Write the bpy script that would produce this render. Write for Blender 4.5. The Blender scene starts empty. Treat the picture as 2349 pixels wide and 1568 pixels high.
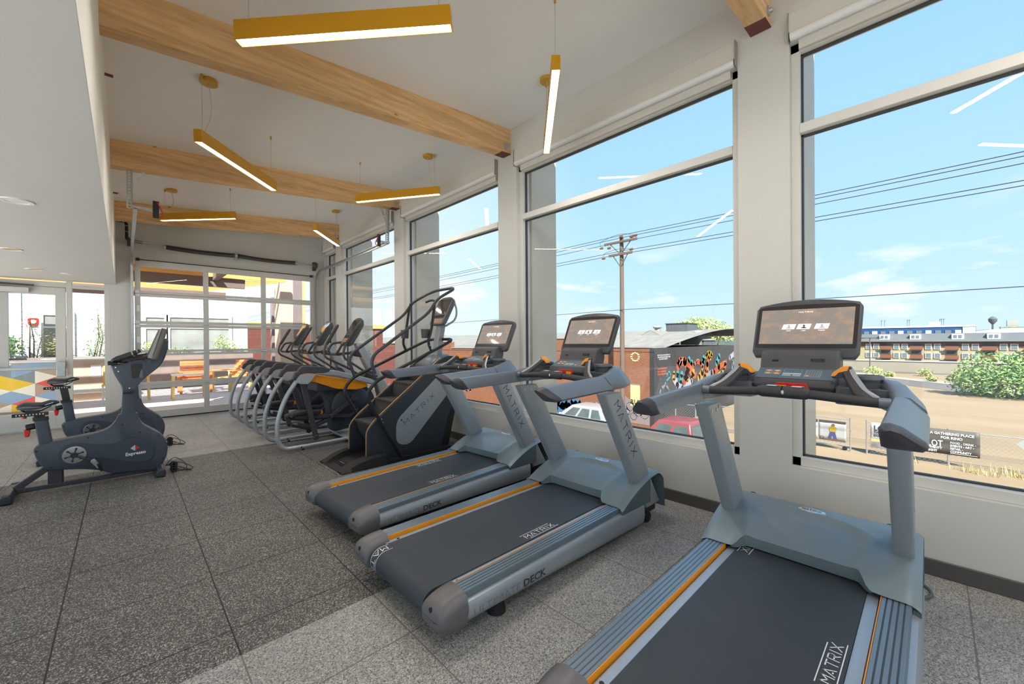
import bpy, bmesh, math, random
from math import sin, cos, pi, radians, sqrt, atan2
from mathutils import Vector, Matrix

random.seed(7)
S = bpy.context.scene
COL = S.collection

# ---------------------------------------------------------------- camera
H = 1.38
YAW, PITCH, ROLL = radians(43.7935), radians(-0.1769), radians(-0.4089)
fw = Vector((sin(YAW) * cos(PITCH), cos(YAW) * cos(PITCH), sin(PITCH)))
rt = Vector((cos(YAW), -sin(YAW), 0))
up = rt.cross(fw)
r2 = cos(ROLL) * rt + sin(ROLL) * up
u2 = -sin(ROLL) * rt + cos(ROLL) * up
cam_d = bpy.data.cameras.new('camera')
cam_d.sensor_fit = 'HORIZONTAL'
cam_d.sensor_width = 36.0
cam_d.lens = 927.87 / 2349 * 36.0
cam_d.clip_start = 0.02
cam_d.clip_end = 1500
cam = bpy.data.objects.new('camera', cam_d)
COL.objects.link(cam)
M4 = Matrix((r2, u2, -fw)).transposed().to_4x4()
M4.translation = (0, 0, H)
cam.matrix_world = M4
S.camera = cam

# ---------------------------------------------------------------- view
S.view_settings.view_transform = 'Standard'
S.view_settings.look = 'None'
S.view_settings.gamma = 1
S.view_settings.use_curve_mapping = False
S.view_settings.exposure = 1.25
try:
    cy = S.cycles
    cy.max_bounces = 8
    cy.diffuse_bounces = 5
    cy.glossy_bounces = 3
    cy.transmission_bounces = 4
    cy.transparent_max_bounces = 14
    cy.sample_clamp_indirect = 6
    cy.caustics_reflective = False
    cy.caustics_refractive = False
    cy.use_denoising = True
except Exception:
    pass

# ---------------------------------------------------------------- sky
W = bpy.data.worlds.new('sky')
S.world = W
W.use_nodes = True
nt = W.node_tree
nt.nodes.clear()
wo = nt.nodes.new('ShaderNodeOutputWorld')
bg = nt.nodes.new('ShaderNodeBackground')
nt.links.new(bg.outputs[0], wo.inputs[0])
tc = nt.nodes.new('ShaderNodeTexCoord')
sep = nt.nodes.new('ShaderNodeSeparateXYZ')
nt.links.new(tc.outputs['Generated'], sep.inputs[0])
ramp = nt.nodes.new('ShaderNodeValToRGB')
nt.links.new(sep.outputs['Z'], ramp.inputs[0])
er = ramp.color_ramp
er.elements[0].position = 0.0
er.elements[0].color = (.66, .82, .93, 1)
er.elements[1].position = 1.0
er.elements[1].color = (.16, .36, .85, 1)
for p, c in ((.06, (.60, .80, .95, 1)), (.16, (.50, .77, .97, 1)), (.34, (.42, .70, .98, 1)), (.55, (.33, .61, .97, 1))):
    e = er.elements.new(p)
    e.color = c
# a brighter, paler side of the sky toward +Y
mp = nt.nodes.new('ShaderNodeMapping')
mp.inputs['Scale'].default_value = (2.2, 2.2, 9.0)
mp.inputs['Location'].default_value = (0.3, 0.9, 0.4)
nt.links.new(tc.outputs['Generated'], mp.inputs[0])
nz = nt.nodes.new('ShaderNodeTexNoise')
nz.inputs['Scale'].default_value = 2.4
nz.inputs['Detail'].default_value = 7
nz.inputs['Roughness'].default_value = .56
nt.links.new(mp.outputs[0], nz.inputs['Vector'])
cr = nt.nodes.new('ShaderNodeValToRGB')
cr.color_ramp.elements[0].position = .53
cr.color_ramp.elements[0].color = (0, 0, 0, 1)
cr.color_ramp.elements[1].position = .68
cr.color_ramp.elements[1].color = (1, 1, 1, 1)
nt.links.new(nz.outputs['Fac'], cr.inputs[0])
band = nt.nodes.new('ShaderNodeValToRGB')      # clouds sit low over the horizon
be = band.color_ramp
be.elements[0].position = .0
be.elements[0].color = (.25, .25, .25, 1)
be.elements[1].position = .30
be.elements[1].color = (0, 0, 0, 1)
for p, v in ((.05, .75), (.13, .95), (.20, .25)):
    e = be.elements.new(p)
    e.color = (v, v, v, 1)
nt.links.new(sep.outputs['Z'], band.inputs[0])
mu = nt.nodes.new('ShaderNodeMath')
mu.operation = 'MULTIPLY'
nt.links.new(cr.outputs[0], mu.inputs[0])
nt.links.new(band.outputs[0], mu.inputs[1])
yr = nt.nodes.new('ShaderNodeMapRange')
yr.inputs['From Min'].default_value = .55
yr.inputs['From Max'].default_value = .98
yr.inputs['To Min'].default_value = 0
yr.inputs['To Max'].default_value = .75
nt.links.new(sep.outputs['Y'], yr.inputs['Value'])
mxa = nt.nodes.new('ShaderNodeMixRGB')
mxa.inputs[2].default_value = (.96, 1.0, 1.03, 1)
nt.links.new(yr.outputs[0], mxa.inputs[0])
nt.links.new(ramp.outputs[0], mxa.inputs[1])
mx = nt.nodes.new('ShaderNodeMixRGB')
mx.inputs[2].default_value = (1.0, 1.0, 1.0, 1)
nt.links.new(mu.outputs[0], mx.inputs[0])
nt.links.new(mxa.outputs[0], mx.inputs[1])
nt.links.new(mx.outputs[0], bg.inputs[0])
bg.inputs[1].default_value = .51

# ---------------------------------------------------------------- sun
sun_d = bpy.data.lights.new('sun', 'SUN')
sun_d.energy = 5.4
sun_d.angle = radians(.6)
sun_d.color = (1.0, .97, .92)
sun = bpy.data.objects.new('sun', sun_d)
COL.objects.link(sun)
sun.rotation_euler = Vector((.46, .54, -.72)).to_track_quat('-Z', 'Y').to_euler()

# ================================================================ helpers
def mesh_obj(name, me, mats, parent=None, loc=None):
    o = bpy.data.objects.new(name, me)
    for m in (mats if isinstance(mats, (list, tuple)) else [mats]):
        me.materials.append(m)
    COL.objects.link(o)
    if parent:
        o.parent = parent
    if loc:
        o.location = loc
    return o

def fillet(pts, r, n=5):
    pts = [Vector(p) for p in pts]
    rs = r if isinstance(r, (list, tuple)) else [r] * len(pts)
    out = [pts[0]]
    for i in range(1, len(pts) - 1):
        a, b, c = pts[i - 1], pts[i], pts[i + 1]
        d1, d2 = (a - b), (c - b)
        k = min(rs[i], d1.length * .48, d2.length * .48)
        p, q = b + d1.normalized() * k, b + d2.normalized() * k
        for j in range(n + 1):
            t = j / n
            out.append((1 - t) ** 2 * p + 2 * t * (1 - t) * b + t * t * q)
    out.append(pts[-1])
    return out

def rpoly(pts, r, n=4):
    """closed 2D polygon with rounded corners"""
    N = len(pts)
    rs = r if isinstance(r, (list, tuple)) else [r] * N
    out = []
    for i in range(N):
        a, b, c = (Vector((*pts[i - 1], 0)), Vector((*pts[i], 0)), Vector((*pts[(i + 1) % N], 0)))
        d1, d2 = a - b, c - b
        k = min(rs[i], d1.length * .48, d2.length * .48)
        if k < 1e-6:
            out.append((b.x, b.y))
            continue
        p, q = b + d1.normalized() * k, b + d2.normalized() * k
        for j in range(n + 1):
            t = j / n
            v = (1 - t) ** 2 * p + 2 * t * (1 - t) * b + t * t * q
            out.append((v.x, v.y))
    return out

class MB:
    def __init__(s):
        s.bm = bmesh.new()
        s.m = 0
    def face(s, vs):
        try:
            f = s.bm.faces.new(vs)
            f.material_index = s.m
            return f
        except ValueError:
            return None
    def V(s, p):
        return s.bm.verts.new(p)
    def poly(s, pts):
        return s.face([s.V(p) for p in pts])
    def box(s, x0, x1, y0, y1, z0, z1):
        v = [s.V((x, y, z)) for x in (x0, x1) for y in (y0, y1) for z in (z0, z1)]
        for q in ((0, 1, 3, 2), (4, 6, 7, 5), (0, 4, 5, 1), (2, 3, 7, 6), (0, 2, 6, 4), (1, 5, 7, 3)):
            s.face([v[i] for i in q])
        return s
    def cbox(s, c, d, m=None):
        m = m or Matrix.Identity(3)
        v = []
        for x in (-.5, .5):
            for y in (-.5, .5):
                for z in (-.5, .5):
                    v.append(s.V(Vector(c) + m @ Vector((x * d[0], y * d[1], z * d[2]))))
        for q in ((0, 1, 3, 2), (4, 6, 7, 5), (0, 4, 5, 1), (2, 3, 7, 6), (0, 2, 6, 4), (1, 5, 7, 3)):
            s.face([v[i] for i in q])
        return s
    def bar(s, p, q, w, h, upv=(0, 0, 1)):
        """rectangular bar from p to q, w across, h along up"""
        p, q = Vector(p), Vector(q)
        d = (q - p).normalized()
        u = Vector(upv)
        r = d.cross(u).normalized()
        u = r.cross(d)
        return s.cbox((p + q) / 2, ((q - p).length, w, h), Matrix((d, r, u)).transposed())
    def loft(s, secs, caps=True, closed=True):
        rows = [[s.V(p) for p in sec] for sec in secs]
        n = len(rows[0])
        for a, b in zip(rows, rows[1:]):
            for i in range(n if closed else n - 1):
                j = (i + 1) % n
                s.face([a[i], a[j], b[j], b[i]])
        if caps:
            s.face(rows[0][::-1])
            s.face(rows[-1])
        return s
    def prism(s, poly, ax, a0, a1):
        """poly in the plane across ax: x->(y,z)  y->(x,z)  z->(x,y)"""
        def mk(p, a):
            return {'x': (a, p[0], p[1]), 'y': (p[0], a, p[1]), 'z': (p[0], p[1], a)}[ax]
        return s.loft([[mk(p, a0) for p in poly], [mk(p, a1) for p in poly]])
    def tube(s, pts, r, n=10, caps=True, closed=False):
        pts = [Vector(p) for p in pts]
        N = len(pts)
        rr = r if isinstance(r, (list, tuple)) else [r] * N
        tang = []
        for i in range(N):
            if closed:
                t = pts[(i + 1) % N] - pts[i - 1]
            else:
                t = pts[min(i + 1, N - 1)] - pts[max(i - 1, 0)]
            tang.append(t.normalized() if t.length > 1e-9 else Vector((0, 0, 1)))
        ref = Vector((0, 0, 1)) if abs(tang[0].z) < .9 else Vector((1, 0, 0))
        u = tang[0].cross(ref).normalized()
        secs = []
        for i in range(N):
            t = tang[i]
            u = (u - t * u.dot(t)).normalized()
            w = t.cross(u)
            secs.append([pts[i] + (u * cos(2 * pi * k / n) + w * sin(2 * pi * k / n)) * rr[i] for k in range(n)])
        if closed:
            secs.append(secs[0])
            rows = [[s.V(p) for p in sec] for sec in secs[:-1]]
            for a in range(N):
                A, B = rows[a], rows[(a + 1) % N]
                for k in range(n):
                    s.face([A[k], A[(k + 1) % n], B[(k + 1) % n], B[k]])
            return s
        return s.loft(secs, caps)
    def cyl(s, p, q, r0, r1=None, n=18):
        return s.tube([p, q], [r0, r0 if r1 is None else r1], n)
    def lathe(s, prof, c=(0, 0, 0), n=24, ax='z'):
        """prof list of (r, h) round axis through c"""
        rows = []
        for r, h in prof:
            row = []
            for k in range(n):
                a = 2 * pi * k / n
                d = {'z': (r * cos(a), r * sin(a), h), 'y': (r * cos(a), h, r * sin(a)), 'x': (h, r * cos(a), r * sin(a))}[ax]
                row.append(Vector(c) + Vector(d))
            rows.append(row)
        return s.loft(rows, True)
    def grid(s, nu, nv, fn):
        g = [[s.V(fn(i / nu, j / nv)) for j in range(nv + 1)] for i in range(nu + 1)]
        for i in range(nu):
            for j in range(nv):
                s.face([g[i][j], g[i + 1][j], g[i + 1][j + 1], g[i][j + 1]])
        return s
    def ell(s, c, r, nu=14, nv=9):
        rows = []
        for j in range(nv + 1):
            t = -pi / 2 + pi * j / nv
            k = max(cos(t), .02)
            rows.append([Vector(c) + Vector((r[0] * k * cos(2 * pi * i / nu), r[1] * k * sin(2 * pi * i / nu), r[2] * sin(t))) for i in range(nu)])
        return s.loft(rows)
    def build(s, name, mats, parent=None, bevel=0, ang=40, seg=2, loc=None, recalc=True):
        if recalc:
            bmesh.ops.recalc_face_normals(s.bm, faces=s.bm.faces[:])
        me = bpy.data.meshes.new(name)
        s.bm.to_mesh(me)
        s.bm.free()
        if len(me.polygons):
            me.polygons.foreach_set('use_smooth', [True] * len(me.polygons))
            me.set_sharp_from_angle(angle=radians(ang))
        o = mesh_obj(name, me, mats, parent, loc)
        if bevel:
            b = o.modifiers.new('bevel', 'BEVEL')
            b.width = bevel
            b.segments = seg
            b.limit_method = 'ANGLE'
            b.angle_limit = radians(42)
        return o

def tag(o, label=None, cat=None, group=None, kind=None):
    if label: o['label'] = label
    if cat: o['category'] = cat
    if group: o['group'] = group
    if kind: o['kind'] = kind
    return o

def struct(o):
    o['kind'] = 'structure'
    return o

def thing(name, label, cat, loc=(0, 0, 0), rz=0, group=None):
    o = bpy.data.objects.new(name, None)
    o.empty_display_size = .1
    o.location = loc
    o.rotation_euler = (0, 0, rz)
    COL.objects.link(o)
    return tag(o, label, cat, group)

KIDS = {}
def dup(o, parent=None):
    c = o.copy()
    COL.objects.link(c)
    if parent:
        c.parent = parent
    for ch in [x for x in bpy.data.objects if x.parent == o]:
        dup(ch, c)
    return c

# ---- lettering: stroke letters (wide, cross-bar-less A) laid on any surface
GLY = {
    'M': [[(0, 0), (0, 1), (.5, .45), (1, 1), (1, 0)]],
    'A': [[(0, 0), (.5, 1), (1, 0)], [(.42, .22), (.58, .22)]],
    'T': [[(0, 1), (1, 1)], [(.5, 1), (.5, 0)]],
    'R': [[(0, 0), (0, 1), (.8, 1), (.95, .85), (.95, .62), (.8, .47), (.2, .47)], [(.55, .47), (1, 0)]],
    'I': [[(.5, 0), (.5, 1)]],
    'X': [[(0, 0), (1, 1)], [(0, 1), (1, 0)]],
}
def strokes(mb, word, fn, w=1.0, h=1.0, gap=.32, t=.13, iw=.3, sub=1):
    """word drawn with stroke thickness t*h; fn maps (s, v) -> 3D, s runs along the text from 0 to w"""
    adv = []
    x = 0
    for ch in word:
        cw = iw if ch == 'I' else 1.0
        adv.append((x, cw))
        x += cw + gap
    tot = x - gap
    for ch, (x0, cw) in zip(word, adv):
        for line in GLY[ch]:
            for (a, b) in zip(line, line[1:]):
                ax, ay, bx, by = (x0 + a[0] * cw) / tot * w, a[1] * h, (x0 + b[0] * cw) / tot * w, b[1] * h
                L = sqrt((bx - ax) ** 2 + (by - ay) ** 2)
                nx, ny = -(by - ay) / L * t * h / 2, (bx - ax) / L * t * h / 2
                ex, ey = (bx - ax) / L * t * h * .4, (by - ay) / L * t * h * .4
                ax, ay, bx, by = ax - ex, ay - ey, bx + ex, by + ey
                for k in range(sub):
                    p, q = k / sub, (k + 1) / sub
                    x1, y1, x2, y2 = ax + (bx - ax) * p, ay + (by - ay) * p, ax + (bx - ax) * q, ay + (by - ay) * q
                    mb.poly([fn(x1 + nx, y1 + ny), fn(x2 + nx, y2 + ny), fn(x2 - nx, y2 - ny), fn(x1 - nx, y1 - ny)])
def plane_fn(o, ux, vx):
    o, ux, vx = Vector(o), Vector(ux), Vector(vx)
    return lambda s, v: o + ux * s + vx * v

def text_obj(name, body, mat, o, ux, vx, size, parent=None, bold=0, align='LEFT', spacing=1.0, width=None):
    """flat lettering set in the built-in typeface, ux along the line, vx up"""
    cu = bpy.data.curves.new(name, 'FONT')
    cu.body = body
    cu.size = size
    cu.offset = bold
    cu.align_x = align
    cu.space_line = spacing
    cu.resolution_u = 2
    tmp = bpy.data.objects.new(name, cu)
    COL.objects.link(tmp)
    dg = bpy.context.evaluated_depsgraph_get()
    dg.update()
    me = bpy.data.meshes.new_from_object(tmp.evaluated_get(dg))
    bpy.data.objects.remove(tmp)
    ux, vx = Vector(ux).normalized(), Vector(vx).normalized()
    xs = [v.co.x for v in me.vertices]
    sc = 1.0
    if width and xs:
        sc = width / (max(xs) - min(xs))
    for v in me.vertices:
        v.co = Vector(o) + ux * v.co.x * sc + vx * v.co.y
    me.materials.clear()
    return mesh_obj(name, me, mat, parent)

# ================================================================ materials
TONE = [1.0]
def lin(c):
    return tuple(TONE[0] * ((x / 255) / 12.92 if x / 255 <= .04045 else ((x / 255 + .055) / 1.055) ** 2.4) for x in c)

def base_mat(name):
    m = bpy.data.materials.new(name)
    m.use_nodes = True
    return m, m.node_tree, m.node_tree.nodes['Principled BSDF']

def setp(b, key, v):
    if key in b.inputs:
        b.inputs[key].default_value = v

def nnode(t, kind, **kw):
    n = t.nodes.new(kind)
    for k, v in kw.items():
        if k in n.inputs:
            n.inputs[k].default_value = v
        else:
            setattr(n, k, v)
    return n

def objcoord(t, scale=(1, 1, 1)):
    tcn = t.nodes.new('ShaderNodeTexCoord')
    mpn = t.nodes.new('ShaderNodeMapping')
    mpn.inputs['Scale'].default_value = scale
    t.links.new(tcn.outputs['Object'], mpn.inputs[0])
    return mpn

def pm(name, c, rough=.5, metal=0, var=.06, sc=8, stretch=(1, 1, 1), bump=0, bsc=None, coat=0, spec=.5, emit=None, es=0):
    """procedural surface: c is sRGB 0-255; noise varies the value by var, optional fine bump"""
    m, t, b = base_mat(name)
    col = lin(c)
    setp(b, 'Roughness', rough)
    setp(b, 'Metallic', metal)
    setp(b, 'Coat Weight', coat)
    setp(b, 'Specular IOR Level', spec)
    mpn = objcoord(t, stretch)
    nz = nnode(t, 'ShaderNodeTexNoise', Scale=sc, Detail=5.0)
    t.links.new(mpn.outputs[0], nz.inputs['Vector'])
    r = t.nodes.new('ShaderNodeValToRGB')
    lo, hi = 1 - var, 1 + var
    r.color_ramp.elements[0].position = .3
    r.color_ramp.elements[0].color = (*[min(1, x * lo) for x in col], 1)
    r.color_ramp.elements[1].position = .7
    r.color_ramp.elements[1].color = (*[min(1, x * hi) for x in col], 1)
    t.links.new(nz.outputs['Fac'], r.inputs[0])
    t.links.new(r.outputs[0], b.inputs['Base Color'])
    if bump:
        n2 = nnode(t, 'ShaderNodeTexNoise', Scale=bsc or sc * 12, Detail=2.0)
        t.links.new(mpn.outputs[0], n2.inputs['Vector'])
        bp = nnode(t, 'ShaderNodeBump', Strength=bump, Distance=.002)
        t.links.new(n2.outputs['Fac'], bp.inputs['Height'])
        t.links.new(bp.outputs[0], b.inputs['Normal'])
    if emit:
        setp(b, 'Emission Color', (*lin(emit), 1))
        setp(b, 'Emission Strength', es)
    return m
# ---- room surfaces
def floor_mat():
    m, t, b = base_mat('rubber_tiles')
    L = t.links.new
    tcn = t.nodes.new('ShaderNodeTexCoord')
    sp = t.nodes.new('ShaderNodeSeparateXYZ')
    L(tcn.outputs['Object'], sp.inputs[0])
    def math(op, a, bb=None, c=None):
        n = t.nodes.new('ShaderNodeMath')
        n.operation = op
        for i, v in enumerate((a, bb, c)):
            if v is None: continue
            if isinstance(v, (int, float)): n.inputs[i].default_value = v
            else: L(v, n.inputs[i])
        return n.outputs[0]
    wob = nnode(t, 'ShaderNodeTexNoise', Scale=60.0, Detail=2.0)
    L(tcn.outputs['Object'], wob.inputs['Vector'])
    wv = math('MULTIPLY', math('SUBTRACT', wob.outputs['Fac'], .5), .012)
    def seam(ax, off, size, w, wobble):
        v = math('DIVIDE', math('SUBTRACT', sp.outputs[ax], off), size)
        d = math('MULTIPLY', math('ABSOLUTE', math('SUBTRACT', math('FRACT', math('ADD', v, .5)), .5)), size)
        if wobble: d = math('ADD', d, wv)
        return math('LESS_THAN', d, w)
    sm = math('MAXIMUM', seam('X', -.246, .609, .0032, False), seam('Y', 4.80, .6155, .0036, True))
    # two floor tones: a darker band across the middle of the room
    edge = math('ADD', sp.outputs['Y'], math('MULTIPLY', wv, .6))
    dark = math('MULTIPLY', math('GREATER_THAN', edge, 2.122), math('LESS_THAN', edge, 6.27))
    vo = nnode(t, 'ShaderNodeTexVoronoi', Scale=235.0)
    L(tcn.outputs['Object'], vo.inputs['Vector'])
    sv = t.nodes.new('ShaderNodeSeparateColor')
    L(vo.outputs['Color'], sv.inputs[0])
    def ramp(stops):
        r = t.nodes.new('ShaderNodeValToRGB')
        r.color_ramp.interpolation = 'CONSTANT'
        e = r.color_ramp.elements
        e[0].position, e[0].color = stops[0][0], (*lin(stops[0][1]), 1)
        e[1].position, e[1].color = stops[1][0], (*lin(stops[1][1]), 1)
        for p, c in stops[2:]:
            q = e.new(p); q.color = (*lin(c), 1)
        L(sv.outputs['Red'], r.inputs[0])
        return r.outputs[0]
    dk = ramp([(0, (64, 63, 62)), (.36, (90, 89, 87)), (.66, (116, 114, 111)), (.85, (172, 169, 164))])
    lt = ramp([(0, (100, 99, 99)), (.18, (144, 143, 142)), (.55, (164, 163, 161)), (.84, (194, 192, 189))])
    big = nnode(t, 'ShaderNodeTexNoise', Scale=1.6, Detail=3.0)
    L(tcn.outputs['Object'], big.inputs['Vector'])
    def mix(f, a, c, mode='MIX'):
        n = t.nodes.new('ShaderNodeMixRGB')
        n.blend_type = mode
        for i, v in zip((0, 1, 2), (f, a, c)):
            if isinstance(v, (int, float)): n.inputs[i].default_value = v
            elif isinstance(v, tuple): n.inputs[i].default_value = v
            else: L(v, n.inputs[i])
        return n.outputs[0]
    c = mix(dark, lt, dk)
    st = t.nodes.new('ShaderNodeValToRGB')
    st.color_ramp.elements[0].position, st.color_ramp.elements[0].color = .35, (.88, .87, .85, 1)
    st.color_ramp.elements[1].position, st.color_ramp.elements[1].color = .65, (1.06, 1.05, 1.03, 1)
    L(big.outputs['Fac'], st.inputs[0])
    c = mix(1.0, c, st.outputs[0], 'MULTIPLY')
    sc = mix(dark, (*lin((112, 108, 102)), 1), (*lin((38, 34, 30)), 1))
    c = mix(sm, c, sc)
    L(c, b.inputs['Base Color'])
    setp(b, 'Roughness', .62)
    setp(b, 'Specular IOR Level', .35)
    bp = nnode(t, 'ShaderNodeBump', Strength=.25, Distance=.002)
    L(math('SUBTRACT', sv.outputs['Red'], math('MULTIPLY', sm, 2.0)), bp.inputs['Height'])
    L(bp.outputs[0], b.inputs['Normal'])
    return m

def glulam_mat():
    m, t, b = base_mat('glulam')
    L = t.links.new
    mpn = objcoord(t, (1.1, 9, 14))
    n1 = nnode(t, 'ShaderNodeTexNoise', Scale=2.2, Detail=6.0, Roughness=.6, Distortion=1.4)
    L(mpn.outputs[0], n1.inputs['Vector'])
    r = t.nodes.new('ShaderNodeValToRGB')
    e = r.color_ramp.elements
    e[0].position, e[0].color = .30, (*lin((214, 168, 114)), 1)
    e[1].position, e[1].color = .72, (*lin((240, 206, 160)), 1)
    q = e.new(.5); q.color = (*lin((228, 188, 138)), 1)
    L(n1.outputs['Fac'], r.inputs[0])
    # laminations stacked in z, each a little different
    tcn = t.nodes.new('ShaderNodeTexCoord')
    mp2 = t.nodes.new('ShaderNodeMapping')
    mp2.inputs['Scale'].default_value = (.55, .2, 24.0)
    L(tcn.outputs['Object'], mp2.inputs[0])
    n2 = nnode(t, 'ShaderNodeTexNoise', Scale=1.0, Detail=0.0)
    L(mp2.outputs[0], n2.inputs['Vector'])
    r2n = t.nodes.new('ShaderNodeValToRGB')
    r2n.color_ramp.elements[0].position, r2n.color_ramp.elements[0].color = .35, (.86, .83, .78, 1)
    r2n.color_ramp.elements[1].position, r2n.color_ramp.elements[1].color = .65, (1.06, 1.04, 1.02, 1)
    L(n2.outputs['Fac'], r2n.inputs[0])
    mm = nnode(t, 'ShaderNodeMixRGB', blend_type='MULTIPLY')
    mm.inputs[0].default_value = 1
    L(r.outputs[0], mm.inputs[1]); L(r2n.outputs[0], mm.inputs[2])
    # knots
    mp3 = t.nodes.new('ShaderNodeMapping')
    mp3.inputs['Scale'].default_value = (2.3, 1.0, 4.6)
    L(tcn.outputs['Object'], mp3.inputs[0])
    vo = nnode(t, 'ShaderNodeTexVoronoi', Scale=1.25)
    L(mp3.outputs[0], vo.inputs['Vector'])
    r3 = t.nodes.new('ShaderNodeValToRGB')
    r3.color_ramp.elements[0].position, r3.color_ramp.elements[0].color = .035, (1, 1, 1, 1)
    r3.color_ramp.elements[1].position, r3.color_ramp.elements[1].color = .085, (0, 0, 0, 1)
    L(vo.outputs['Distance'], r3.inputs[0])
    mk = t.nodes.new('ShaderNodeMixRGB')
    mk.inputs[2].default_value = (*lin((138, 88, 44)), 1)
    L(r3.outputs[0], mk.inputs[0]); L(mm.outputs[0], mk.inputs[1])
    L(mk.outputs[0], b.inputs['Base Color'])
    setp(b, 'Roughness', .55)
    setp(b, 'Specular IOR Level', .3)
    return m

def glass_mat(name='window_glass', tint=(.97, .985, .985), refl=.10):
    m = bpy.data.materials.new(name)
    m.use_nodes = True
    t = m.node_tree
    t.nodes.clear()
    o = t.nodes.new('ShaderNodeOutputMaterial')
    tr = t.nodes.new('ShaderNodeBsdfTransparent')
    tr.inputs[0].default_value = (*tint, 1)
    gl = t.nodes.new('ShaderNodeBsdfGlossy')
    gl.inputs['Roughness'].default_value = .0
    lw = t.nodes.new('ShaderNodeLayerWeight')
    lw.inputs[0].default_value = .5
    pw = nnode(t, 'ShaderNodeMath', operation='POWER')
    pw.inputs[1].default_value = 4.5
    t.links.new(lw.outputs['Facing'], pw.inputs[0])
    nz = nnode(t, 'ShaderNodeTexNoise', Scale=.7)       # faint unevenness of the pane
    ml = nnode(t, 'ShaderNodeMath', operation='MULTIPLY_ADD')
    ml.inputs[1].default_value = .55
    ml.inputs[2].default_value = .012
    t.links.new(pw.outputs[0], ml.inputs[0])
    mx = t.nodes.new('ShaderNodeMixShader')
    t.links.new(ml.outputs[0], mx.inputs[0])
    t.links.new(tr.outputs[0], mx.inputs[1])
    t.links.new(gl.outputs[0], mx.inputs[2])
    t.links.new(mx.outputs[0], o.inputs[0])
    return m

def emis(name, c, s):
    m = bpy.data.materials.new(name)
    m.use_nodes = True
    t = m.node_tree
    t.nodes.clear()
    o = t.nodes.new('ShaderNodeOutputMaterial')
    e = t.nodes.new('ShaderNodeEmission')
    nz = nnode(t, 'ShaderNodeTexNoise', Scale=3.0)
    r = t.nodes.new('ShaderNodeValToRGB')
    r.color_ramp.elements[0].color = (*[x * .97 for x in lin(c)], 1)
    r.color_ramp.elements[1].color = (*lin(c), 1)
    t.links.new(nz.outputs['Fac'], r.inputs[0])
    t.links.new(r.outputs[0], e.inputs[0])
    e.inputs[1].default_value = s
    t.links.new(e.outputs[0], o.inputs[0])
    return m

M = {}
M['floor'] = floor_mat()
M['wall'] = pm('wall_paint', (212, 209, 203), .85, var=.012, sc=1.5, bump=.05, bsc=260, spec=.2)
M['ceil'] = pm('ceiling_paint', (246, 245, 243), .9, var=.012, sc=1.2, spec=.2)
M['cream'] = pm('bulkhead_paint', (236, 233, 226), .85, var=.012, sc=1.5, spec=.2)
M['glulam'] = glulam_mat()
M['base'] = pm('baseboard_vinyl', (86, 82, 82), .45, var=.04, sc=3)
M['alu'] = pm('window_aluminium', (214, 211, 204), .45, metal=0, var=.015, sc=4, spec=.5)
M['aludk'] = pm('door_aluminium', (192, 190, 185), .42, metal=.15, var=.02, sc=5)
M['gasket'] = pm('gasket', (58, 60, 64), .6)
M['glass'] = glass_mat()
M['fin'] = pm('pier_panel', (198, 190, 174), .5, var=.02, sc=1.2)
M['shade'] = pm('shade_cassette', (214, 209, 199), .55, var=.01, sc=3)
M['shadecap'] = pm('shade_end_cap', (150, 146, 140), .5)
M['rust'] = pm('primer_steel', (112, 56, 46), .6, var=.12, sc=14)
M['steel'] = pm('galvanised', (188, 190, 190), .35, metal=.75, var=.08, sc=30)
M['dsteel'] = pm('spring_steel', (78, 74, 70), .5, metal=.3, var=.15, sc=60, stretch=(1, 1, 1), bump=.4, bsc=120)
M['black'] = pm('black_plastic', (30, 30, 32), .45, var=.1, sc=10)
M['rubber'] = pm('black_rubber', (24, 24, 25), .7, var=.1, sc=10)
M['mustard'] = pm('mustard_enamel', (205, 148, 14), .42, var=.02, sc=4)
M['brass'] = pm('brass_canopy', (205, 158, 50), .4, var=.03, sc=6)
M['diff'] = emis('lamp_diffuser', (255, 243, 222), 9.0)
M['cordw'] = pm('white_cord', (206, 200, 186), .6)
M['white'] = pm('white_plastic', (232, 230, 226), .45, var=.02)
M['red'] = pm('red_plastic', (208, 30, 26), .4, var=.04)
M['orange'] = pm('orange_plastic', (242, 152, 20), .4, var=.03)

# ================================================================ the setting
def ceil_z(x):
    return 3.93 - .0845 * (3.39 - x)
YB, YF, XL, XR = -5.2, 9.95, -1.95, 3.39

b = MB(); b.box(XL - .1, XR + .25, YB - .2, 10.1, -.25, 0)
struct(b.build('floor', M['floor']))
b = MB()
b.prism([(-.12, ceil_z(-.12)), (3.6, ceil_z(3.6)), (3.6, ceil_z(3.6) + .2), (-.12, ceil_z(-.12) + .2)], 'y', YB - .2, 10.3)
struct(b.build('ceiling', M['ceil']))
b = MB(); b.box(-3.7, -.10, YB - .2, 9.98, 2.418, 2.50)  # part outside the left glazing is an unseen overhang added to block sun
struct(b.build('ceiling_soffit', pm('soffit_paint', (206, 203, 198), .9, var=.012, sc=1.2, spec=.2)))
b = MB(); b.box(-.30, -.098, YB - .2, 9.98, 2.4185, 3.85)
struct(b.build('wall_bulkhead', M['cream']))

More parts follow.
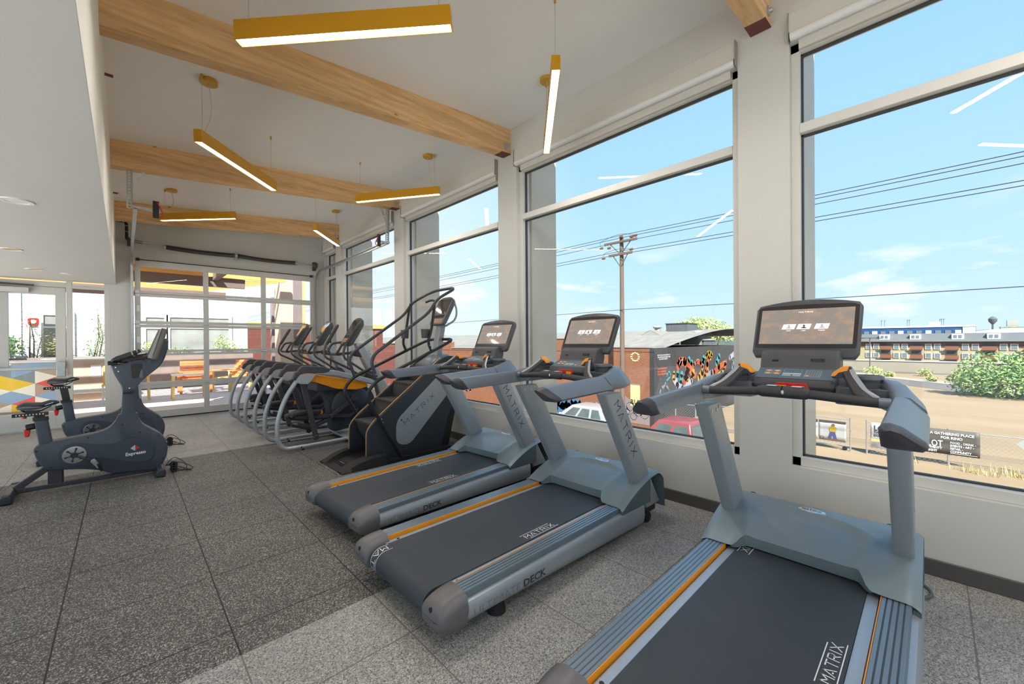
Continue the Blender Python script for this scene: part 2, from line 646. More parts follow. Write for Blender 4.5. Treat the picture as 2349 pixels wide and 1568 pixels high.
WIN = [(-4.44, -2.05), (-1.71, .70), (1.03, 3.44), (3.77, 6.15), (6.47, 8.85), (9.15, 9.86)]
Z0, Z1 = .485, 3.455
b = MB()
b.box(XR, 3.62, YB - .2, 10.1, -.3, Z0)
b.box(XR, 3.62, YB - .2, 10.1, Z1, 4.35)
edges = [YB - .2] + [v for w in WIN for v in w] + [10.1]
for a, c in zip(edges[0::2], edges[1::2]):
    b.box(XR, 3.62, a, c, Z0, Z1)
struct(b.build('wall_right', M['wall']))
b = MB()
for a, c in zip(edges[0::2], edges[1::2]):
    b.box(3.62, 4.08, a - .03, c + .03, -4.3, 4.3)
b.box(3.6, 3.95, YB - .2, 10.1, -4.3, Z0 - .05)
struct(b.build('wall_outer', M['fin']))
b = MB()
b.box(3.376, XR, YB, 9.87, 0, .095)
struct(b.build('baseboard_right', M['base'], bevel=.004))

# window frames, panes, roller shades
for i, (a, c) in enumerate(WIN[1:] + WIN[:1]):
    f = MB()
    x0, x1, w = 3.435, 3.545, .052
    f.box(x0, x1, a, a + w, Z0, Z1)
    f.box(x0, x1, c - w, c, Z0, Z1)
    f.box(x0, x1, a, c, Z0, Z0 + .062)
    f.box(x0, x1, a, c, Z1 - .062, Z1)
    fo = struct(f.build('window_%d' % (i + 1), M['alu'], bevel=.003))
    t = MB()
    t.box(x0 - .004, x1, a + w, c - w, 2.822, 2.888)
    t.build('transom', M['alu'], fo, bevel=.003)
    g = MB()
    for (p, q) in ((Z0 + .062, 2.822), (2.888, Z1 - .062)):
        for (ya, yc, za, zc) in ((a + w, a + w + .011, p, q), (c - w - .011, c - w, p, q), (a + w, c - w, p, p + .011), (a + w, c - w, q - .011, q)):
            g.box(3.482, 3.512, ya, yc, za, zc)
    g.build('gasket', M['gasket'], fo)
    for (p, q) in ((Z0 + .062, 2.822), (2.888, Z1 - .062)):
        g = MB(); g.box(3.494, 3.500, a + w, c - w, p, q)
        g.build('pane', M['glass'], fo)
SHADE_LBL = ['white roller shade cassette over the window behind the nearest treadmill', 'white roller shade cassette over the window with the utility pole',
             'white roller shade cassette over the window behind the stair climber', 'white roller shade cassette over the window behind the ellipticals',
             'short white roller shade cassette over the narrow window beside the garage door']
for (a, c), lb in zip(WIN[1:], SHADE_LBL):
    r = thing('roller_shade', lb, 'roller shade', (3.36, (a + c) / 2, 3.45), 0, 'roller shades over the windows')
    hw = (c - a) / 2 - .004
    p = MB(); p.box(-.012, .03, -hw, hw, .055, .185)
    p.build('cassette', M['shade'], r, bevel=.004)
    p = MB(); p.tube([(.004, -hw + .01, .028), (.004, hw - .01, .028)], .030, 14)
    p.build('roller', M['white'], r)
    p = MB(); p.box(.04, .058, -hw + .05, hw - .05, -.055, .03)
    p.build('hem_bar', M['shade'], r)
    for s in (-1, 1):
        p = MB(); p.box(-.022, .03, s * hw - .003, s * hw + .003, -.004, .188)
        p.build('end_cap', M['shadecap'], r)

# far wall with the sectional glass door and the storefront
b = MB()
DX0, DX1, DZ = .14, 3.16, 2.90
b.box(-.30, 3.6, YF, YF + .16, DZ, 4.3)
b.box(-.175, DX0 - .01, YF, YF + .16, 0, DZ)
b.box(DX1 + .01, 3.6, YF, YF + .16, 0, DZ)
struct(b.build('wall_far', M['wall']))
b = MB(); b.box(-.17, DX0 - .04, YF - .012, YF, 0, .0)
# sides out of view: glazing at back and left added to bring in daylight
b = MB()
for y in (-5.2, -3.1, -1.0, 1.1, 3.2, 5.3, 7.4, 9.9):
    b.box(XL - .1, XL, y - .04, y + .04, 0, 2.42)
for z in (.0, 2.34):
    b.box(XL - .1, XL, YB - .1, 10.05, z, z + .08)
wl8 = struct(b.build('window_8', M['alu']))
g = MB(); g.box(XL - .052, XL - .046, YB, 10.0, .08, 2.34)
g.build('pane', M['glass'], wl8)
b = MB()
for x in (-1.95, -.05, 1.1, 2.25, 3.39):
    b.box(x - .04, x + .04, YB - .1, YB, 0, 3.5 if x > -.1 else 2.42)
for z, x0 in ((.0, XL), (2.34, XL), (3.42, -.1)):
    b.box(x0, 3.4, YB - .1, YB, z, z + .08)
wb9 = struct(b.build('window_9', M['alu']))
g = MB(); g.box(XL, 3.39, YB - .052, YB - .046, .08, 2.34)
g.build('pane', M['glass'], wb9)
g = MB(); g.box(-.1, 3.39, YB - .052, YB - .046, 2.42, 3.42)
g.build('pane', M['glass'], wb9)
b = MB(); b.box(-.3, 3.6, YB - .12, YB + .0, 3.50, 4.3)
struct(b.build('wall_back', M['wall']))
b = MB(); b.box(-24, XL - .1, -30, 10.1, -.3, -.02); b.box(XL - .1, 3.6, -30, YB - .2, -.3, -.02)  # unseen pale terrace added to bounce sunlight into the room
struct(b.build('ground_added_terrace', pm('terrace_bounce_concrete', (238, 236, 231), .8, var=.03, sc=.6)))

# ---- sectional glass door
yd0, yd1 = 9.862, 9.905
b = MB()
cuts = [0, .617, 1.205, 1.727, 2.278, 2.90]
rails = [(0, .145), (.56, .674), (1.155, 1.255), (1.668, 1.785), (2.225, 2.33), (2.765, 2.90)]
for k, (z0, z1) in enumerate(rails):
    if 0 < k < 5:
        zm = cuts[k]
        b.box(DX0, DX1, yd0, yd1, z0, zm - .003)
        b.box(DX0, DX1, yd0, yd1, zm + .003, z1)
    else:
        b.box(DX0, DX1, yd0, yd1, z0 + (.02 if k == 0 else 0), z1)
for (xa, xc) in ((DX0, .219), (1.121, 1.205), (2.102, 2.190), (3.080, DX1)):
    for z0, z1 in zip(cuts, cuts[1:]):
        b.box(xa, xc, yd0 + .002, yd1 - .002, z0 + .02, z1 - .004)
gd = struct(b.build('door_1', M['aludk'], bevel=.003))
for (xa, xc) in ((.219, 1.121), (1.205, 2.102), (2.190, 3.080)):
    for (r0, r1) in zip(rails, rails[1:]):
        g = MB(); g.box(xa, xc, 9.880, 9.886, r0[1], r1[0])
        g.build('pane', M['glass'], gd)
g = MB(); g.box(DX0, DX1, yd0 + .004, yd1 - .004, 0, .02)
g.build('bottom_seal', M['rubber'], gd)
g = MB(); g.tube([(DX0 + .03, yd0 - .012, 2.885), (DX1 - .04, yd0 - .012, 2.885)], .007, 8); g.box(DX0 + .02, DX0 + .07, yd0 - .03, yd0, 2.86, 2.91); g.box(DX1 - .09, DX1 - .03, yd0 - .03, yd0, 2.86, 2.91)
g.build('strut_bar', M['black'], gd)
for zc in cuts[1:-1]:
    for xc in (1.163, 2.146):
        g = MB()
        g.box(xc - .042, xc + .042, yd0 - .006, yd0, zc - .026, zc + .026)
        g.tube([(xc - .045, yd0 - .008, zc), (xc + .045, yd0 - .008, zc)], .007, 8)
        g.build('hinge', M['steel'], gd)
    for xc, s in ((.178, 1), (3.122, -1)):
        g = MB()
        g.box(xc - .03, xc + .03, yd0 - .008, yd0, zc - .06, zc + .06)
        g.tube([(xc - s * .075, yd0 - .014, zc), (xc + s * .02, yd0 - .014, zc)], .006, 8)
        g.build('roller_hinge', M['steel'], gd)
for z in (2.01, 1.45):
    g = MB(); g.box(.165, .205, yd0 - .0015, yd0, z - .055, z + .055)
    g.build('sticker', M['white'], gd)
g = MB(); g.tube(fillet([(.182, yd0 - .004, 1.37), (.182, yd0 - .03, 1.37), (.182, yd0 - .03, 1.28), (.182, yd0 - .004, 1.28)], .012), .006, 8)
g.build('pull_handle', M['steel'], gd)

# ---- storefront with its door, left of the sectional door
ys0, ys1 = 9.95, 10.05
b = MB()
b.box(-.245, -.175, ys0, ys1, 0, 2.418)
b.box(-.69, -.622, ys0, ys1, 0, 2.44)
b.box(-1.78, -1.71, ys0, ys1, 0, 2.44)
b.box(-.622, -.245, ys0, ys1, 2.31, 2.36)
b.box(-1.71, -.69, ys0, ys1, 2.315, 2.39)
b.box(-.622, -.245, ys0, ys1, .555, .605)
b.box(-.622, -.245, ys0, ys1, 0, .09)
b.box(XL, -1.78, ys0, ys1, 0, 2.39)
sf = struct(b.build('window_7', M['alu'], bevel=.003))
for (xa, xc, za, zc) in ((-.622, -.245, .605, 2.31), (-.622, -.245, .09, .555), (-.622, -.245, 2.36, 2.5), (-1.71, -.69, 2.39, 2.5)):
    g = MB(); g.box(xa, xc, 9.996, 10.002, za, zc)
    g.build('pane', M['glass'], sf)
b = MB()
b.box(-.812, -.698, ys0 + .01, ys1 - .02, .01, 2.305)
b.box(-1.70, -1.59, ys0 + .01, ys1 - .02, .01, 2.305)
b.box(-1.59, -.812, ys0 + .01, ys1 - .02, 2.185, 2.305)
b.box(-1.59, -.812, ys0 + .01, ys1 - .02, .01, .275)
d2 = struct(b.build('door_2', M['alu'], bevel=.003))
g = MB(); g.box(-1.59, -.812, 9.985, 9.991, .275, 2.185)
g.build('pane', M['glass'], d2)
g = MB(); g.box(-1.395, -1.295, ys0 - .002, ys0 + .02, .97, 2.19)
g.build('vertical_rod_cover', M['aludk'], d2, bevel=.004)
g = MB(); g.box(-1.70, -.79, ys0 - .055, ys0 - .015, .965, 1.015); g.box(-.80, -.70, ys0 - .07, ys0 + .01, .85, 1.09)
g.build('push_bar', M['steel'], d2, bevel=.006)
g = MB(); g.box(-1.72, -1.08, ys0 - .075, ys0 + .005, 2.20, 2.275)
g.build('closer_body', M['alu'], d2, bevel=.005)
g = MB(); g.bar((-1.6, ys0 - .05, 2.33), (-1.03, ys0 - .03, 2.318), .02, .022); g.cyl((-1.4, ys0 - .04, 2.275), (-1.4, ys0 - .04, 2.34), .018)
g.build('closer_arm', M['dsteel'], d2)
b = MB(); b.box(XL, 3.4, YF - .05, YF + .16, -.002, .012)
struct(b.build('trim_1', M['aludk'], bevel=.004))

# ---- beams
BEAMS = [(.81, 'glulam beam over the nearest treadmill, only its end in view'), (3.535, 'large glulam beam crossing the middle of the ceiling'), (6.262, 'second glulam beam carrying the door track hangers'), (8.94, 'farthest glulam beam, close to the garage door wall')]
for y, lb in BEAMS:
    b = MB()
    b.prism([(-.10, ceil_z(-.10) - .297), (3.392, ceil_z(3.392) - .297), (3.392, ceil_z(3.392) + .02), (-.10, ceil_z(-.10) + .02)], 'y', y, y + .127)
    o = struct(b.build('ceiling_beam', M['glulam'], bevel=.004))
    g = MB()
    zb = ceil_z(3.39) - .297
    g.prism([(3.24, zb - .013), (3.388, zb - .006), (3.388, zb + .004), (3.24, zb - .008)], 'y', y - .003, y + .13)
    g.build('bearing_plate', M['rust'], o)
    g = MB(); g.cyl((3.315, y - .012, zb + .07), (3.315, y, zb + .07), .034); g.cyl((3.315, y - .03, zb + .07), (3.315, y - .012, zb + .07), .014, n=6)
    g.build('bolt', M['steel'], o)

# ---- pendant lamps
LAMPS = [((.454, 2.593, 3.097), (1.277, 1.796, 3.166), 'mustard linear pendant lamp nearest the camera, cut off by the top of the view'),
         ((.459, 4.293, 3.182), (1.271, 5.315, 3.251), 'mustard linear pendant lamp hanging across the second beam, lit underside toward the camera'),
         ((3.082, 4.615, 3.464), (2.315, 5.487, 3.399), 'mustard linear pendant lamp near the windows, in front of the second beam end'),
         ((2.202, 1.831, 3.38), (3.052, 2.667, 3.346), 'mustard linear pendant lamp seen almost end on, beside the window with the utility pole'),
         ((.408, 8.008, 3.318), (1.24, 7.429, 3.388), 'mustard linear pendant lamp in front of the farthest beam, left of the room'),
         ((2.227, 6.888, 3.282), (3.02, 8.022, 3.349), 'mustard linear pendant lamp in front of the farthest beam, by the windows'),
         ((2.9, -.95, 3.40), (2.05, -.1, 3.33), 'added mustard linear pendant lamp, out of view behind the camera over the window side'),  # pendants from here on are added out of view to light the room
         ((.5, -1.1, 3.20), (1.3, -.3, 3.26), 'added mustard linear pendant lamp, out of view behind the camera over the walkway'),
         ((.5, -3.6, 3.20), (1.3, -2.8, 3.26), 'added mustard linear pendant lamp, out of view at the back of the room over the walkway'),
         ((2.9, -3.7, 3.40), (2.05, -2.9, 3.33), 'added mustard linear pendant lamp, out of view at the back of the room by the windows')]
for k, (A, B, lb) in enumerate(LAMPS):
    A, B = Vector(A), Vector(B)
    mid = (A + B) / 2
    r = thing('pendant_lamp', lb, 'pendant lamp', (mid.x, mid.y, ceil_z(mid.x)), 0, 'mustard linear pendant lamps')
    o = Vector((mid.x, mid.y, ceil_z(mid.x)))
    a, c = A - o, B - o
    d = (c - a).normalized()
    side = d.cross(Vector((0, 0, 1))).normalized()
    upn = side.cross(d)
    hw, ht = .031, .105
    # hollow housing, open below so the diffuser sits inside it
    prof = [(-hw, 0), (hw, 0), (hw, -ht), (hw - .004, -ht), (hw - .004, -ht + .014), (-hw + .004, -ht + .014), (-hw + .004, -ht), (-hw, -ht)]
    b = MB()
    b.loft([[p + side * u + upn * v for (u, v) in prof] for p in (a, c)])
    for p, sg in ((a, -1), (c, 1)):
        b.cbox(p - upn * ht / 2 + d * sg * .002, (.004, 2 * hw, ht), Matrix((d, side, upn)).transposed())
    b.build('housing', M['mustard'], r)
    b = MB()
    b.cbox((a + c) / 2 - upn * (ht - .009), ((c - a).length - .008, 2 * hw - .009, .008), Matrix((d, side, upn)).transposed())
    b.build('diffuser', M['diff'], r)
    feed = a if k in (1, 3, 2, 4, 6, 7, 8, 9) else c
    if k == 0: feed = a
    if k == 3: feed = c
    if k == 5: feed = c
    if k == 2: feed = a
    ins = .06
    for p, q in ((a, d), (c, -d)):
        e = p + q * ins
        zt = ceil_z(o.x + e.x) - o.z
        b = MB(); b.tube([e, (e.x, e.y, zt)], .0016, 5)
        b.build('cable', M['steel'], r)
        b = MB(); b.cyl((e.x, e.y, zt - .035), (e.x, e.y, zt + .002), .009, n=10)
        b.build('cable_anchor', M['brass'], r)
    fd = d if feed == a else -d
    e = feed + fd * (ins + .09)
    zt = ceil_z(o.x + e.x) - o.z
    b = MB(); b.cyl((e.x, e.y, zt - .035), (e.x, e.y, zt + .004), .068, n=28)
    b.build('canopy', M['brass'], r, bevel=.004)
    b = MB(); b.tube(fillet([(e.x, e.y, zt - .03), (e.x + .03, e.y, zt * .45 + e.z * .55), Vector(feed + fd * (ins + .03))], .2, 8), .0035, 6)
    b.build('feed_cord', M['cordw'], r)
    ld = bpy.data.lights.new('lamp_light', 'AREA')
    ld.shape = 'RECTANGLE'
    ld.size = (c - a).length - .02
    ld.size_y = .05
    ld.energy = 4.5
    ld.color = (1, .95, .88)
    lo = bpy.data.objects.new('lamp_light', ld)
    COL.objects.link(lo)
    lo.parent = r
    zz = upn
    mat = Matrix((d, zz.cross(d), zz)).transposed().to_4x4()
    mat.translation = (a + c) / 2 - upn * (ht + .001)
    lo.matrix_local = mat

# ---- lights let into the soffit
REC = [(-.554, 4.589, .075, 'white'), (-.884, 6.964, .075, 'brass'), (-.894, 8.621, .075, 'brass'), (-.609, 8.854, .05, 'white')]
RL = ['round white ceiling plate in the low soffit, nearest the camera', 'brass recessed downlight in the low soffit, larger one toward the middle', 'brass recessed downlight in the low soffit near the storefront door', 'small white ceiling plate in the low soffit near the storefront']
for (x, y, rr, mk), lb in zip(REC, RL):
    r = thing('recessed_light' if mk == 'brass' else 'ceiling_speaker', lb, 'ceiling light' if mk == 'brass' else 'ceiling fixture', (x, y, 2.418))
    b = MB(); b.lathe([(rr, .002), (rr + .012, .0), (rr + .01, -.008), (rr - .012, -.006), (rr - .016, .002)], (0, 0, 0), 32)
    b.build('trim_ring', M['white'], r)
    b = MB(); b.lathe([(.001, -.003), (rr - .013, -.003), (rr - .013, .001), (.001, .001)], (0, 0, 0), 28)
    b.build('lens', M['brass'] if mk == 'brass' else M['white'], r)

# ---- sprinkler heads in the bulkhead
for (y, z, lb) in ((4.55, 3.52, 'white sprinkler head standing out of the bulkhead near the big beam'), (7.9, 3.48, 'white sprinkler head on the bulkhead beyond the second beam')):
    r = thing('sprinkler_head', lb, 'sprinkler', (-.098, y, z), 0, 'sprinkler heads on the bulkhead')
    b = MB(); b.tube([(0, 0, 0), (.05, 0, 0)], .011, 10)
    b.build('pipe_stub', M['rust'], r)
    b = MB(); b.lathe([(.012, .05), (.016, .053), (.016, .078), (.012, .082)], (0, 0, 0), 14, 'x')
    b.build('head', M['white'], r)

# ---- door tracks and hangers
def angle_strip(b, p, q, w, upv):
    b.bar(p, q, w, .004, upv)
def perforated(p, q, w, faceax, hole_n, nm, parent):
    """slotted steel angle from p to q: strip with real slots, plus a flange"""
    p, q = Vector(p), Vector(q)
    d = (q - p).normalized()
    s = Vector(faceax).normalized()
    nrm = d.cross(s)
    L = (q - p).length
    b = MB()
    hw, st, cell = .010, .012, L / hole_n
    hl = cell * .55
    for sg in (-1, 1):
        b.cbox((p + q) / 2 + s * sg * (w / 2 + hw) / 2, (L, w / 2 - hw, .003), Matrix((d, s, nrm)).transposed())
    for k in range(hole_n + 1):
        c = p + d * min(max(k * cell, 0), L)
        b.cbox(c, (cell - hl, 2 * hw + .002, .003), Matrix((d, s, nrm)).transposed())
    b.cbox((p + q) / 2 + s * w / 2 + nrm * w * .25, (L, .003, w * .5), Matrix((d, s, nrm)).transposed())
    return b.build(nm, M['steel'], parent)

for side, lb in ((0, 'galvanised door track at the left of the garage door, hung from a slotted strap'), (1, 'galvanised door track at the right of the garage door, running along the windows')):
    xt = .10 if side == 0 else 3.215
    r = thing('door_track', lb, 'door track', (xt, 9.84, 0), 0, 'garage door tracks')
    sg = 1 if side == 0 else -1
    b = MB()
    path = fillet([(0, 0, 0), (0, 0, 2.985), (0, -3.50, 2.945 if side == 0 else 3.045)], .30, 10)
    sec = []
    for i, p in enumerate(path):
        t = (path[min(i + 1, len(path) - 1)] - path[max(i - 1, 0)]).normalized()
        n = Vector((1, 0, 0)).cross(t)
        sec.append([p + Vector((u, 0, 0)) + n * v for (u, v) in ((sg * .022, -.025), (sg * -.012, -.025), (sg * -.012, .025), (sg * .022, .025), (sg * .022, .022), (sg * -.009, .022), (sg * -.009, -.022), (sg * .022, -.022))])
    b.loft(sec)
    b.build('track', M['steel'], r)
    ye = -3.49
    ze = 2.945 if side == 0 else 3.045
    xh = -.045 if side == 0 else -.02
    top = Vector((xh, ye - .02, 3.35 if side == 0 else 3.62))
    perforated(top, (xh + .0, ye, ze - .02), .052, (1, 0, 0), 13 if side == 0 else 17, 'hanger_strap', r)
    if side == 0:
        perforated((xh + .115, ye - .02, 3.355), (xh + .01, ye + .0, 3.16), .048, (.85, 0, .5), 7, 'brace_strap', r)
    else:
        perforated((xh - .10, ye - .02, 3.59), (xh + .03, ye, 3.32), .048, (.9, 0, .3), 8, 'brace_strap', r)
    b = MB()
    b.bar((-.02 * sg, ye - .01, ze + .0), (.22 * sg, ye - .01, ze - .01), .03, .028)
    b.build('stop_bracket', M['steel'], r)
    b = MB()
    b.box(.18 * sg - .028, .18 * sg + .028, ye - .05, ye - .035, ze - .10, ze + .10)
    b.build('stop_bumper', M['black'], r, bevel=.004)
    b = MB()
    b.tube(fillet([(.19 * sg, ye - .055, ze + .08), (.215 * sg, ye - .06, ze + .03), (.255 * sg, ye - .05, ze - .07), (.21 * sg, ye - .05, ze - .09)], .03), .006, 8)
    b.build('release_cord', M['red'], r)

r = thing('torsion_spring', 'black torsion spring shaft mounted above the garage door', 'door spring', (1.65, 9.80, 3.13))
b = MB(); b.tube([(-1.56, 0, .06), (1.54, 0, .0)], .012, 10)
b.build('shaft', M['steel'], r)
for (x0, x1) in ((-1.08, -.03), (.03, 1.09)):
    b = MB()
    n = 150
    pts = []
    for k in range(n * 6 + 1):
        a = 2 * pi * k / 6
        f = k / (n * 6)
        x = x0 + (x1 - x0) * f
        pts.append((x, .040 * cos(a), .022 - .02 * (x + 1.5) / 3 - .018 * sin(pi * f) + .040 * sin(a)))
    b.tube(pts, .0052, 4)
    b.build('coil', M['dsteel'], r)
for x in (-1.10, 0, 1.11):
    b = MB(); b.cyl((x - .018, 0, .022 - .02 * (x + 1.5) / 3), (x + .018, 0, .022 - .02 * (x + 1.5) / 3), .050 if x else .064, n=18)
    b.build('spring_cone', M['steel'], r)
b = MB(); b.box(-.012, .012, .0, .148, -.07, .09)
b.build('centre_bracket', M['steel'], r)
b = MB(); b.lathe([(.03, -.03), (.062, -.028), (.055, -.01), (.062, .0), (.055, .012), (.062, .028), (.03, .03)], (1.53, 0, 0), 22, 'x')
b.box(1.50, 1.56, .06, .148, -.10, .09)
b.build('cable_drum', M['dsteel'], r)
b = MB(); b.box(-1.60, -1.56, .02, .148, -.02, .12)
b.build('end_bracket', M['dsteel'], r)

r = thing('conduit_pipe', 'black insulated pipe stepping down beside the left door track', 'pipe', (0, 9.86, 3.3))
b = MB(); b.tube(fillet([(-.098, 0, .23), (.045, 0, .222), (.045, 0, -.09), (.25, 0, -.105)], .05, 6), .022, 12)
b.build('pipe', M['black'], r)
b = MB(); b.cyl((.25, 0, -.105), (.33, 0, -.112), .019, .012)
b.build('fitting', M['steel'], r)
for (p, q) in (((-.0, 0, .2245), (.012, 0, .2240)), ((.045, 0, .15), (.045, 0, .162)), ((.045, 0, .05), (.045, 0, .06)), ((.11, 0, -.094), (.12, 0, -.095))):
    b = MB(); b.cyl(p, q, .0245, n=14)
    b.build('pipe_band', M['steel'], r)
# ================================================================ treadmills
M['silver'] = pm('silver_paint', (158, 164, 170), .36, metal=.35, var=.02, sc=6, spec=.6)
M['hood'] = pm('hood_grey', (122, 136, 142), .38, metal=.15, var=.02, sc=5, bump=.06, bsc=500, spec=.6)
M['hooddk'] = pm('hood_side', (86, 100, 104), .5, var=.03, sc=6)
M['capg'] = pm('end_cap_grey', (104, 102, 104), .42, metal=.1, var=.03, sc=6, bump=.05, bsc=500)
M['rail'] = pm('side_rail', (124, 138, 148), .34, metal=.45, var=.03, sc=5, stretch=(1, 12, 1))
M['railg'] = pm('rail_groove', (58, 68, 76), .5, var=.05)
M['belt'] = pm('running_belt', (58, 64, 72), .62, var=.05, sc=5, bump=.12, bsc=420, spec=.4)
M['deck'] = pm('deck_board', (164, 178, 192), .35, metal=.3, var=.03)
M['grip'] = pm('grip_rubber', (52, 50, 54), .55, var=.05, sc=12, bump=.06, bsc=300)
M['handle'] = pm('handle_shell', (108, 116, 126), .38, metal=.15, var=.02, sc=5, spec=.6)
M['handcap'] = pm('handle_end', (66, 64, 70), .5, var=.04, sc=9, bump=.05, bsc=400)
M['console'] = pm('console_plastic', (74, 74, 78), .5, var=.03, sc=8, bump=.05, bsc=400)
M['consdk'] = pm('console_dark', (44, 44, 48), .5, var=.04, sc=8)
M['keypad'] = pm('keypad_film', (84, 102, 116), .42, var=.02, sc=4)
M['keyline'] = pm('keypad_print', (178, 190, 198), .5, var=.02)
M['keyor'] = pm('keypad_orange', (232, 168, 112), .5, var=.03)
M['tray'] = pm('tray_plastic', (92, 96, 102), .45, var=.03, sc=8)
M['yellow'] = pm('yellow_plastic', (246, 184, 34), .4, var=.03)
M['bezel'] = pm('screen_bezel', (46, 45, 48), .3, var=.03, sc=6)
M['print_w'] = pm('white_print', (232, 234, 236), .5, var=.02)
M['print_d'] = pm('dark_print', (52, 58, 64), .5, var=.05)
M['print_g'] = pm('grey_print', (112, 118, 124), .5, var=.05)
M['badge'] = pm('badge_silver', (206, 210, 214), .25, metal=.6, var=.04)
M['tile_w'] = emis('screen_tile', (222, 226, 230), .75)
M['tile_d'] = emis('screen_icon', (70, 62, 58), .6)
M['tile_m'] = emis('screen_icon_line', (150, 152, 156), .7)

def screen_mat():
    m, t, b = base_mat('display')
    L = t.links.new
    setp(b, 'Base Color', (.02, .018, .016, 1))
    setp(b, 'Roughness', .06)
    mpn = objcoord(t, (3, 9, 14))
    nz = nnode(t, 'ShaderNodeTexNoise', Scale=1.6, Detail=6.0, Roughness=.65)
    L(mpn.outputs[0], nz.inputs['Vector'])
    r = t.nodes.new('ShaderNodeValToRGB')
    e = r.color_ramp.elements
    e[0].position, e[0].color = .46, (*lin((112, 106, 100)), 1)
    e[1].position, e[1].color = .76, (*lin((150, 118, 96)), 1)
    L(nz.outputs['Fac'], r.inputs[0])
    L(r.outputs[0], b.inputs['Emission Color'])  # grey-brown emission paints the ceiling's reflection onto the lit screen
    setp(b, 'Emission Strength', .8)
    return m
M['display'] = screen_mat()

def hood_z(X, u):
    """height of the motor hood; X from the rail start, u across"""
    f = min(max((X - 1.33) / .52, 0), 1)
    side = .226 + .150 * sin(f * pi / 2) ** .9
    cen = .262 + .098 * sin(min(max((X - 1.36) / .46, 0), 1) * pi / 2)
    # horseshoe ridge
    au = abs(u)
    if X < 1.62:
        d = au - .262
    else:
        d = sqrt((au / .262) ** 2 + ((X - 1.62) / .115) ** 2) * .19 - .19
        if au < .262 and X < 1.735: d = min(d, 0) if (au / .262) ** 2 + ((X - 1.62) / .115) ** 2 < 1 else d
    k = min(max((d + .028) / .056, 0), 1)
    k = k * k * (3 - 2 * k)
    z = cen + (side - cen) * k + .012 * math.exp(-(d / .035) ** 2)
    if au > .41:
        z -= ((au - .41) / .045) ** 2 * .02
    if X > 1.83:
        z -= ((X - 1.83) / .09) ** 2 * .05
    return z

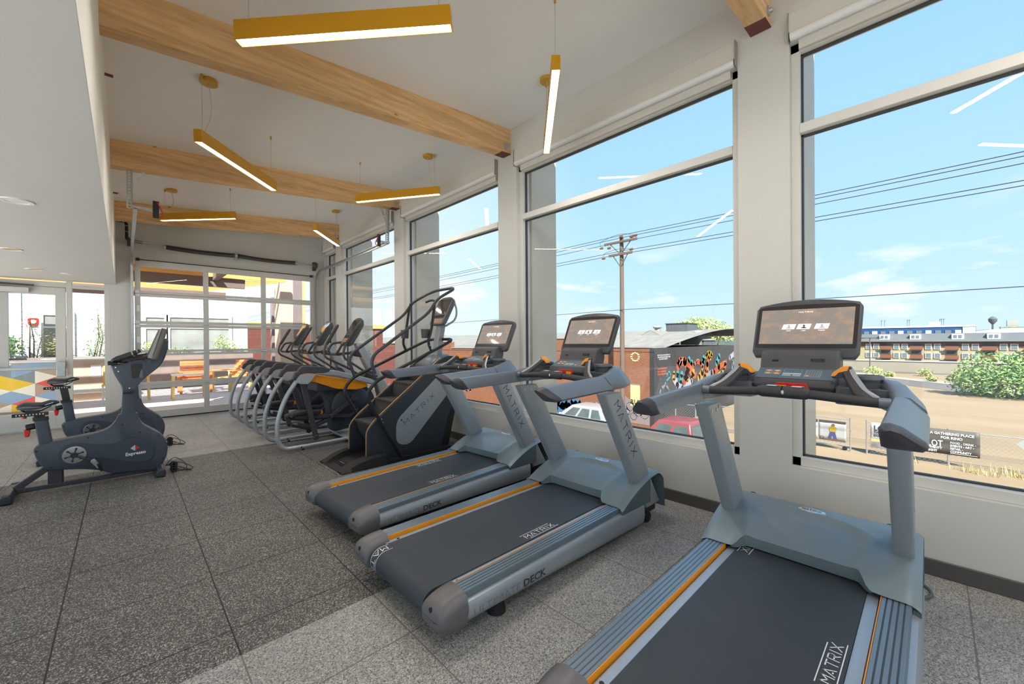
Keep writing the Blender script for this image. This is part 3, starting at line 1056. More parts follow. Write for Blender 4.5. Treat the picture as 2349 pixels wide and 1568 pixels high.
def treadmill(name, label, loc, rz, far_logo):
    r = thing(name, label, 'treadmill', loc, rz, 'treadmills along the windows')
    # deck frame with its bulged side skirts
    for s in (-1, 1):
        b = MB()
        secs = []
        for X, zb in ((0.0, .095), (.5, .078), (1.0, .058), (1.4, .040), (1.62, .032)):
            secs.append([(X, s * v, z) for v, z in ((.30, .185), (.430, .190), (.448, .184), (.460, .165), (.463, (.165 + zb) / 2), (.456, zb + .02), (.440, zb), (.30, zb))])
        b.loft(secs)
        b.build('side_frame', M['silver'], r, ang=35)
        b = MB()
        p = []
        g0, g1, n = .330, .428, 5
        p.append((g0, .192)); p.append((g0, .219))
        wd = (g1 - g0) / n
        for k in range(n):
            a = g0 + k * wd
            p += [(a + .0015, .2215), (a + wd - .005, .2215), (a + wd - .0042, .2185), (a + wd - .0008, .2185)]
        p += [(g1, .2195), (g1, .192)]
        b.loft([[(X, s * v, z) for v, z in p] for X in (0.0, 1.345)])
        rl = b.build('side_rail', M['rail'], r, ang=20)
        b = MB()
        for k in range(n - 1):
            a = g0 + (k + 1) * wd
            v0, v1 = sorted((s * (a - .0048), s * (a - .0008)))
            b.box(.002, 1.343, v0, v1, .2180, .2188)
        b.build('rail_groove', M['railg'], rl)
        b = MB()
        v0, v1 = sorted((s * .3265, s * .330))
        b.box(.0, 1.345, v0, v1, .190, .2225)
        b.build('edge_strip', M['orange'], rl, bevel=.0008)
        # rear end cap
        b = MB()
        secs = []
        for q in range(9):
            t = q / 8
            X = .003 - .150 * sin(t * pi / 2)
            k = cos(t * pi / 2) ** .55 if t < 1 else .02
            k = max(k, .06)
            zt, zb = .148 + .088 * k, .148 - .075 * k
            o = .463 - .010 * (1 - k) - .05 * (1 - k) ** 2
            i = .302 + .006 * (1 - k)
            cr_ = .022 * k + .002
            secs.append([(X, s * v, z) for v, z in ((i, zb), (i, zt - cr_), (i + cr_, zt), (o - cr_ * 2.2, zt), (o - cr_ * .4, zt - cr_ * .9), (o, zt - cr_ * 2.4), (o + .001, (zt + zb) / 2), (o - .006, zb + cr_), (o - cr_, zb))])
        b.loft(secs)
        ec = b.build('end_cap', M['capg'], r, ang=50)
        b = MB()
        b.cyl((-.146, s * .375, .185), (-.120, s * .375, .185), .011, n=14)
        b.cyl((-.146, s * .372, .158), (-.120, s * .372, .158), .008, n=12)
        b.build('adjuster_hole', M['rubber'], ec)
        # rear foot
        b = MB()
        b.cyl((.25, s * .37, 0.0), (.25, s * .37, .10), .05, .028, 18)
        b.build('foot', M['rubber'], r)
    # belt with its rear roller bend
    def belt_pt(d, u, off=0):
        """d runs forward along the top from the crown of the rear bend (negative goes round the roller)"""
        R = .066
        cz = .205 - R
        if d >= 0:
            return (-.062 + d, u, .205 + off)
        a = -d / R
        return (-.062 - (R + off) * sin(a), u, cz + (R + off) * cos(a))
    b = MB()
    ds = [1.52, .8, 0] + [-.066 * a * pi / 12 for a in range(1, 13)]
    top = [belt_pt(d, 0) for d in ds] + [(.5, 0, .205 - .132), (1.52, 0, .205 - .132)]
    b.loft([[(p[0], u, p[2]) for p in top] for u in (-.277, .277)])
    bt = b.build('belt', M['belt'], r, ang=25)
    b = MB()
    for s in (-1, 1):
        v0, v1 = sorted((s * .2785, s * .3195))
        b.box(-.02, 1.40, v0, v1, .15, .199)
    b.build('deck_edge', M['deck'], r)
    for X in (.06,):
        for s in (-1, 1):
            b = MB(); b.cyl((X, s * .300, .199), (X, s * .300, .2005), .009, n=14); b.cyl((X, s * .300, .2005), (X, s * .300, .201), .004, n=8)
            b.build('screw', M['black'], r)
    # logos woven on the belt: near edge reads forward, far edge reads the other way round
    b = MB()
    f0 = lambda s_, v: belt_pt(.665 + s_, -.254 + v, .0012)
    strokes(b, 'MATRIX', f0, .245, .034, sub=2)
    for v in (-.012, .045):
        s0, s1 = (-.02, .235) if v > 0 else (.015, .27)
        b.poly([f0(s0, v), f0(s1, v), f0(s1, v + .0035), f0(s0, v + .0035)])
    b.build('belt_logo', M['print_w'], bt)
    b = MB()
    f1 = lambda s_, v: belt_pt(far_logo - s_, .254 - v, .0012)
    strokes(b, 'MATRIX', f1, .245, .034, sub=8)
    for v in (-.012, .045):
        for q in range(24):
            s0, s1 = -.02 + q * .012, -.02 + (q + 1) * .012
            b.poly([f1(s0, v), f1(s1, v), f1(s1, v + .0035), f1(s0, v + .0035)])
    b.build('belt_logo', M['print_w'], bt)
    # motor hood
    b = MB()
    nx, nu = 40, 60
    def hp(i, j):
        u = -.457 + .914 * j
        x0 = 1.325 + (.075 - .0 * abs(u)) * (1 - min(1, max(0, (abs(u) - .24) / .04)))
        X = x0 + (1.93 - x0) * i
        return (X, u, hood_z(X, u))
    b.grid(nx, nu, hp)
    rows = []
    for j in range(nu + 1):
        p = hp(0, j / nu)
        rows.append(p)
    zl = lambda u: .222 if abs(u) > .30 else .214
    for j in range(nu):
        p, q = rows[j], rows[j + 1]
        b.poly([p, q, (q[0] + .012, q[1], zl(q[1])), (p[0] + .012, p[1], zl(p[1]))])
    bk = [hp(1, j / nu) for j in range(nu + 1)]
    for p, q in zip(bk, bk[1:]):
        b.poly([p, q, (q[0] + .02, q[1], .07), (p[0] + .02, p[1], .07)])
    h = b.build('hood', M['hood'], r, ang=60, recalc=False)
    for s in (-1, 1):
        b = MB()
        pr = []
        n = 14
        for k in range(n + 1):
            X = 1.328 + (1.72 - 1.328) * k / n
            pr.append((X, hood_z(X, .45) - .006))
        pr += [(1.72, .17), (1.328, .182)]
        v0, v1 = sorted((s * .43, s * .4565))
        b.prism(pr, 'y', v0, v1)
        b.build('hood_side', M['hooddk'], h, ang=25)
        b = MB()
        c = (1.86, s * .33)
        b.lathe([(.001, .001), (.014, .001), (.015, 0), (.001, -.001)], (c[0], c[1], hood_z(*c) + .001), 14)
        b.build('hood_screw', M['black'], h)
    b = MB()
    n = 32
    def bad(k, ra, rb, dz):
        a = 2 * pi * k / n
        X, u = 1.765 + rb * cos(a), ra * sin(a)
        return (X, u, hood_z(1.765, 0) + dz + (X - 1.765) * .12)
    b.loft([[bad(k, .068, .026, -.004) for k in range(n)], [bad(k, .066, .024, .007) for k in range(n)], [bad(k, .060, .019, .008) for k in range(n)]])
    bd = b.build('badge', M['badge'], h, ang=30)
    b = MB()
    zb_ = hood_z(1.765, 0) + .0092
    strokes(b, 'MATRIX', plane_fn((1.758, .045, zb_ - .0006), (0, -1, 0), (1, 0, .12)), .09, .016, t=.16)
    b.build('badge_logo', M['print_d'], bd)
    # uprights
    for s in (-1, 1):
        b = MB()
        def sec(xc, z, wx=.098):
            o, i = .430, .352
            pts = rpoly([(xc - wx, i), (xc + wx, i), (xc + wx, o), (xc - wx, o)], .016, 3)
            return [(x, s * y, z) for x, y in pts]
        b.loft([sec(1.812, .118, .108), sec(1.690, .31, .103), sec(1.262, 1.018, .097)])
        up_ = b.build('upright', M['silver'], r, ang=50)
        lx = lambda z: 1.690 + (1.262 - 1.690) * (z - .31) / (1.018 - .31)
        dvec = Vector((1.690 - 1.262, 0, .31 - 1.018)).normalized()
        nvec = Vector((-dvec.z, 0, dvec.x)) * -1
        b = MB()
        o0 = Vector((lx(.955), s * .4308, .955)) 
        if s < 0:
            strokes(b, 'MATRIX', plane_fn(o0 + nvec * .03, dvec, -nvec), .47, .06, gap=.55, t=.11)
        else:
            strokes(b, 'MATRIX', plane_fn(o0 + dvec * .47 + nvec * -.03, -dvec, nvec), .47, .06, gap=.55, t=.11)
        b.build('upright_logo', M['print_d'], up_)
        for z, dx in ((.985, -.07), (.985, .0), (1.0, .05)):
            b = MB(); b.cyl((lx(z) + dx, s * .349, z), (lx(z) + dx, s * .3515, z), .009, n=12)
            b.build('bolt', M['steel'], up_)
        # transport wheel in a fork
        b = MB()
        b.lathe([(.012, -.014), (.036, -.014), (.041, -.008), (.041, .008), (.036, .014), (.012, .014)], (1.735, s * .418, .041), 22, 'y')
        b.build('wheel', M['rubber'], r)
        b = MB(); b.cyl((1.735, s * .395, .041), (1.735, s * .438, .041), .012); b.box(1.70, 1.77, min(s * .38, s * .398), max(s * .38, s * .398), .035, .14)
        b.build('wheel_fork', M['black'], r)
    # handlebars: long grips with a slanted rubber end
    for s in (-1, 1):
        def hs(X, zb, zt, k=1.0, ins=0):
            pts = [(.376, zb + .006), (.374, zt - .020), (.384, zt - .004), (.402, zt), (.428, zt - .010), (.478, zb + .030), (.484, zb + .014), (.472, zb + .002), (.392, zb)]
            cx_, cz_ = .424, (zb + zt) / 2
            return [(X + (z - cz_) * -ins, s * (cx_ + (u - cx_) * k), cz_ + (z - cz_) * k) for u, z in pts]
        b = MB()
        b.loft([hs(.625, 1.033, 1.118, 1, .9), hs(1.165, 1.048, 1.143)])
        b.build('handlebar', M['handle'], r, ang=35)
        b = MB()
        b.loft([hs(.560, 1.030, 1.114, .80, 1.0), hs(.575, 1.031, 1.116, .97, .95), hs(.6245, 1.033, 1.118, 1.012, .9)])
        b.build('handlebar_end', M['handcap'], r, ang=50)
        # shoulder: sweeps forward and inward, carrying the console
        b = MB()
        path = [((1.165, .424), 1.048, 1.143, 0, 1.0), ((1.255, .418), 1.050, 1.158, -.05, 1.06), ((1.345, .405), 1.050, 1.176, -.25, 1.22), ((1.43, .372), 1.055, 1.190, -.65, 1.38), ((1.475, .315), 1.065, 1.196, -1.10, 1.45), ((1.485, .235), 1.085, 1.200, -1.45, 1.40), ((1.480, .15), 1.10, 1.200, -1.57, 1.25)]
        secs = []
        for (c, zb, zt, ang_, k) in path:
            sn, cs = sin(-ang_), cos(ang_)
            row = []
            for du, z in [(-.050, zb + .006), (-.052, zt - .020), (-.042, zt - .004), (-.024, zt), (.006, zt - .007), (.050, zb + .045), (.056, zb + .02), (.046, zb + .002), (-.034, zb)]:
                du *= k
                row.append((c[0] + du * sn, s * (c[1] + du * cs), z))
            secs.append(row)
        b.loft(secs)
        b.build('shoulder', M['handle'], r, ang=45)
        # cup holder
        b = MB()
        c = (1.375, s * .275, 1.195)
        b.lathe([(.066, -.004), (.064, .010), (.058, .013), (.054, .008), (.046, -.060), (.001, -.062), (.001, -.066), (.050, -.066), (.060, -.02)], c, 26)
        b.build('cup_holder', M['tray'], r)
        b = MB()
        b.loft([[(x, s * y, z) for x, y in rpoly([(1.27, .175), (1.46, .165), (1.47, .36), (1.36, .385), (1.27, .372)], .03)] for z in (1.075, 1.150)])
        b.build('side_tray', M['tray'], r, ang=40)
    # cross bar with heart-rate grip and speed / incline toggles
    b = MB()
    pts = fillet([(1.160, .382, 1.108), (1.145, .30, 1.110), (1.128, .10, 1.128), (1.128, -.10, 1.128), (1.145, -.30, 1.110), (1.160, -.382, 1.108)], .12, 6)
    b.tube(pts, .0205, 14)
    cb = b.build('cross_bar', M['grip'], r)
    b = MB()
    b.loft([[(1.128 + k * .03 * cos(a), u, 1.129 + k * .029 * sin(a)) for a in [2 * pi * q / 16 for q in range(16)]] for u, k in ((-.105, .72), (-.088, 1.0), (-.002, 1.0))])
    b.loft([[(1.128 + k * .03 * cos(a), u, 1.129 + k * .029 * sin(a)) for a in [2 * pi * q / 16 for q in range(16)]] for u, k in ((.105, .72), (.088, 1.0), (.002, 1.0))])
    b.build('centre_grip', M['grip'], cb)
    b = MB(); b.ell((1.100, -.004, 1.129), (.004, .007, .011)); b.build('safety_clip', M['steel'], cb)
    b = MB(); b.box(1.112, 1.144, -.075, -.035, 1.155, 1.1595); b.box(1.112, 1.144, .025, .065, 1.155, 1.1595)
    b.build('button_pad', M['keyline'], cb, bevel=.002)
    for s in (-1, 1):
        b = MB()
        b.cyl((1.157, s * .372, 1.1085), (1.152, s * .334, 1.1095), .0225, n=16)
        b.build('bar_collar', M['handle'], cb)
        b = MB()
        b.loft([[(x + w * .0, s * (u + dv), z + dz) for dv, dz in ((-w, -h_), (w, -h_), (w, h_), (-w, h_))] for x, u, z, w, h_ in ((1.148, .300, 1.112, .026, .014), (1.175, .272, 1.140, .022, .014), (1.235, .238, 1.190, .019, .015), (1.272, .218, 1.220, .017, .017))])
        tg = b.build('toggle_arm', M['grip'], r, bevel=.005, ang=60)
        b = MB()
        b.loft([[(x, s * (u + dv), z + dz) for dv, dz in ((-w, -h_), (w, -h_), (w, h_), (-w, h_))] for x, u, z, w, h_ in ((1.150, .330, 1.131, .010, .004), (1.182, .288, 1.156, .011, .004), (1.240, .250, 1.209, .010, .004), (1.275, .232, 1.240, .009, .004))])
        b.build('toggle_trim', M['silver'], tg, bevel=.002, ang=60)
        b = MB()
        pr = rpoly([(.236, 1.205), (.236, 1.252), (.205, 1.250), (.172, 1.222), (.160, 1.198), (.175, 1.193)], [.006, .012, .02, .02, .01, .006], 4)
        b.loft([[(x, s * u, z) for u, z in pr] for x in (1.268, 1.302)])
        b.build('toggle_paddle', M['consdk'], tg, bevel=.004)
        b = MB()
        pr = rpoly([(.220, 1.228), (.228, 1.253), (.203, 1.251), (.170, 1.223), (.159, 1.203), (.178, 1.204), (.190, 1.222)], .007, 4)
        b.loft([[(x, s * u, z) for u, z in pr] for x in (1.264, 1.300)])
        b.build('toggle_tip', M['orange'], tg, bevel=.002)
    # console: sloped keypad, upright pad, screen
    b = MB()
    pod = rpoly([(1.282, 1.140), (1.298, 1.176), (1.420, 1.226), (1.445, 1.305), (1.50, 1.325), (1.565, 1.27), (1.52, 1.10), (1.36, 1.085)], [.012, .012, .01, .02, .02, .03, .03, .02], 4)
    b.prism(pod, 'y', -.172, .172)
    pd = b.build('console_pod', M['console'], r, bevel=.012, ang=40, seg=3)
    kx, kz = Vector((.122, 0, .050)).normalized(), None
    kn = Vector((-kx.z, 0, kx.x))
    def kf(a, u, off=.001):
        p = Vector((1.300, 0, 1.177)) + kx * a + kn * off
        return (p.x, u, p.z)
    b = MB()
    b.poly([kf(.004, -.162), kf(.124, -.165), kf(.124, .165), kf(.004, .162)])
    kp = b.build('keypad', M['keypad'], pd)
    b = MB()
    def ring(a0, a1, u0, u1, w=.0016):
        for (p, q, v0, v1) in ((a0, a0 + w, u0, u1), (a1 - w, a1, u0, u1), (a0, a1, u0, u0 + w), (a0, a1, u1 - w, u1)):
            b.poly([kf(p, v0, .002), kf(q, v0, .002), kf(q, v1, .002), kf(p, v1, .002)])
    ring(.045, .100, .100, .132); ring(.045, .100, .062, .094)
    ring(.030, .105, -.110, -.045); ring(.080, .105, -.03, .05)
    for i in range(4):
        for j in range(3):
            ring(.036 + i * .017, .048 + i * .017, -.104 + j * .020, -.090 + j * .020, .0012)
    for a0, a1, u0, u1 in ((.052, .066, -.03, .05), (.028, .030, -.03, .05), (.036, .046, .012, .05), (.036, .046, -.03, .004)):
        b.poly([kf(a0, u0, .002), kf(a1, u0, .002), kf(a1, u1, .002), kf(a0, u1, .002)])
    b.build('keypad_print', M['keyline'], kp)
    b = MB()
    for u in (.116, .078):
        for a in (.058, .087):
            b.loft([[kf(a + .009 * cos(t), u + .012 * sin(t), o) for t in [2 * pi * q / 14 for q in range(14)]] for o in (.001, .0025)])
    b.loft([[kf(.040 + .006 * cos(t), -.057 + .009 * sin(t), o) for t in [2 * pi * q / 12 for q in range(12)]] for o in (.001, .0035)])
    b.build('keypad_button', M['keyor'], kp)
    b = MB(); b.box(1.430, 1.44, .085, .115, 1.250, 1.268)
    b.build('usb_port', M['rubber'], pd)
    b = MB(); b.box(1.4305, 1.442, -.115, -.055, 1.252, 1.278)
    jp = b.build('jack_plate', M['consdk'], pd)
    for u in (-.106, -.064):
        b = MB(); b.cyl((1.428, u, 1.271), (1.436, u, 1.271), .0042, n=10)
        b.build('audio_jack', M['rubber'], jp)
    b = MB()
    pr = rpoly([(-.075, 1.137), (-.062, 1.122), (.062, 1.122), (.075, 1.137), (.062, 1.160), (-.062, 1.160)], .006)
    b.prism([(u, z) for u, z in pr], 'x', 1.276, 1.300)
    es = b.build('emergency_stop', M['red'], pd, bevel=.003)
    for s in (-1, 1):
        b = MB(); b.prism([(s * .018, 1.128), (s * .056, 1.128), (s * .066, 1.138), (s * .056, 1.147), (s * .018, 1.147)], 'x', 1.272, 1.279)
        b.build('stop_arrow', M['yellow'], es)
    b = MB(); b.prism(rpoly([(-.016, 1.125), (.016, 1.125), (.016, 1.150), (-.016, 1.150)], .003), 'x', 1.270, 1.279)
    b.build('stop_button', M['red'], es)
    # screen
    vx = Vector((.442, 0, .897)).normalized()
    nn = Vector((-.897, 0, .442)).normalized()
    B0 = Vector((1.512, 0, 1.283))
    def sp(u, v, w):
        p = B0 + vx * v + nn * w
        return (p.x, u, p.z)
    def outline(k=0):
        pts = [(-.238 + k, .03), (-.222 + k, .0 + k), (.222 - k, .0 + k), (.238 - k, .03), (.243 - k, .30)]
        top = []
        for q in range(9):
            t = q / 8
            u = .228 - .456 * t
            top.append((u * (1 - k * 4), .326 + .030 * (1 - (u / .228) ** 2) - k))
        pts += top + [(-.243 + k, .30)]
        return pts
    b = MB()
    b.loft([[sp(u, v, w) for u, v in outline(k)] for k, w in ((.045, -.062), (.012, -.050), (.0, -.030), (.0, -.006), (.006, .0))])
    sc_ = b.build('screen_housing', M['console'], r, ang=50)
    b = MB()
    pts = [(-.226, .052), (.226, .052), (.231, .305), (.20, .316), (0, .321), (-.20, .316), (-.231, .305)]
    b.loft([[sp(u, v, w) for u, v in rpoly(pts, .01)] for w in (-.002, .0022)])
    b.build('bezel_glass', M['bezel'], sc_)
    b = MB()
    b.loft([[sp(u, v, w) for u, v in ((-.210, .075), (.210, .075), (.213, .292), (-.213, .292))] for w in (0, .0034)])
    ds_ = b.build('display', M['display'], sc_)
    for q, u0 in enumerate((.105, .035, -.045)):
        b = MB()
        wv_ = .060
        b.poly([sp(u0, .165, .0042), sp(u0 - wv_, .165, .0042), sp(u0 - wv_ - .008, .197, .0042), sp(u0 - .008, .197, .0042)])
        tl = b.build('screen_tile', M['tile_w'], ds_)
        b = MB()
        cu = u0 - wv_ / 2 - .004
        b.loft([[sp(cu + .005 * cos(t), .186 + .006 * sin(t), w) for t in [2 * pi * k / 12 for k in range(12)]] for w in (.0043, .0048)])
        b.poly([sp(cu - .013, .170, .0046), sp(cu + .013, .170, .0046), sp(cu + .009, .176, .0046), sp(cu + .003, .178, .0046), sp(cu + .003, .182, .0046), sp(cu - .003, .182, .0046), sp(cu - .003, .178, .0046), sp(cu - .009, .176, .0046)])
        b.build('user_icon', M['tile_d'] if q == 1 else M['tile_m'], tl)
        text_obj('tile_caption', ('Guest', 'Login', 'Register')[q], M['tile_w'], sp(cu, .154, .0042), (0, -1, 0), tuple(vx), .009, ds_, .0002, 'CENTER')
    b = MB(); strokes(b, 'MATRIX', plane_fn(sp(.030, .268, .0042), (0, -1, 0), tuple(vx)), .064, .008, t=.2)
    b.build('screen_title', M['tile_w'], ds_)
    b = MB(); strokes(b, 'MATRIX', plane_fn(sp(.062, .026, .0008), (0, -1, 0), tuple(vx)), .118, .011, t=.17)
    b.build('chin_logo', M['print_w'], sc_)
    b = MB()
    for (u0, u1, v0, v1) in ((-.052, .052, .344, .3455), (-.052, .052, .327, .3285), (-.052, -.0505, .327, .3455), (.0505, .052, .327, .3455), (-.045, .045, .3355, .337), (-.012, .012, .3405, .342)):
        b.poly([sp(u0, v0, .0008), sp(u1, v0, .0008), sp(u1, v1, .0008), sp(u0, v1, .0008)])
    b.build('speaker_mark', M['print_g'], sc_)
    # skirt lettering on both sides
    for s in (-1, 1):
        ux = (1, 0, 0) if s < 0 else (-1, 0, 0)
        x0 = .03 if s < 0 else .60
        text_obj('skirt_lettering', 'ULTIMATE', M['print_g'], (x0, s * .4645, .112), ux, (0, 0, 1), .052, r, -.0006, width=.30)
        text_obj('skirt_lettering', 'DECK', M['print_d'], (x0 + (.325 if s < 0 else -.325), s * .4645, .112), ux, (0, 0, 1), .052, r, .0012, width=.17)
    # belly pan, so the deck is closed beneath
    b = MB(); b.box(.02, 1.75, -.30, .30, .055, .072); b.box(1.40, 1.90, -.40, .40, .05, .20)
    b.build('belly_pan', M['black'], r)
    return r

treadmill('treadmill', 'treadmill closest to the camera, seen from behind its belt, before the rightmost window', (1.118, .495, 0), 0, 1.66)
treadmill('treadmill', 'middle treadmill in the row, its silver skirt and full belt in view', (1.118, 1.928, 0), 0, .02)
treadmill('treadmill', 'treadmill farthest from the camera, beside the stair climber', (1.22, 3.088, 0), radians(4.05), 1.10)
# ================================================================ stair climber
M['navy'] = pm('climber_shell', (46, 52, 60), .42, var=.05, sc=5, bump=.05, bsc=400, spec=.55)
M['cdark'] = pm('climber_black', (30, 29, 31), .55, var=.1, sc=9, bump=.08, bsc=300)
M['ctube'] = pm('climber_tube', (66, 66, 72), .4, metal=.25, var=.04, sc=8)
M['ctubelow'] = pm('climber_lower_tube', (34, 33, 37), .42, metal=.1, var=.05, sc=8)
M['gold'] = pm('gold_trim', (184, 140, 88), .35, metal=.3, var=.04)
M['tread'] = pm('tread_plastic', (62, 59, 57), .6, var=.08, sc=20, bump=.2, bsc=180)
M['mirror'] = pm('dark_glass', (70, 64, 58), .08, var=.1, sc=3, coat=.5)
M['key_o'] = pm('console_buttons', (216, 150, 96), .5, var=.1, sc=30)

def climber():
    r = thing('stair_climber', 'black and silver stair climber between the farthest treadmill and the ellipticals', 'stair climber', (1.62, 4.58, 0))
    X = lambda x: x - 1.62
    # base with raised side wings
    b = MB()
    b.prism([(.0, 0), (1.50, 0), (1.50, .05), (.30, .05), (.0, .008)], 'y', -.325, .325)
    b.build('base_pan', M['cdark'], r, bevel=.004)
    for s in (-1, 1):
        b = MB()
        secs = []
        for x, z, i in ((.0, .012, .17), (.10, .065, .18), (.20, .098, .19), (.32, .118, .195), (.50, .122, .20)):
            secs.append([(x, s * v, zz) for v, zz in ((i, .008), (i + .012, z), (.285, z + .006), (.318, z - .02), (.332, .008))])
        b.loft(secs)
        b.build('base_wing', M['cdark'], r, ang=30)
    b = MB()
    for q in range(9):
        b.box(.09 + q * .028, .102 + q * .028, -.165, .165, .02, .033)
    b.build('grip_ribs', M['rubber'], r)
    b = MB(); b.box(.12, .135, -.06, .06, .034, .0355)
    b.build('floor_label', M['print_g'], r)
    # side panels
    pan = [(1.92, .05), (1.925, .385), (1.955, .43), (2.035, .507), (2.90, 1.160), (3.02, 1.20), (3.20, 1.16), (3.225, 1.02), (3.14, .62), (3.01, .46), (2.89, .03)]
    for s in (-1, 1):
        b = MB()
        v0, v1 = sorted((s * .222, s * .256))
        b.prism(rpoly([(X(x), z) for x, z in pan], [.01, .08, .08, .06, .08, .08, .06, .08, .05, .06, .01]), 'y', v0, v1)
        p = b.build('side_panel', M['navy'], r, bevel=.006, ang=40)
        b = MB()
        b.tube(fillet([(X(1.918), s * .236, .10), (X(1.922), s * .236, .40), (X(2.03), s * .236, .512), (X(2.90), s * .236, 1.168)], .10, 6), .0065, 8)
        b.build('gold_trim', M['gold'], p)
        b = MB()
        bad = rpoly([(2.271, .190), (2.271, .46), (2.836, .937), (2.98, .93), (3.006, .72), (2.44, .150)], [.09, .10, .03, .05, .05, .10], 6)
        v0, v1 = sorted((s * .256, s * .2605))
        b.prism([(X(x), z) for x, z in bad], 'y', v0, v1)
        pl = b.build('badge_plate', M['silver'], p, bevel=.002)
        d = Vector((.80, 0, .60))
        n = Vector((-.60, 0, .80))
        o = Vector((X(2.395), s * .2612, .395))
        b = MB()
        if s < 0:
            strokes(b, 'MATRIX', plane_fn(o, d, n), .50, .052, gap=.55, t=.11)
        else:
            strokes(b, 'MATRIX', plane_fn(o + d * .50, -d, n), .50, .052, gap=.55, t=.11)
        b.build('badge_logo', M['print_d'], pl)
        b = MB(); b.cyl((X(2.34), s * .2605, .46), (X(2.34), s * .2625, .46), .010, n=14)
        b.build('panel_screw', M['rubber'], pl)
        b = MB()
        b.prism([(X(2.50), .02), (X(3.01), .02), (X(3.16), .62), (X(3.08), .60), (X(2.96), .46), (X(2.80), .30)], 'y', *sorted((s * .19, s * .235)))
        b.build('lower_cover', M['cdark'], r)
    # drum of steps
    for k, (x, z) in enumerate(((1.985, .46), (2.232, .687), (2.480, .875), (2.725, 1.06))):
        b = MB()
        b.box(X(x), X(x + .25), -.218, .218, z - .022, z)
        tr = b.build('step_tread', M['tread'], r, bevel=.004)
        b = MB()
        for q in range(7):
            b.box(X(x - .006), X(x + .014), -.205 + q * .062, -.205 + q * .062 + .038, z - .026, z + .003)
        b.build('tread_nosing', M['tread'], tr, bevel=.003)
        b = MB()
        if k == 0:
            b.loft([[(X(xx), v, zz) for xx, zz in ((2.0, .44), (2.035, .30), (2.10, .20), (2.16, .16), (2.18, .18), (2.12, .22), (2.055, .31), (2.02, .44))] for v in (-.214, .214)])
        else:
            b.prism([(X(x + .008), z - .02), (X(x - .012), z - .215), (X(x + .006), z - .215), (X(x + .026), z - .02)], 'y', -.214, .214)
        b.build('step_riser', M['tread'], r)
    b = MB(); b.box(X(2.2), X(2.9), -.20, .20, .05, .45); b.box(X(2.6), X(3.0), -.20, .20, .3, .85)
    b.build('drive_housing', M['cdark'], r)
    # front dome and mast
    b = MB()
    b.loft([[(X(x), v * k, z) for v, k, z in zip([-.23, -.21, -.12, 0, .12, .21, .23], [1] * 7, [z0, z0 + h * .6, z0 + h * .92, z0 + h, z0 + h * .92, z0 + h * .6, z0])] for x, z0, h in ((2.80, 1.02, .10), (2.95, 1.04, .17), (3.10, 1.03, .19), (3.20, .98, .17), (3.255, .92, .06))])
    b.build('front_dome', M['handle'], r, ang=60)
    b = MB()
    b.loft([[(X(x - .045), -.055, z), (X(x + .045), -.045, z), (X(x + .045), .045, z), (X(x - .045), .055, z)] for x, z in ((3.00, 1.10), (3.03, 1.36), (3.085, 1.66))])
    b.build('mast', M['silver'], r, bevel=.008)
    # console
    vx = Vector((.45, 0, .893)).normalized(); nn = Vector((-.893, 0, .45)).normalized()
    O = Vector((X(2.985), 0, 1.60))
    def cp(u, v, w):
        p = O + vx * v + nn * w
        return (p.x, u, p.z)
    b = MB()
    out = rpoly([(-.155, .0), (.155, .0), (.165, .12), (.175, .37), (.10, .425), (-.10, .425), (-.175, .37), (-.165, .12)], [.03, .03, .05, .06, .05, .05, .06, .05])
    b.loft([[cp(u * k, .21 + (v - .21) * k, w) for u, v in out] for k, w in ((.82, -.07), (.98, -.04), (1, -.01), (.97, .004))])
    c = b.build('console', M['tray'], r, ang=50)
    b = MB()
    b.loft([[cp(u, v, w) for u, v in rpoly([(-.135, .16), (.135, .16), (.145, .385), (-.145, .385)], .012)] for w in (0, .0065)])
    b.build('display', M['mirror'], c)
    b = MB()
    b.loft([[cp(u, v, w) for u, v in rpoly([(-.125, .10), (.125, .10), (.128, .145), (-.128, .145)], .006)] for w in (0, .0062)])
    b.build('readout', M['rubber'], c)
    b = MB()
    for i in range(6):
        for j in range(2):
            u0, v0 = -.11 + i * .038, .03 + j * .03
            b.loft([[cp(u, v, w) for u, v in rpoly([(u0, v0), (u0 + .026, v0), (u0 + .026, v0 + .02), (u0, v0 + .02)], .004, 2)] for w in (0, .0065)])
    b.build('buttons', M['key_o'], c)
    # hand rails
    hi = [(2.02, -.305, .965), (1.955, -.305, 1.15), (1.995, -.305, 1.245), (2.70, -.305, 1.735), (2.815, -.30, 1.905), (3.07, -.29, 2.045), (3.13, -.20, 2.08)]
    hi = [(X(x), u, z) for x, u, z in hi]
    full = hi + [(x, -u, z) for x, u, z in hi[::-1]]
    b = MB(); b.tube(fillet(full, [0, .10, .10, .16, .16, .10, .14, .14, .10, .16, .16, .10, .10, 0], 6), .0185, 12)
    b.build('upper_rail', M['ctube'], r)
    lo = [(2.32, -.315, .03), (2.05, -.315, .50), (1.885, -.315, .80), (2.0, -.315, .945), (2.87, -.315, 1.318), (3.07, -.29, 1.405)]
    lo = [(X(x), u, z) for x, u, z in lo]
    full = lo + [(x, -u, z) for x, u, z in lo[::-1]]
    b = MB(); b.tube(fillet(full, [0, .1, .13, .16, .1, .12, .12, .1, .16, .13, .1, 0], 6), .0195, 12)
    b.build('lower_rail', M['ctubelow'], r)
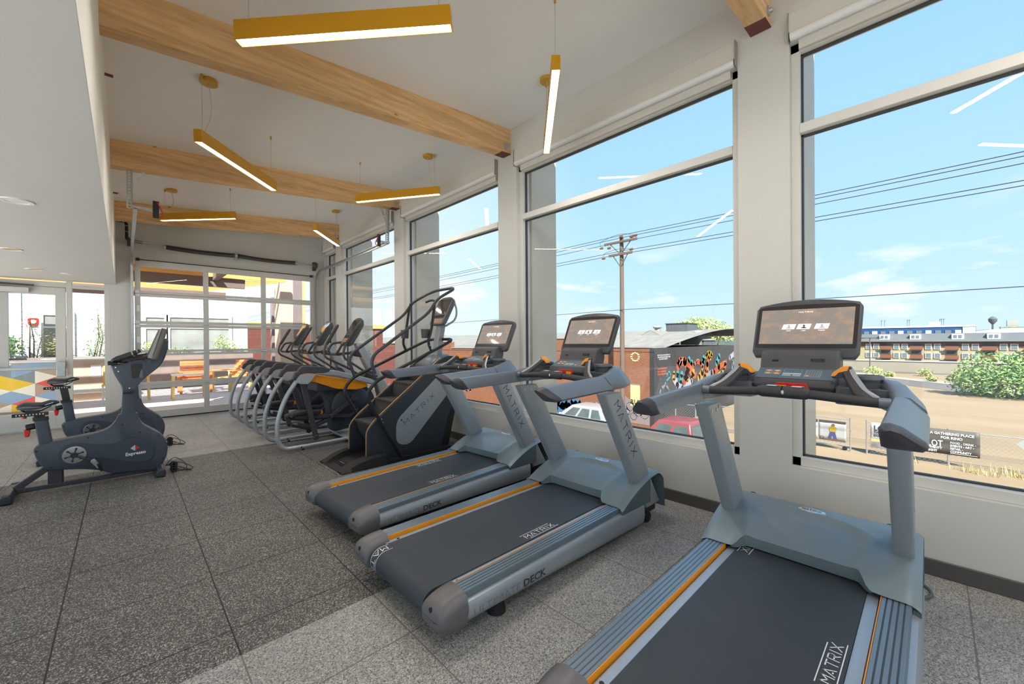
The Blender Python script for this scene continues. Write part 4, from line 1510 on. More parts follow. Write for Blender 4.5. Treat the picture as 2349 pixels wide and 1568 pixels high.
    for s in (-1, 1):
        b = MB()
        b.tube(fillet([(X(2.72), s * .31, 1.262), (X(2.672), s * .31, 1.37), (X(2.725), s * .31, 1.52), (X(2.775), s * .305, 1.83)], [0, .10, .06, 0], 5), .0165, 12)
        b.build('support_post', M['ctubelow'], r)
        b = MB()
        b.tube(fillet([(X(2.80), s * .30, 1.875), (X(2.79), s * .22, 1.90), (X(2.72), s * .19, 1.865)], .04), .014, 10)
        b.build('hand_grip', M['grip'], r)
        b = MB()
        b.lathe([(.001, -.055), (.046, -.055), (.054, .055), (.050, .055), (.043, -.048), (.001, -.048)], (X(2.675), s * (.31 - .06), 1.475), 20)
        b.build('cup_holder', M['handcap'], r)
        for z, x in ((1.29, 2.706), (1.33, 2.69)):
            b = MB(); b.ell((X(x), s * .329, z), (.006, .004, .006), 8, 5); b.build('bolt', M['steel'], r)
        for x, z in ((2.0, 1.02), (2.012, .985), (2.06, .52), (2.075, .48)):
            b = MB(); b.ell((X(x), s * .330, z), (.006, .005, .006), 8, 5); b.build('bolt', M['steel'], r)
    b = MB(); b.tube(fillet([(X(3.20), -.12, 1.93), (X(3.23), -.15, 1.78), (X(3.20), -.15, 1.66), (X(3.10), -.06, 1.58)], .06), .013, 10)
    b.tube(fillet([(X(3.20), .12, 1.93), (X(3.23), .15, 1.78), (X(3.20), .15, 1.66), (X(3.10), .06, 1.58)], .06), .013, 10)
    b.build('rear_loop', M['silver'], r)
    return r
climber()

# ================================================================ ellipticals
M['edark'] = pm('elliptical_link', (64, 61, 66), .45, metal=.1, var=.05, sc=9)
M['esil'] = pm('elliptical_silver', (168, 172, 176), .36, metal=.35, var=.03, sc=8)
M['eshroud'] = pm('elliptical_shroud', (52, 56, 64), .45, var=.05, sc=5)
M['ehand'] = pm('elliptical_handle', (74, 72, 72), .42, metal=.15, var=.04, sc=8)
M['epad'] = pm('elliptical_pad', (58, 58, 64), .55, var=.04, sc=8, bump=.05, bsc=300)

def elliptical():
    r = thing('elliptical_trainer', '', 'elliptical trainer', (0, 0, 0))
    X = lambda x: x - 1.50
    for s in (-1, 1):
        v = s * .31
        b = MB()
        b.tube(fillet([(X(1.585), v, .90), (X(1.44), v, .68), (X(1.352), v, .40), (X(1.352), v, .16), (X(1.42), v, .046), (X(1.60), v, .046)], [0, .18, .22, .10, .09, 0], 6), .0265, 14)
        t = b.build('rear_tube', M['esil'], r)
        b = MB()
        b.cyl((X(1.565), v, .046), (X(1.60), v, .046), .0275, n=16); b.cyl((X(1.60), v, .046), (X(1.66), v, .046), .0285, n=16)
        b.build('tube_sleeve', M['silver'], t)
        b = MB(); b.cyl((X(1.62), v - .030, .046), (X(1.62), v + .030, .046), .010, n=10); b.cyl((X(1.645), v, 0), (X(1.645), v, .02), .014, n=10)
        b.build('leveling_foot', M['rubber'], t)
        b = MB()
        b.tube([(X(1.66), v, .046), (X(2.30), v * .92, .05)], .024, 12)
        b.build('floor_tube', M['esil'], r)
        # bracket with two bolts
        b = MB()
        pr = rpoly([(1.555, .885), (1.595, .852), (1.70, .840), (1.725, .862), (1.805, .965), (1.60, .975)], [.02, .03, .03, .02, .01, .03])
        b.prism([(X(x), z) for x, z in pr], 'y', v - .030, v + .030)
        br = b.build('rear_bracket', M['esil'], r, bevel=.003)
        for x, z in ((1.60, .882), (1.685, .872)):
            for q in (-1, 1):
                b = MB(); b.cyl((X(x), v + q * .030, z), (X(x), v + q * .036, z), .014, n=14); b.cyl((X(x), v + q * .036, z), (X(x), v + q * .038, z), .006, n=6)
                b.build('bolt', M['steel'], br)
        b = MB()
        pr = rpoly([(1.522, .918), (1.556, 1.0), (1.585, 1.01), (1.60, 1.04), (1.640, 1.078), (1.90, 1.056), (1.985, 1.02), (1.965, .985), (1.91, .972), (1.62, .982), (1.55, .90)], [.008, .008, .006, .01, .03, .10, .04, .03, .05, .04, .01])
        b.prism([(X(x), z) for x, z in pr], 'y', v - .036, v + .036)
        b.build('guide_cover', M['epad'], r, bevel=.008, ang=40)
        b = MB()
        b.loft([[(X(x), s * (c - w), z0), (X(x), s * (c + w), z0), (X(x), s * (c + w), z1), (X(x), s * (c - w), z1)] for x, c, w, z0, z1 in ((1.80, .31, .028, .962, 1.01), (2.05, .305, .032, .928, 1.0), (2.54, .27, .034, .785, .855), (2.62, .26, .03, .765, .82))])
        b.build('guide_beam', M['esil'], r, bevel=.008)
        # swinging link and pedal
        ph = 0 if s < 0 else .07
        b = MB()
        b.bar((X(1.66), v * .84, .86), (X(1.815 + ph), v * .84, .15), .040, .062, (1, 0, .2))
        b.cyl((X(1.818 + ph), v * .84 - .028, .125), (X(1.818 + ph), v * .84 + .028, .125), .036)
        b.build('swing_link', M['edark'], r, bevel=.006)
        dz = 0 if s < 0 else -.075
        dx = 0 if s < 0 else .02
        b = MB()
        secs = []
        for x, w, z in ((1.545, .055, .430), (1.575, .068, .452), (1.70, .072, .458), (1.84, .066, .440), (1.90, .05, .445)):
            secs.append([(X(x + dx), s * .17 + q * w, z + zz + dz) for q, zz in ((-1, 0), (-1, .022), (-.85, .030), (.85, .030), (1, .022), (1, 0), (.8, -.024), (-.8, -.024))])
        b.loft(secs)
        b.build('pedal', M['grip'], r, ang=45)
        b = MB()
        b.loft([[(X(x + dx), s * .17 + q * .024, z + zz + dz) for q, zz in ((-1, -h), (1, -h), (1, h), (-1, h))] for x, z, h in ((1.60, .405, .012), (1.74, .395, .03), (2.0, .375, .024), (2.30, .335, .02), (2.42, .42, .02))])
        b.build('pedal_arm', M['edark'], r, bevel=.004)
        b = MB()
        b.loft([[(X(x + dx), s * .17 + q * .020, z + zz + dz) for q, zz in ((-1, -.02), (1, -.02), (1, .02), (-1, .02))] for x, z in ((1.62, .32), (1.82, .25), (2.05, .33))])
        b.build('lower_link', M['edark'], r, bevel=.004)
        b = MB(); b.lathe([(.001, -.012), (.040, -.012), (.040, .012), (.001, .012)], (X(1.915 + dx), s * .17 - s * .06, .425 + dz), 18, 'y')
        b.build('pedal_stop', M['orange'], r, bevel=.003)
        b = MB()
        b.bar((X(2.02), s * .215, .36), (X(2.36), s * .215, .60), .030, .052, (0, 0, 1))
        b.cyl((X(2.36), s * .19, .60), (X(2.36), s * .245, .60), .055)
        b.build('crank_arm', M['edark'], r, bevel=.004)
        # moving handle: pivot low at the front, swept back, grip leaning forward
        sh = 0 if s < 0 else -.085
        b = MB()
        p = fillet([(X(2.63), s * .235, .86), (X(2.45), s * .24, .985), (X(2.185 + sh), s * .25, 1.165), (X(2.20 + sh), s * .255, 1.31), (X(2.42 + sh * 1.3), s * .25, 1.635)], [0, .08, .10, .10, 0], 7)
        b.tube(p, .0165, 12)
        hd = b.build('moving_handle', M['ehand'], r)
        a_, c_ = Vector((X(2.225 + sh), s * .255, 1.345)), Vector((X(2.42 + sh * 1.3), s * .25, 1.637))
        b = MB(); b.tube([a_, a_.lerp(c_, .05), a_.lerp(c_, .9), a_.lerp(c_, 1.0)], [.018, .0235, .0235, .012], 14)
        b.build('grip_sleeve', M['grip'], hd)
    b = MB()
    b.box(X(2.20), X(2.42), -.36, .36, .03, .075)
    b.build('front_crossbar', M['esil'], r, bevel=.02)
    # shroud: amber band above a dark housing and flywheel
    b = MB()
    pr = rpoly([(1.815, .955), (2.50, .80), (2.56, .74), (2.40, .700), (2.10, .735), (1.97, .79), (1.83, .845), (1.80, .90)], [.02, .03, .03, .06, .06, .03, .02, .02])
    b.prism([(X(x), z) for x, z in pr], 'y', -.235, .235)
    b.build('amber_cover', M['orange'], r, bevel=.02, seg=3)
    b = MB()
    pr = rpoly([(1.82, .87), (2.55, .76), (2.70, .60), (2.72, .20), (2.10, .12), (2.04, .55), (1.95, .72)], [.03, .05, .08, .05, .05, .05, .08])
    b.prism([(X(x), z) for x, z in pr], 'y', -.10, .10)
    b.box(X(1.86), X(2.5), -.205, .205, .72, .83)
    b.build('shroud', M['eshroud'], r, bevel=.015)
    for s in (-1, 1):
        b = MB(); b.lathe([(.001, .125), (.25, .125), (.285, .110), (.29, .09), (.29, .0), (.001, .0)] if s > 0 else [(.001, -.125), (.25, -.125), (.285, -.110), (.29, -.09), (.29, -.0), (.001, -.0)], (X(2.36), 0, .46), 36, 'y')
        fwh = b.build('flywheel_cover', M['navy'] if s < 0 else M['esil'], r)
        b = MB(); b.lathe([(.001, s * .132), (.05, s * .132), (.055, s * .12), (.001, s * .12)], (X(2.36), 0, .46), 20, 'y')
        b.build('hub_cap', M['edark'], fwh)
    # mast leaning back, console, fixed handles
    b = MB()
    b.loft([[(X(x - w), -h_, z), (X(x + w), -h_, z), (X(x + w), h_, z), (X(x - w), h_, z)] for x, w, h_, z in ((3.02, .11, .075, .10), (2.86, .09, .072, .70), (2.66, .075, .068, 1.05), (2.50, .06, .06, 1.36))])
    ms = b.build('mast', M['esil'], r, bevel=.02, seg=3)
    d = Vector((2.86 - 2.52, 0, .70 - 1.32)).normalized()
    n = Vector((-d.z, 0, d.x)) 
    for s in (-1, 1):
        b = MB()
        o = Vector((X(2.60), s * .0705, 1.22))
        yv = lambda q: s * (.0610 + .0115 * q + .0012)
        if s < 0:
            strokes(b, 'MATRIX', lambda a, q: (o.x + d.x * a + n.x * q, yv(a / .6 * .8), o.z + d.z * a + n.z * q), .46, .055, gap=.55, t=.11)
        else:
            strokes(b, 'MATRIX', lambda a, q: (o.x + d.x * (.46 - a) + n.x * (.055 - q), yv((.46 - a) / .6 * .8), o.z + d.z * (.46 - a) + n.z * (.055 - q)), .46, .055, gap=.55, t=.11)
        b.build('mast_logo', M['print_g'], ms)
    b = MB(); b.cyl((X(2.63), -.26, .86), (X(2.63), .26, .86), .05, n=20); b.cyl((X(2.63), -.12, .86), (X(2.63), .12, .86), .085, n=22)
    b.build('pivot_hub', M['edark'], r)
    vx = Vector((.50, 0, .866)).normalized(); nn = Vector((-.866, 0, .50)).normalized()
    O = Vector((X(2.285), 0, 1.335))
    def cp(u, v, w):
        p = O + vx * v + nn * w
        return (p.x, u, p.z)
    b = MB()
    out = rpoly([(-.13, 0), (.13, 0), (.132, .13), (.140, .42), (.07, .465), (-.07, .465), (-.140, .42), (-.132, .13)], [.02, .02, .05, .06, .06, .06, .06, .05])
    b.loft([[cp(u * k, .23 + (v - .23) * k, w) for u, v in out] for k, w in ((.80, -.085), (.97, -.05), (1, -.012), (.97, .002))])
    c = b.build('console', M['console'], r, ang=50)
    b = MB(); b.loft([[cp(u, v, w) for u, v in rpoly([(-.112, .185), (.112, .185), (.118, .425), (-.118, .425)], .012)] for w in (0, .005)])
    b.build('display', M['mirror'], c)
    b = MB(); b.loft([[cp(u, v, w) for u, v in rpoly([(-.105, .125), (.105, .125), (.105, .165), (-.105, .165)], .006)] for w in (0, .005)])
    b.build('readout', M['rubber'], c)
    b = MB()
    for i in range(5):
        for j in range(3):
            u0, v0 = -.095 + i * .040, .022 + j * .032
            b.loft([[cp(u, v, w) for u, v in rpoly([(u0, v0), (u0 + .028, v0), (u0 + .028, v0 + .02), (u0, v0 + .02)], .004, 2)] for w in (0, .0055)])
    b.build('buttons', M['key_o'], c)
    b = MB()
    for s in (-1, 1):
        b.tube(fillet([(X(2.42), s * .05, 1.22), (X(2.16), s * .10, 1.205), (X(2.12), s * .19, 1.215), (X(2.20), s * .205, 1.36), (X(2.30), s * .12, 1.375)], .05), .0165, 10)
    b.tube([(X(2.16), -.19, 1.205), (X(2.16), .19, 1.205)], .018, 10)
    b.build('fixed_handle', M['grip'], r)
    b = MB(); b.bar((X(2.40), 0, 1.215), (X(2.62), 0, 1.17), .10, .07)
    b.build('handle_clamp', M['consdk'], r, bevel=.01)
    return r
e1 = elliptical()
e1.location = (1.50, 5.91, 0)
e2 = dup(e1); e2.location = (1.50, 7.11, 0)
e3 = dup(e1); e3.location = (1.50, 8.33, 0)
for o, lb in ((e1, 'elliptical trainer next to the stair climber, nearest of the ellipticals'), (e2, 'elliptical trainer standing between two other ellipticals'), (e3, 'elliptical trainer nearest the garage door')):
    o['label'] = lb
    o['group'] = 'elliptical trainers along the windows'

# ================================================================ bikes
M['bike'] = pm('bike_shell', (66, 72, 84), .48, metal=.1, var=.04, sc=6, bump=.08, bsc=420)
M['bikein'] = pm('bike_inlay', (58, 66, 80), .45, metal=.1, var=.04, sc=6)
M['bikefr'] = pm('bike_frame', (62, 62, 68), .42, metal=.2, var=.05, sc=8)
M['seat'] = pm('seat_vinyl', (56, 57, 62), .5, var=.05, sc=8)
M['seatside'] = pm('seat_side', (104, 107, 116), .45, var=.04, sc=8)
M['scrback'] = pm('bike_screen_shell', (150, 148, 146), .4, metal=.3, var=.05, sc=5)
M['scrside'] = pm('bike_screen_side', (104, 97, 92), .35, metal=.3, var=.05, sc=5)
M['chrome'] = pm('chrome', (190, 190, 192), .2, metal=.9, var=.05)

def bike(seat_up):
    r = thing('exercise_bike', '', 'exercise bike', (0, 0, 0))
    X = lambda x: x + .35
    body = [(-.613, .440), (-.487, .473), (-.33, .488), (-.19, .505), (-.12, .535), (-.075, .585), (-.045, .66), (.095, .66), (.105, .60), (.135, .54), (.19, .492), (.29, .41), (.333, .29), (.322, .186), (.296, .112), (.235, .045), (.16, .06), (.085, .071), (-.02, .075), (-.104, .085), (-.179, .135), (-.30, .175), (-.432, .196), (-.535, .216), (-.590, .322)]
    rs = [.04, .1, .1, .06, .05, .05, .005, .005, .05, .05, .08, .10, .08, .06, .05, .04, .04, .04, .05, .03, .05, .05, .05, .05, .05]
    pts = rpoly([(X(x), z) for x, z in body], rs, 3)
    b = MB()
    secs = []
    cx_, cz_ = X(-.10), .30
    for v, k in ((-.082, .955), (-.078, .985), (-.062, 1.0), (.062, 1.0), (.078, .985), (.082, .955)):
        secs.append([(cx_ + (x - cx_) * k, v, cz_ + (z - cz_) * k) if z < .56 else (x, v * (.62 if z > .64 else .8), z) for x, z in pts])
    b.loft(secs)
    body_o = b.build('body', M['bike'], r, ang=48)
    ins = [(-.462, .351), (-.419, .422), (-.344, .440), (-.177, .389), (-.09, .382), (.038, .418), (.138, .414), (.205, .34), (.224, .232), (.188, .160), (.086, .160), (-.061, .217), (-.201, .272), (-.263, .235), (-.346, .212), (-.421, .249)]
    for s in (-1, 1):
        b = MB()
        P = rpoly([(X(x), z) for x, z in ins], .08, 3)
        c0, c1 = X(-.12), .30
        b.loft([[(c0 + (x - c0) * k, s * v, c1 + (z - c1) * k) for x, z in P] for k, v in ((1.03, .078), (1.0, .0865), (.985, .0865))])
        pl = b.build('side_inlay', M['bikein'], body_o, ang=25)
        b = MB()
        b.lathe([(.080, s * .085), (.080, s * .092), (.070, s * .0925), (.012, s * .094), (.001, s * .094), (.001, s * .085)], (X(-.35), 0, .325), 30, 'y')
        b.build('chainring_plate', M['chrome'], body_o)
        b = MB()
        for q in range(6):
            a = 2 * pi * q / 6 + .3
            p0 = Vector((X(-.35), s * .098, .325))
            p1 = p0 + Vector((cos(a) * .058, 0, sin(a) * .058))
            b.bar(p0, p1, .008, .020, (0, 1, 0))
            b.cyl(p1 - Vector((0, .005, 0)), p1 + Vector((0, .005, 0)), .009, n=10)
        b.cyl((X(-.35), s * .092, .325), (X(-.35), s * .112, .325), .026)
        b.build('spider', M['black'], body_o)
        # crank arm and pedal with toe strap
        dr = Vector((.155, 0, -.095)) if s < 0 else Vector((-.155, 0, .095))
        p0 = Vector((X(-.35), s * .115, .325)); p1 = p0 + dr * .93 + Vector((0, s * .015, 0))
        b = MB(); b.bar(p0, p1, .016, .034, (0, 1, 0)); b.cyl(p1 - Vector((0, .012, 0)), p1 + Vector((0, .012, 0)), .019, n=14); b.cyl(p0 - Vector((0, .01, 0)), p0 + Vector((0, .01, 0)), .024, n=14)
        ca = b.build('crank_arm', M['black'], r, bevel=.003)
        pc = p1 + Vector((0, s * .065, 0))
        b = MB()
        m3 = Matrix.Rotation(radians(58), 3, 'Y')
        b.cbox(pc + Vector((0, 0, 0)), (.085, .010, .026), m3); b.cbox(pc + Vector((0, s * .04, 0)), (.085, .008, .024), m3); b.cbox(pc, (.012, .085, .024), m3); b.cbox(pc - Vector((0, s * .035, 0)), (.08, .008, .026), m3)
        b.build('pedal', M['chrome'], ca, bevel=.002)
        b = MB()
        secs = []
        for q in range(13):
            a = pi * q / 12
            e = pc + Vector((.0 + .045 * sin(a) * .6 + .02, s * .05 * cos(a), -.085 * sin(a)))
            secs.append([e + Vector((dx, 0, dz)) for dx, dz in ((-.011, -.002), (.011, .004), (.011, .007), (-.011, .001))])
        b.loft(secs)
        b.build('toe_strap', M['black'], ca)
        for x, z in ((-.585, .40), (-.26, .47), (.11, .465), (.255, .40), (.29, .16), (-.50, .235), (-.02, .56)):
            b = MB(); b.cyl((X(x), s * .076, z), (X(x), s * .085, z), .0075, n=10)
            b.build('cover_screw', M['rubber'], body_o)
        ux = (1, 0, .04) if s < 0 else (-1, 0, -.04)
        o = (X(.0), s * .0872, .240) if s < 0 else (X(.152), s * .0872, .246)
        text_obj('brand_lettering', 'Expresso', M['print_w'], o, ux, (0, 0, 1), .046, pl, .0011, width=.152)
        sg = 1 if s < 0 else -1
        cxm = X(.076)
        b = MB()
        for i in range(4):
            for j in range(4 - i):
                w = .0062
                px_, pz_ = -.006 - i * .0085, (j - (3 - i) / 2) * .0145
                b.poly([(cxm + sg * (px_ - w), s * .0872, .312 + pz_), (cxm + sg * px_, s * .0872, .312 + pz_ - w), (cxm + sg * (px_ + w), s * .0872, .312 + pz_), (cxm + sg * px_, s * .0872, .312 + pz_ + w)])
        b.build('brand_mark', M['print_w'], pl)
        b = MB()
        b.poly([(cxm + sg * .001, s * .0872, .284), (cxm + sg * .030, s * .0872, .312), (cxm + sg * .001, s * .0872, .340)])
        b.build('brand_mark', M['red'], pl)
    # frame: floor rail, struts, feet
    b = MB(); b.bar((X(-.715), 0, .052), (X(.24), 0, .045), .062, .042)
    b.build('floor_rail', M['bikefr'], r, bevel=.006)
    b = MB(); b.bar((X(-.72), 0, .07), (X(-.50), 0, .245), .058, .055)
    b.build('rear_strut', M['bikefr'], r, bevel=.008)
    b = MB(); b.bar((X(-.475), 0, .06), (X(-.475), 0, .22), .058, .10, (1, 0, 0))
    b.build('centre_strut', M['bikefr'], r, bevel=.012)
    for x, w in ((-.745, .245), (.262, .235)):
        b = MB()
        b.loft([[(X(x) + dx, v, z) for dx, z in ((-.036, .014), (-.040, .045), (-.022, .078), (.022, .078), (.040, .045), (.036, .014))] for v in (-w + .03, w - .03)])
        ft = b.build('foot_bar', M['bikefr'], r, ang=50, bevel=.006)
        for s in (-1, 1):
            b = MB()
            b.loft([[(X(x) + dx * k, s * v, .046 + (z - .046) * k) for dx, z in ((-.038, .0), (-.044, .045), (-.024, .084), (.024, .084), (.044, .045), (.038, .0))] for v, k in ((w - .05, 1.0), (w - .004, 1.0), (w + .012, .75))])
            b.build('foot_cap', M['navy'], ft, ang=50, bevel=.004)
    # seat post and seat
    du = seat_up
    b = MB()
    b.loft([[(X(x) + dx, v, z) for dx, v in rpoly([(-.042, -.034), (.042, -.034), (.042, .034), (-.042, .034)], .012, 3)] for x, z in ((-.533, .44), (-.566, .70))])
    b.build('seat_sleeve', M['bike'], r)
    b = MB(); b.loft([[(X(x) + dx, v, z) for dx, v in rpoly([(-.048, -.040), (.048, -.040), (.048, .040), (-.048, .040)], .012, 3)] for x, z in ((-.564, .672), (-.568, .705))])
    b.build('sleeve_collar', M['black'], r)
    b = MB(); b.loft([[(X(x) + dx, v, z) for dx, v in ((-.032, -.024), (.032, -.024), (.032, .024), (-.032, .024))] for x, z in ((-.56, .66), (-.575 - .1 * du, .725 + du))])
    b.build('seat_post', M['black'], r, bevel=.004)
    b = MB(); b.cyl((X(-.60), 0, .625), (X(-.655), 0, .615), .028, n=16)
    b.build('post_clamp', M['black'], r, bevel=.006)
    b = MB(); b.loft([[(X(-.648) + w * q, w2, z) for q, w2 in ((-1, -.012), (1, -.012), (1, .012), (-1, .012))] for w, z in ((.018, .602), (.020, .58), (.012, .530))])
    b.build('clamp_lever', M['red'], r, bevel=.006)
    sx, sz = -.10 * du, du
    b = MB()
    b.box(X(-.735 + sx), X(-.518 + sx), -.022, .022, .718 + sz, .748 + sz)
    sl = b.build('seat_slider', M['black'], r, bevel=.003)
    b = MB()
    for q in range(9):
        for s in (-1, 1):
            x = -.712 + q * .020
            b.box(X(x + sx), X(x + .007 + sx), s * .0222 - .0008, s * .0222 + .0008, .728 + sz, .740 + sz)
    b.build('slider_marks', M['print_w'], sl)
    b = MB(); b.cyl((X(-.665 + sx), 0, .700 + sz), (X(-.665 + sx), 0, .718 + sz), .016)
    b.build('slider_knob', M['red'], sl)
    b = MB()
    secs = []
    for x, w, zt, zb in ((-.708, .055, .818, .800), (-.695, .090, .846, .788), (-.660, .105, .862, .782), (-.61, .092, .856, .780), (-.56, .055, .850, .786), (-.51, .030, .856, .802), (-.465, .024, .848, .812), (-.447, .012, .836, .822)):
        row = []
        for q in range(14):
            a = 2 * pi * q / 14
            yv, zv = w * cos(a), sin(a)
            zc = (zt + zb) / 2
            row.append((X(x + sx), yv, zc + (zt - zb) / 2 * zv + sz - (.012 * (1 - (yv / w) ** 2) if zv > 0 and x < -.55 else 0)))
        secs.append(row)
    b.loft(secs)
    st = b.build('seat', M['seat'], r, ang=70)
    for s in (-1, 1):
        b = MB()
        secs = []
        for x, w, z0, z1 in ((-.698, .080, .792, .815), (-.66, .108, .785, .828), (-.62, .099, .782, .822), (-.575, .068, .784, .812), (-.55, .052, .788, .80)):
            secs.append([(X(x + sx), s * (w - .02), z0 + sz), (X(x + sx), s * (w + .0015), (z0 + z1) / 2 + sz), (X(x + sx), s * (w - .008), z1 + sz)])
        b.loft(secs)
        b.build('seat_side', M['seatside'], st, ang=60)
        b = MB(); b.bar((X(-.545 + sx), s * .040, .812 + sz), (X(-.485 + sx), s * .0295, .832 + sz), .003, .005)
        b.build('seat_stripe', M['print_w'], st)
    b = MB(); b.tube(fillet([(X(-.68 + sx), -.03, .785 + sz), (X(-.66 + sx), -.022, .757 + sz), (X(-.57 + sx), -.022, .757 + sz), (X(-.50 + sx), -.012, .80 + sz)], .02), .005, 6)
    b.tube(fillet([(X(-.68 + sx), .03, .785 + sz), (X(-.66 + sx), .022, .757 + sz), (X(-.57 + sx), .022, .757 + sz), (X(-.50 + sx), .012, .80 + sz)], .02), .005, 6)
    b.box(X(-.655 + sx), X(-.575 + sx), -.03, .03, .745 + sz, .77 + sz)
    b.build('seat_rails', M['black'], st)
    # stem, head, handlebars, screen
    b = MB(); b.loft([[(X(x) + dx, v, z) for dx, v in rpoly([(-w, -.040), (w, -.040), (w, .040), (-w, .040)], .014, 3)] for x, z, w in ((.025, .63, .062), (.024, .70, .050), (.024, .90, .041))])
    b.build('stem', M['bike'], r)
    head = [(-.017, .870), (.066, .865), (.10, .948), (.145, 1.01), (.29, 1.15), (.335, 1.29), (.347, 1.41), (.327, 1.44), (.300, 1.40), (.262, 1.25), (.215, 1.19), (.12, 1.205), (-.10, 1.165), (-.077, 1.069), (-.022, .945)]
    P = rpoly([(X(x), z) for x, z in head], [.004, .004, .05, .06, .10, .10, .03, .02, .02, .05, .05, .03, .01, .03, .05], 3)
    b = MB()
    c0, c1 = X(.10), 1.13
    b.loft([[(c0 + (x - c0) * k, v, c1 + (z - c1) * k) for x, z in P] for v, k in ((-.075, .94), (-.066, .985), (-.045, 1.0), (.045, 1.0), (.066, .985), (.075, .94))])
    hd = b.build('head', M['bike'], r, ang=50)
    for s in (-1, 1):
        b = MB()
        rc = rpoly([(.045, 1.165), (.135, 1.175), (.125, 1.03), (.055, 1.02)], .02)
        b.prism([(X(x), z) for x, z in rc], 'y', *sorted((s * .070, s * .0775)))
        b.build('head_recess', M['black'], hd, bevel=.002)
        b = MB(); b.prism([(X(.108), 1.03), (X(.140), 1.028), (X(.132), 1.12), (X(.122), 1.10)], 'y', *sorted((s * .073, s * .080)))
        b.build('recess_fin', M['seatside'], hd)
        for x, z in ((-.065, 1.14), (-.045, 1.10), (.035, .925)):
            b = MB(); b.cyl((X(x), s * .066, z), (X(x), s * .076, z), .006, n=8); b.build('head_screw', M['chrome'], hd)
        b = MB()
        b.tube(fillet([(X(.02), s * .06, 1.20), (X(-.085), s * .12, 1.205), (X(-.075), s * .20, 1.218), (X(.09), s * .215, 1.284)], .05), [.018] * 40 if False else .0175, 12)
        hb = b.build('handlebar', M['black'], r)
        b = MB(); b.tube([(X(-.06), s * .2, 1.222), (X(.055), s * .213, 1.270)], .023, 14)
        b.build('grip', M['grip'], hb)
        b = MB(); b.cyl((X(.058), s * .213, 1.271), (X(.066), s * .214, 1.274), .0245, n=16)
        b.build('grip_ring', M['chrome'], hb)
    b = MB()
    for v in (-.09, .09):
        b.bar((X(-.04), v, 1.195), (X(.17), v, 1.238), .022, .026)
    b.box(X(-.12), X(-.05), -.10, .10, 1.165, 1.205)
    b.bar((X(.16), -.10, 1.236), (X(.16), .10, 1.236), .03, .03)
    b.build('arm_rest', M['black'], r, bevel=.004)
    # screen, tilted back
    vx = Vector((.25, 0, .968)).normalized(); nn = Vector((-.968, 0, .25)).normalized()
    O = Vector((X(.205), 0, 1.215))
    cp = lambda u, v, w: tuple(O + vx * v + nn * w + Vector((0, u, 0)))
    b = MB()
    out = rpoly([(-.20, 0), (.20, 0), (.20, .335), (-.20, .335)], .012)
    b.loft([[cp(u * k, .167 + (v - .167) * k, w) for u, v in out] for k, w in ((.98, -.045), (1, -.04), (1, -.002), (.985, .002))])
    sc = b.build('screen_housing', M['scrside'], r, ang=40)
    b = MB(); b.loft([[cp(u, v, w) for u, v in rpoly([(-.188, .05), (.188, .05), (.188, .322), (-.188, .322)], .008)] for w in (0, .0045)])
    b.build('display', M['mirror'], sc)
    b = MB(); b.loft([[cp(u, v, w) for u, v in rpoly([(-.195, .006), (.195, .006), (.195, .044), (-.195, .044)], .006)] for w in (0, .012)])
    b.build('control_strip', M['scrback'], sc)
    b = MB()
    b.prism([(X(.17), 1.235), (X(.20), 1.225), (X(.285), 1.54), (X(.272), 1.525)], 'y', .19, .206)
    b.prism([(X(.17), 1.235), (X(.20), 1.225), (X(.285), 1.54), (X(.272), 1.525)], 'y', -.206, -.19)
    b.build('screen_wing', M['scrback'], sc)
    # trailing cables and pedals' power pack at the front
    b = MB()
    for q, (dx, dz, dy) in enumerate(((.12, .10, -.05), (.16, .05, -.10), (.08, .012, .02), (.14, .01, -.14))):
        b.tube(fillet([(X(.31), -.02 + q * .01, .06), (X(.33 + dx * .4), dy * .4, .05 + dz), (X(.33 + dx), dy, .02 + dz * .8), (X(.36 + dx * 1.2), dy * 1.3, .006), (X(.36), -.10 + q * .03, .006)], .06, 5), .0035, 6)
    b.build('power_cable', M['black'], r)
    for dx, dz in ((.375, .085), (.375, .035)):
        b = MB(); b.lathe([(.001, -.02), (.030, -.02), (.034, -.012), (.034, .012), (.030, .02), (.001, .02)], (X(dx), -.10, dz), 18, 'y'); b.cyl((X(dx), -.12, dz), (X(dx), .05, dz), .009)
        b.build('transport_wheel', M['black'], r)
    return r
b1 = bike(0)
b1.location = (-.35, 5.75, 0)
tag(b1, 'charcoal upright exercise bike in front, with the lower saddle', group='upright exercise bikes')
b2 = bike(.125)
b2.location = (-.29, 7.23, 0)
tag(b2, 'charcoal upright exercise bike behind the other bike, with the raised saddle', group='upright exercise bikes')

# ---- loose things on the gym floor
r = thing('looped_cable', 'black power cable looping on the floor beside the nearest treadmill', 'cable', (3.08, .09, 0))
b = MB(); b.tube(fillet([(-.18, .02, .10), (-.10, -.03, .02), (.02, -.09, .010), (.13, -.05, .010), (.12, .07, .010), (-.08, .10, .010), (-.22, .04, .08)], .07, 6), .0075, 8)
b.build('cord', M['hooddk'], r)
r = thing('outlet_plug', 'white plug adapter above tangled cables behind the stair climber', 'plug', (3.27, 4.20, 0))
b = MB(); b.box(-.02, .02, -.018, .018, .10, .17)
b.build('plug', M['white'], r, bevel=.004)
b = MB()
for q in range(7):
    a0 = random.uniform(0, 6)
    b.tube(fillet([(.0, .0, .10), (.02 * cos(a0), -.02 + .05 * sin(a0), .03), (-.12 + .02 * q, .06 - .04 * q, .012 + .004 * q), (-.20 + .05 * q, -.12 + .02 * q, .008), (-.05 - .02 * q, .12 - .03 * q, .008), (.02, .02 * q - .06, .02)], .05, 4), .004, 6)
b.build('cables', M['black'], r)
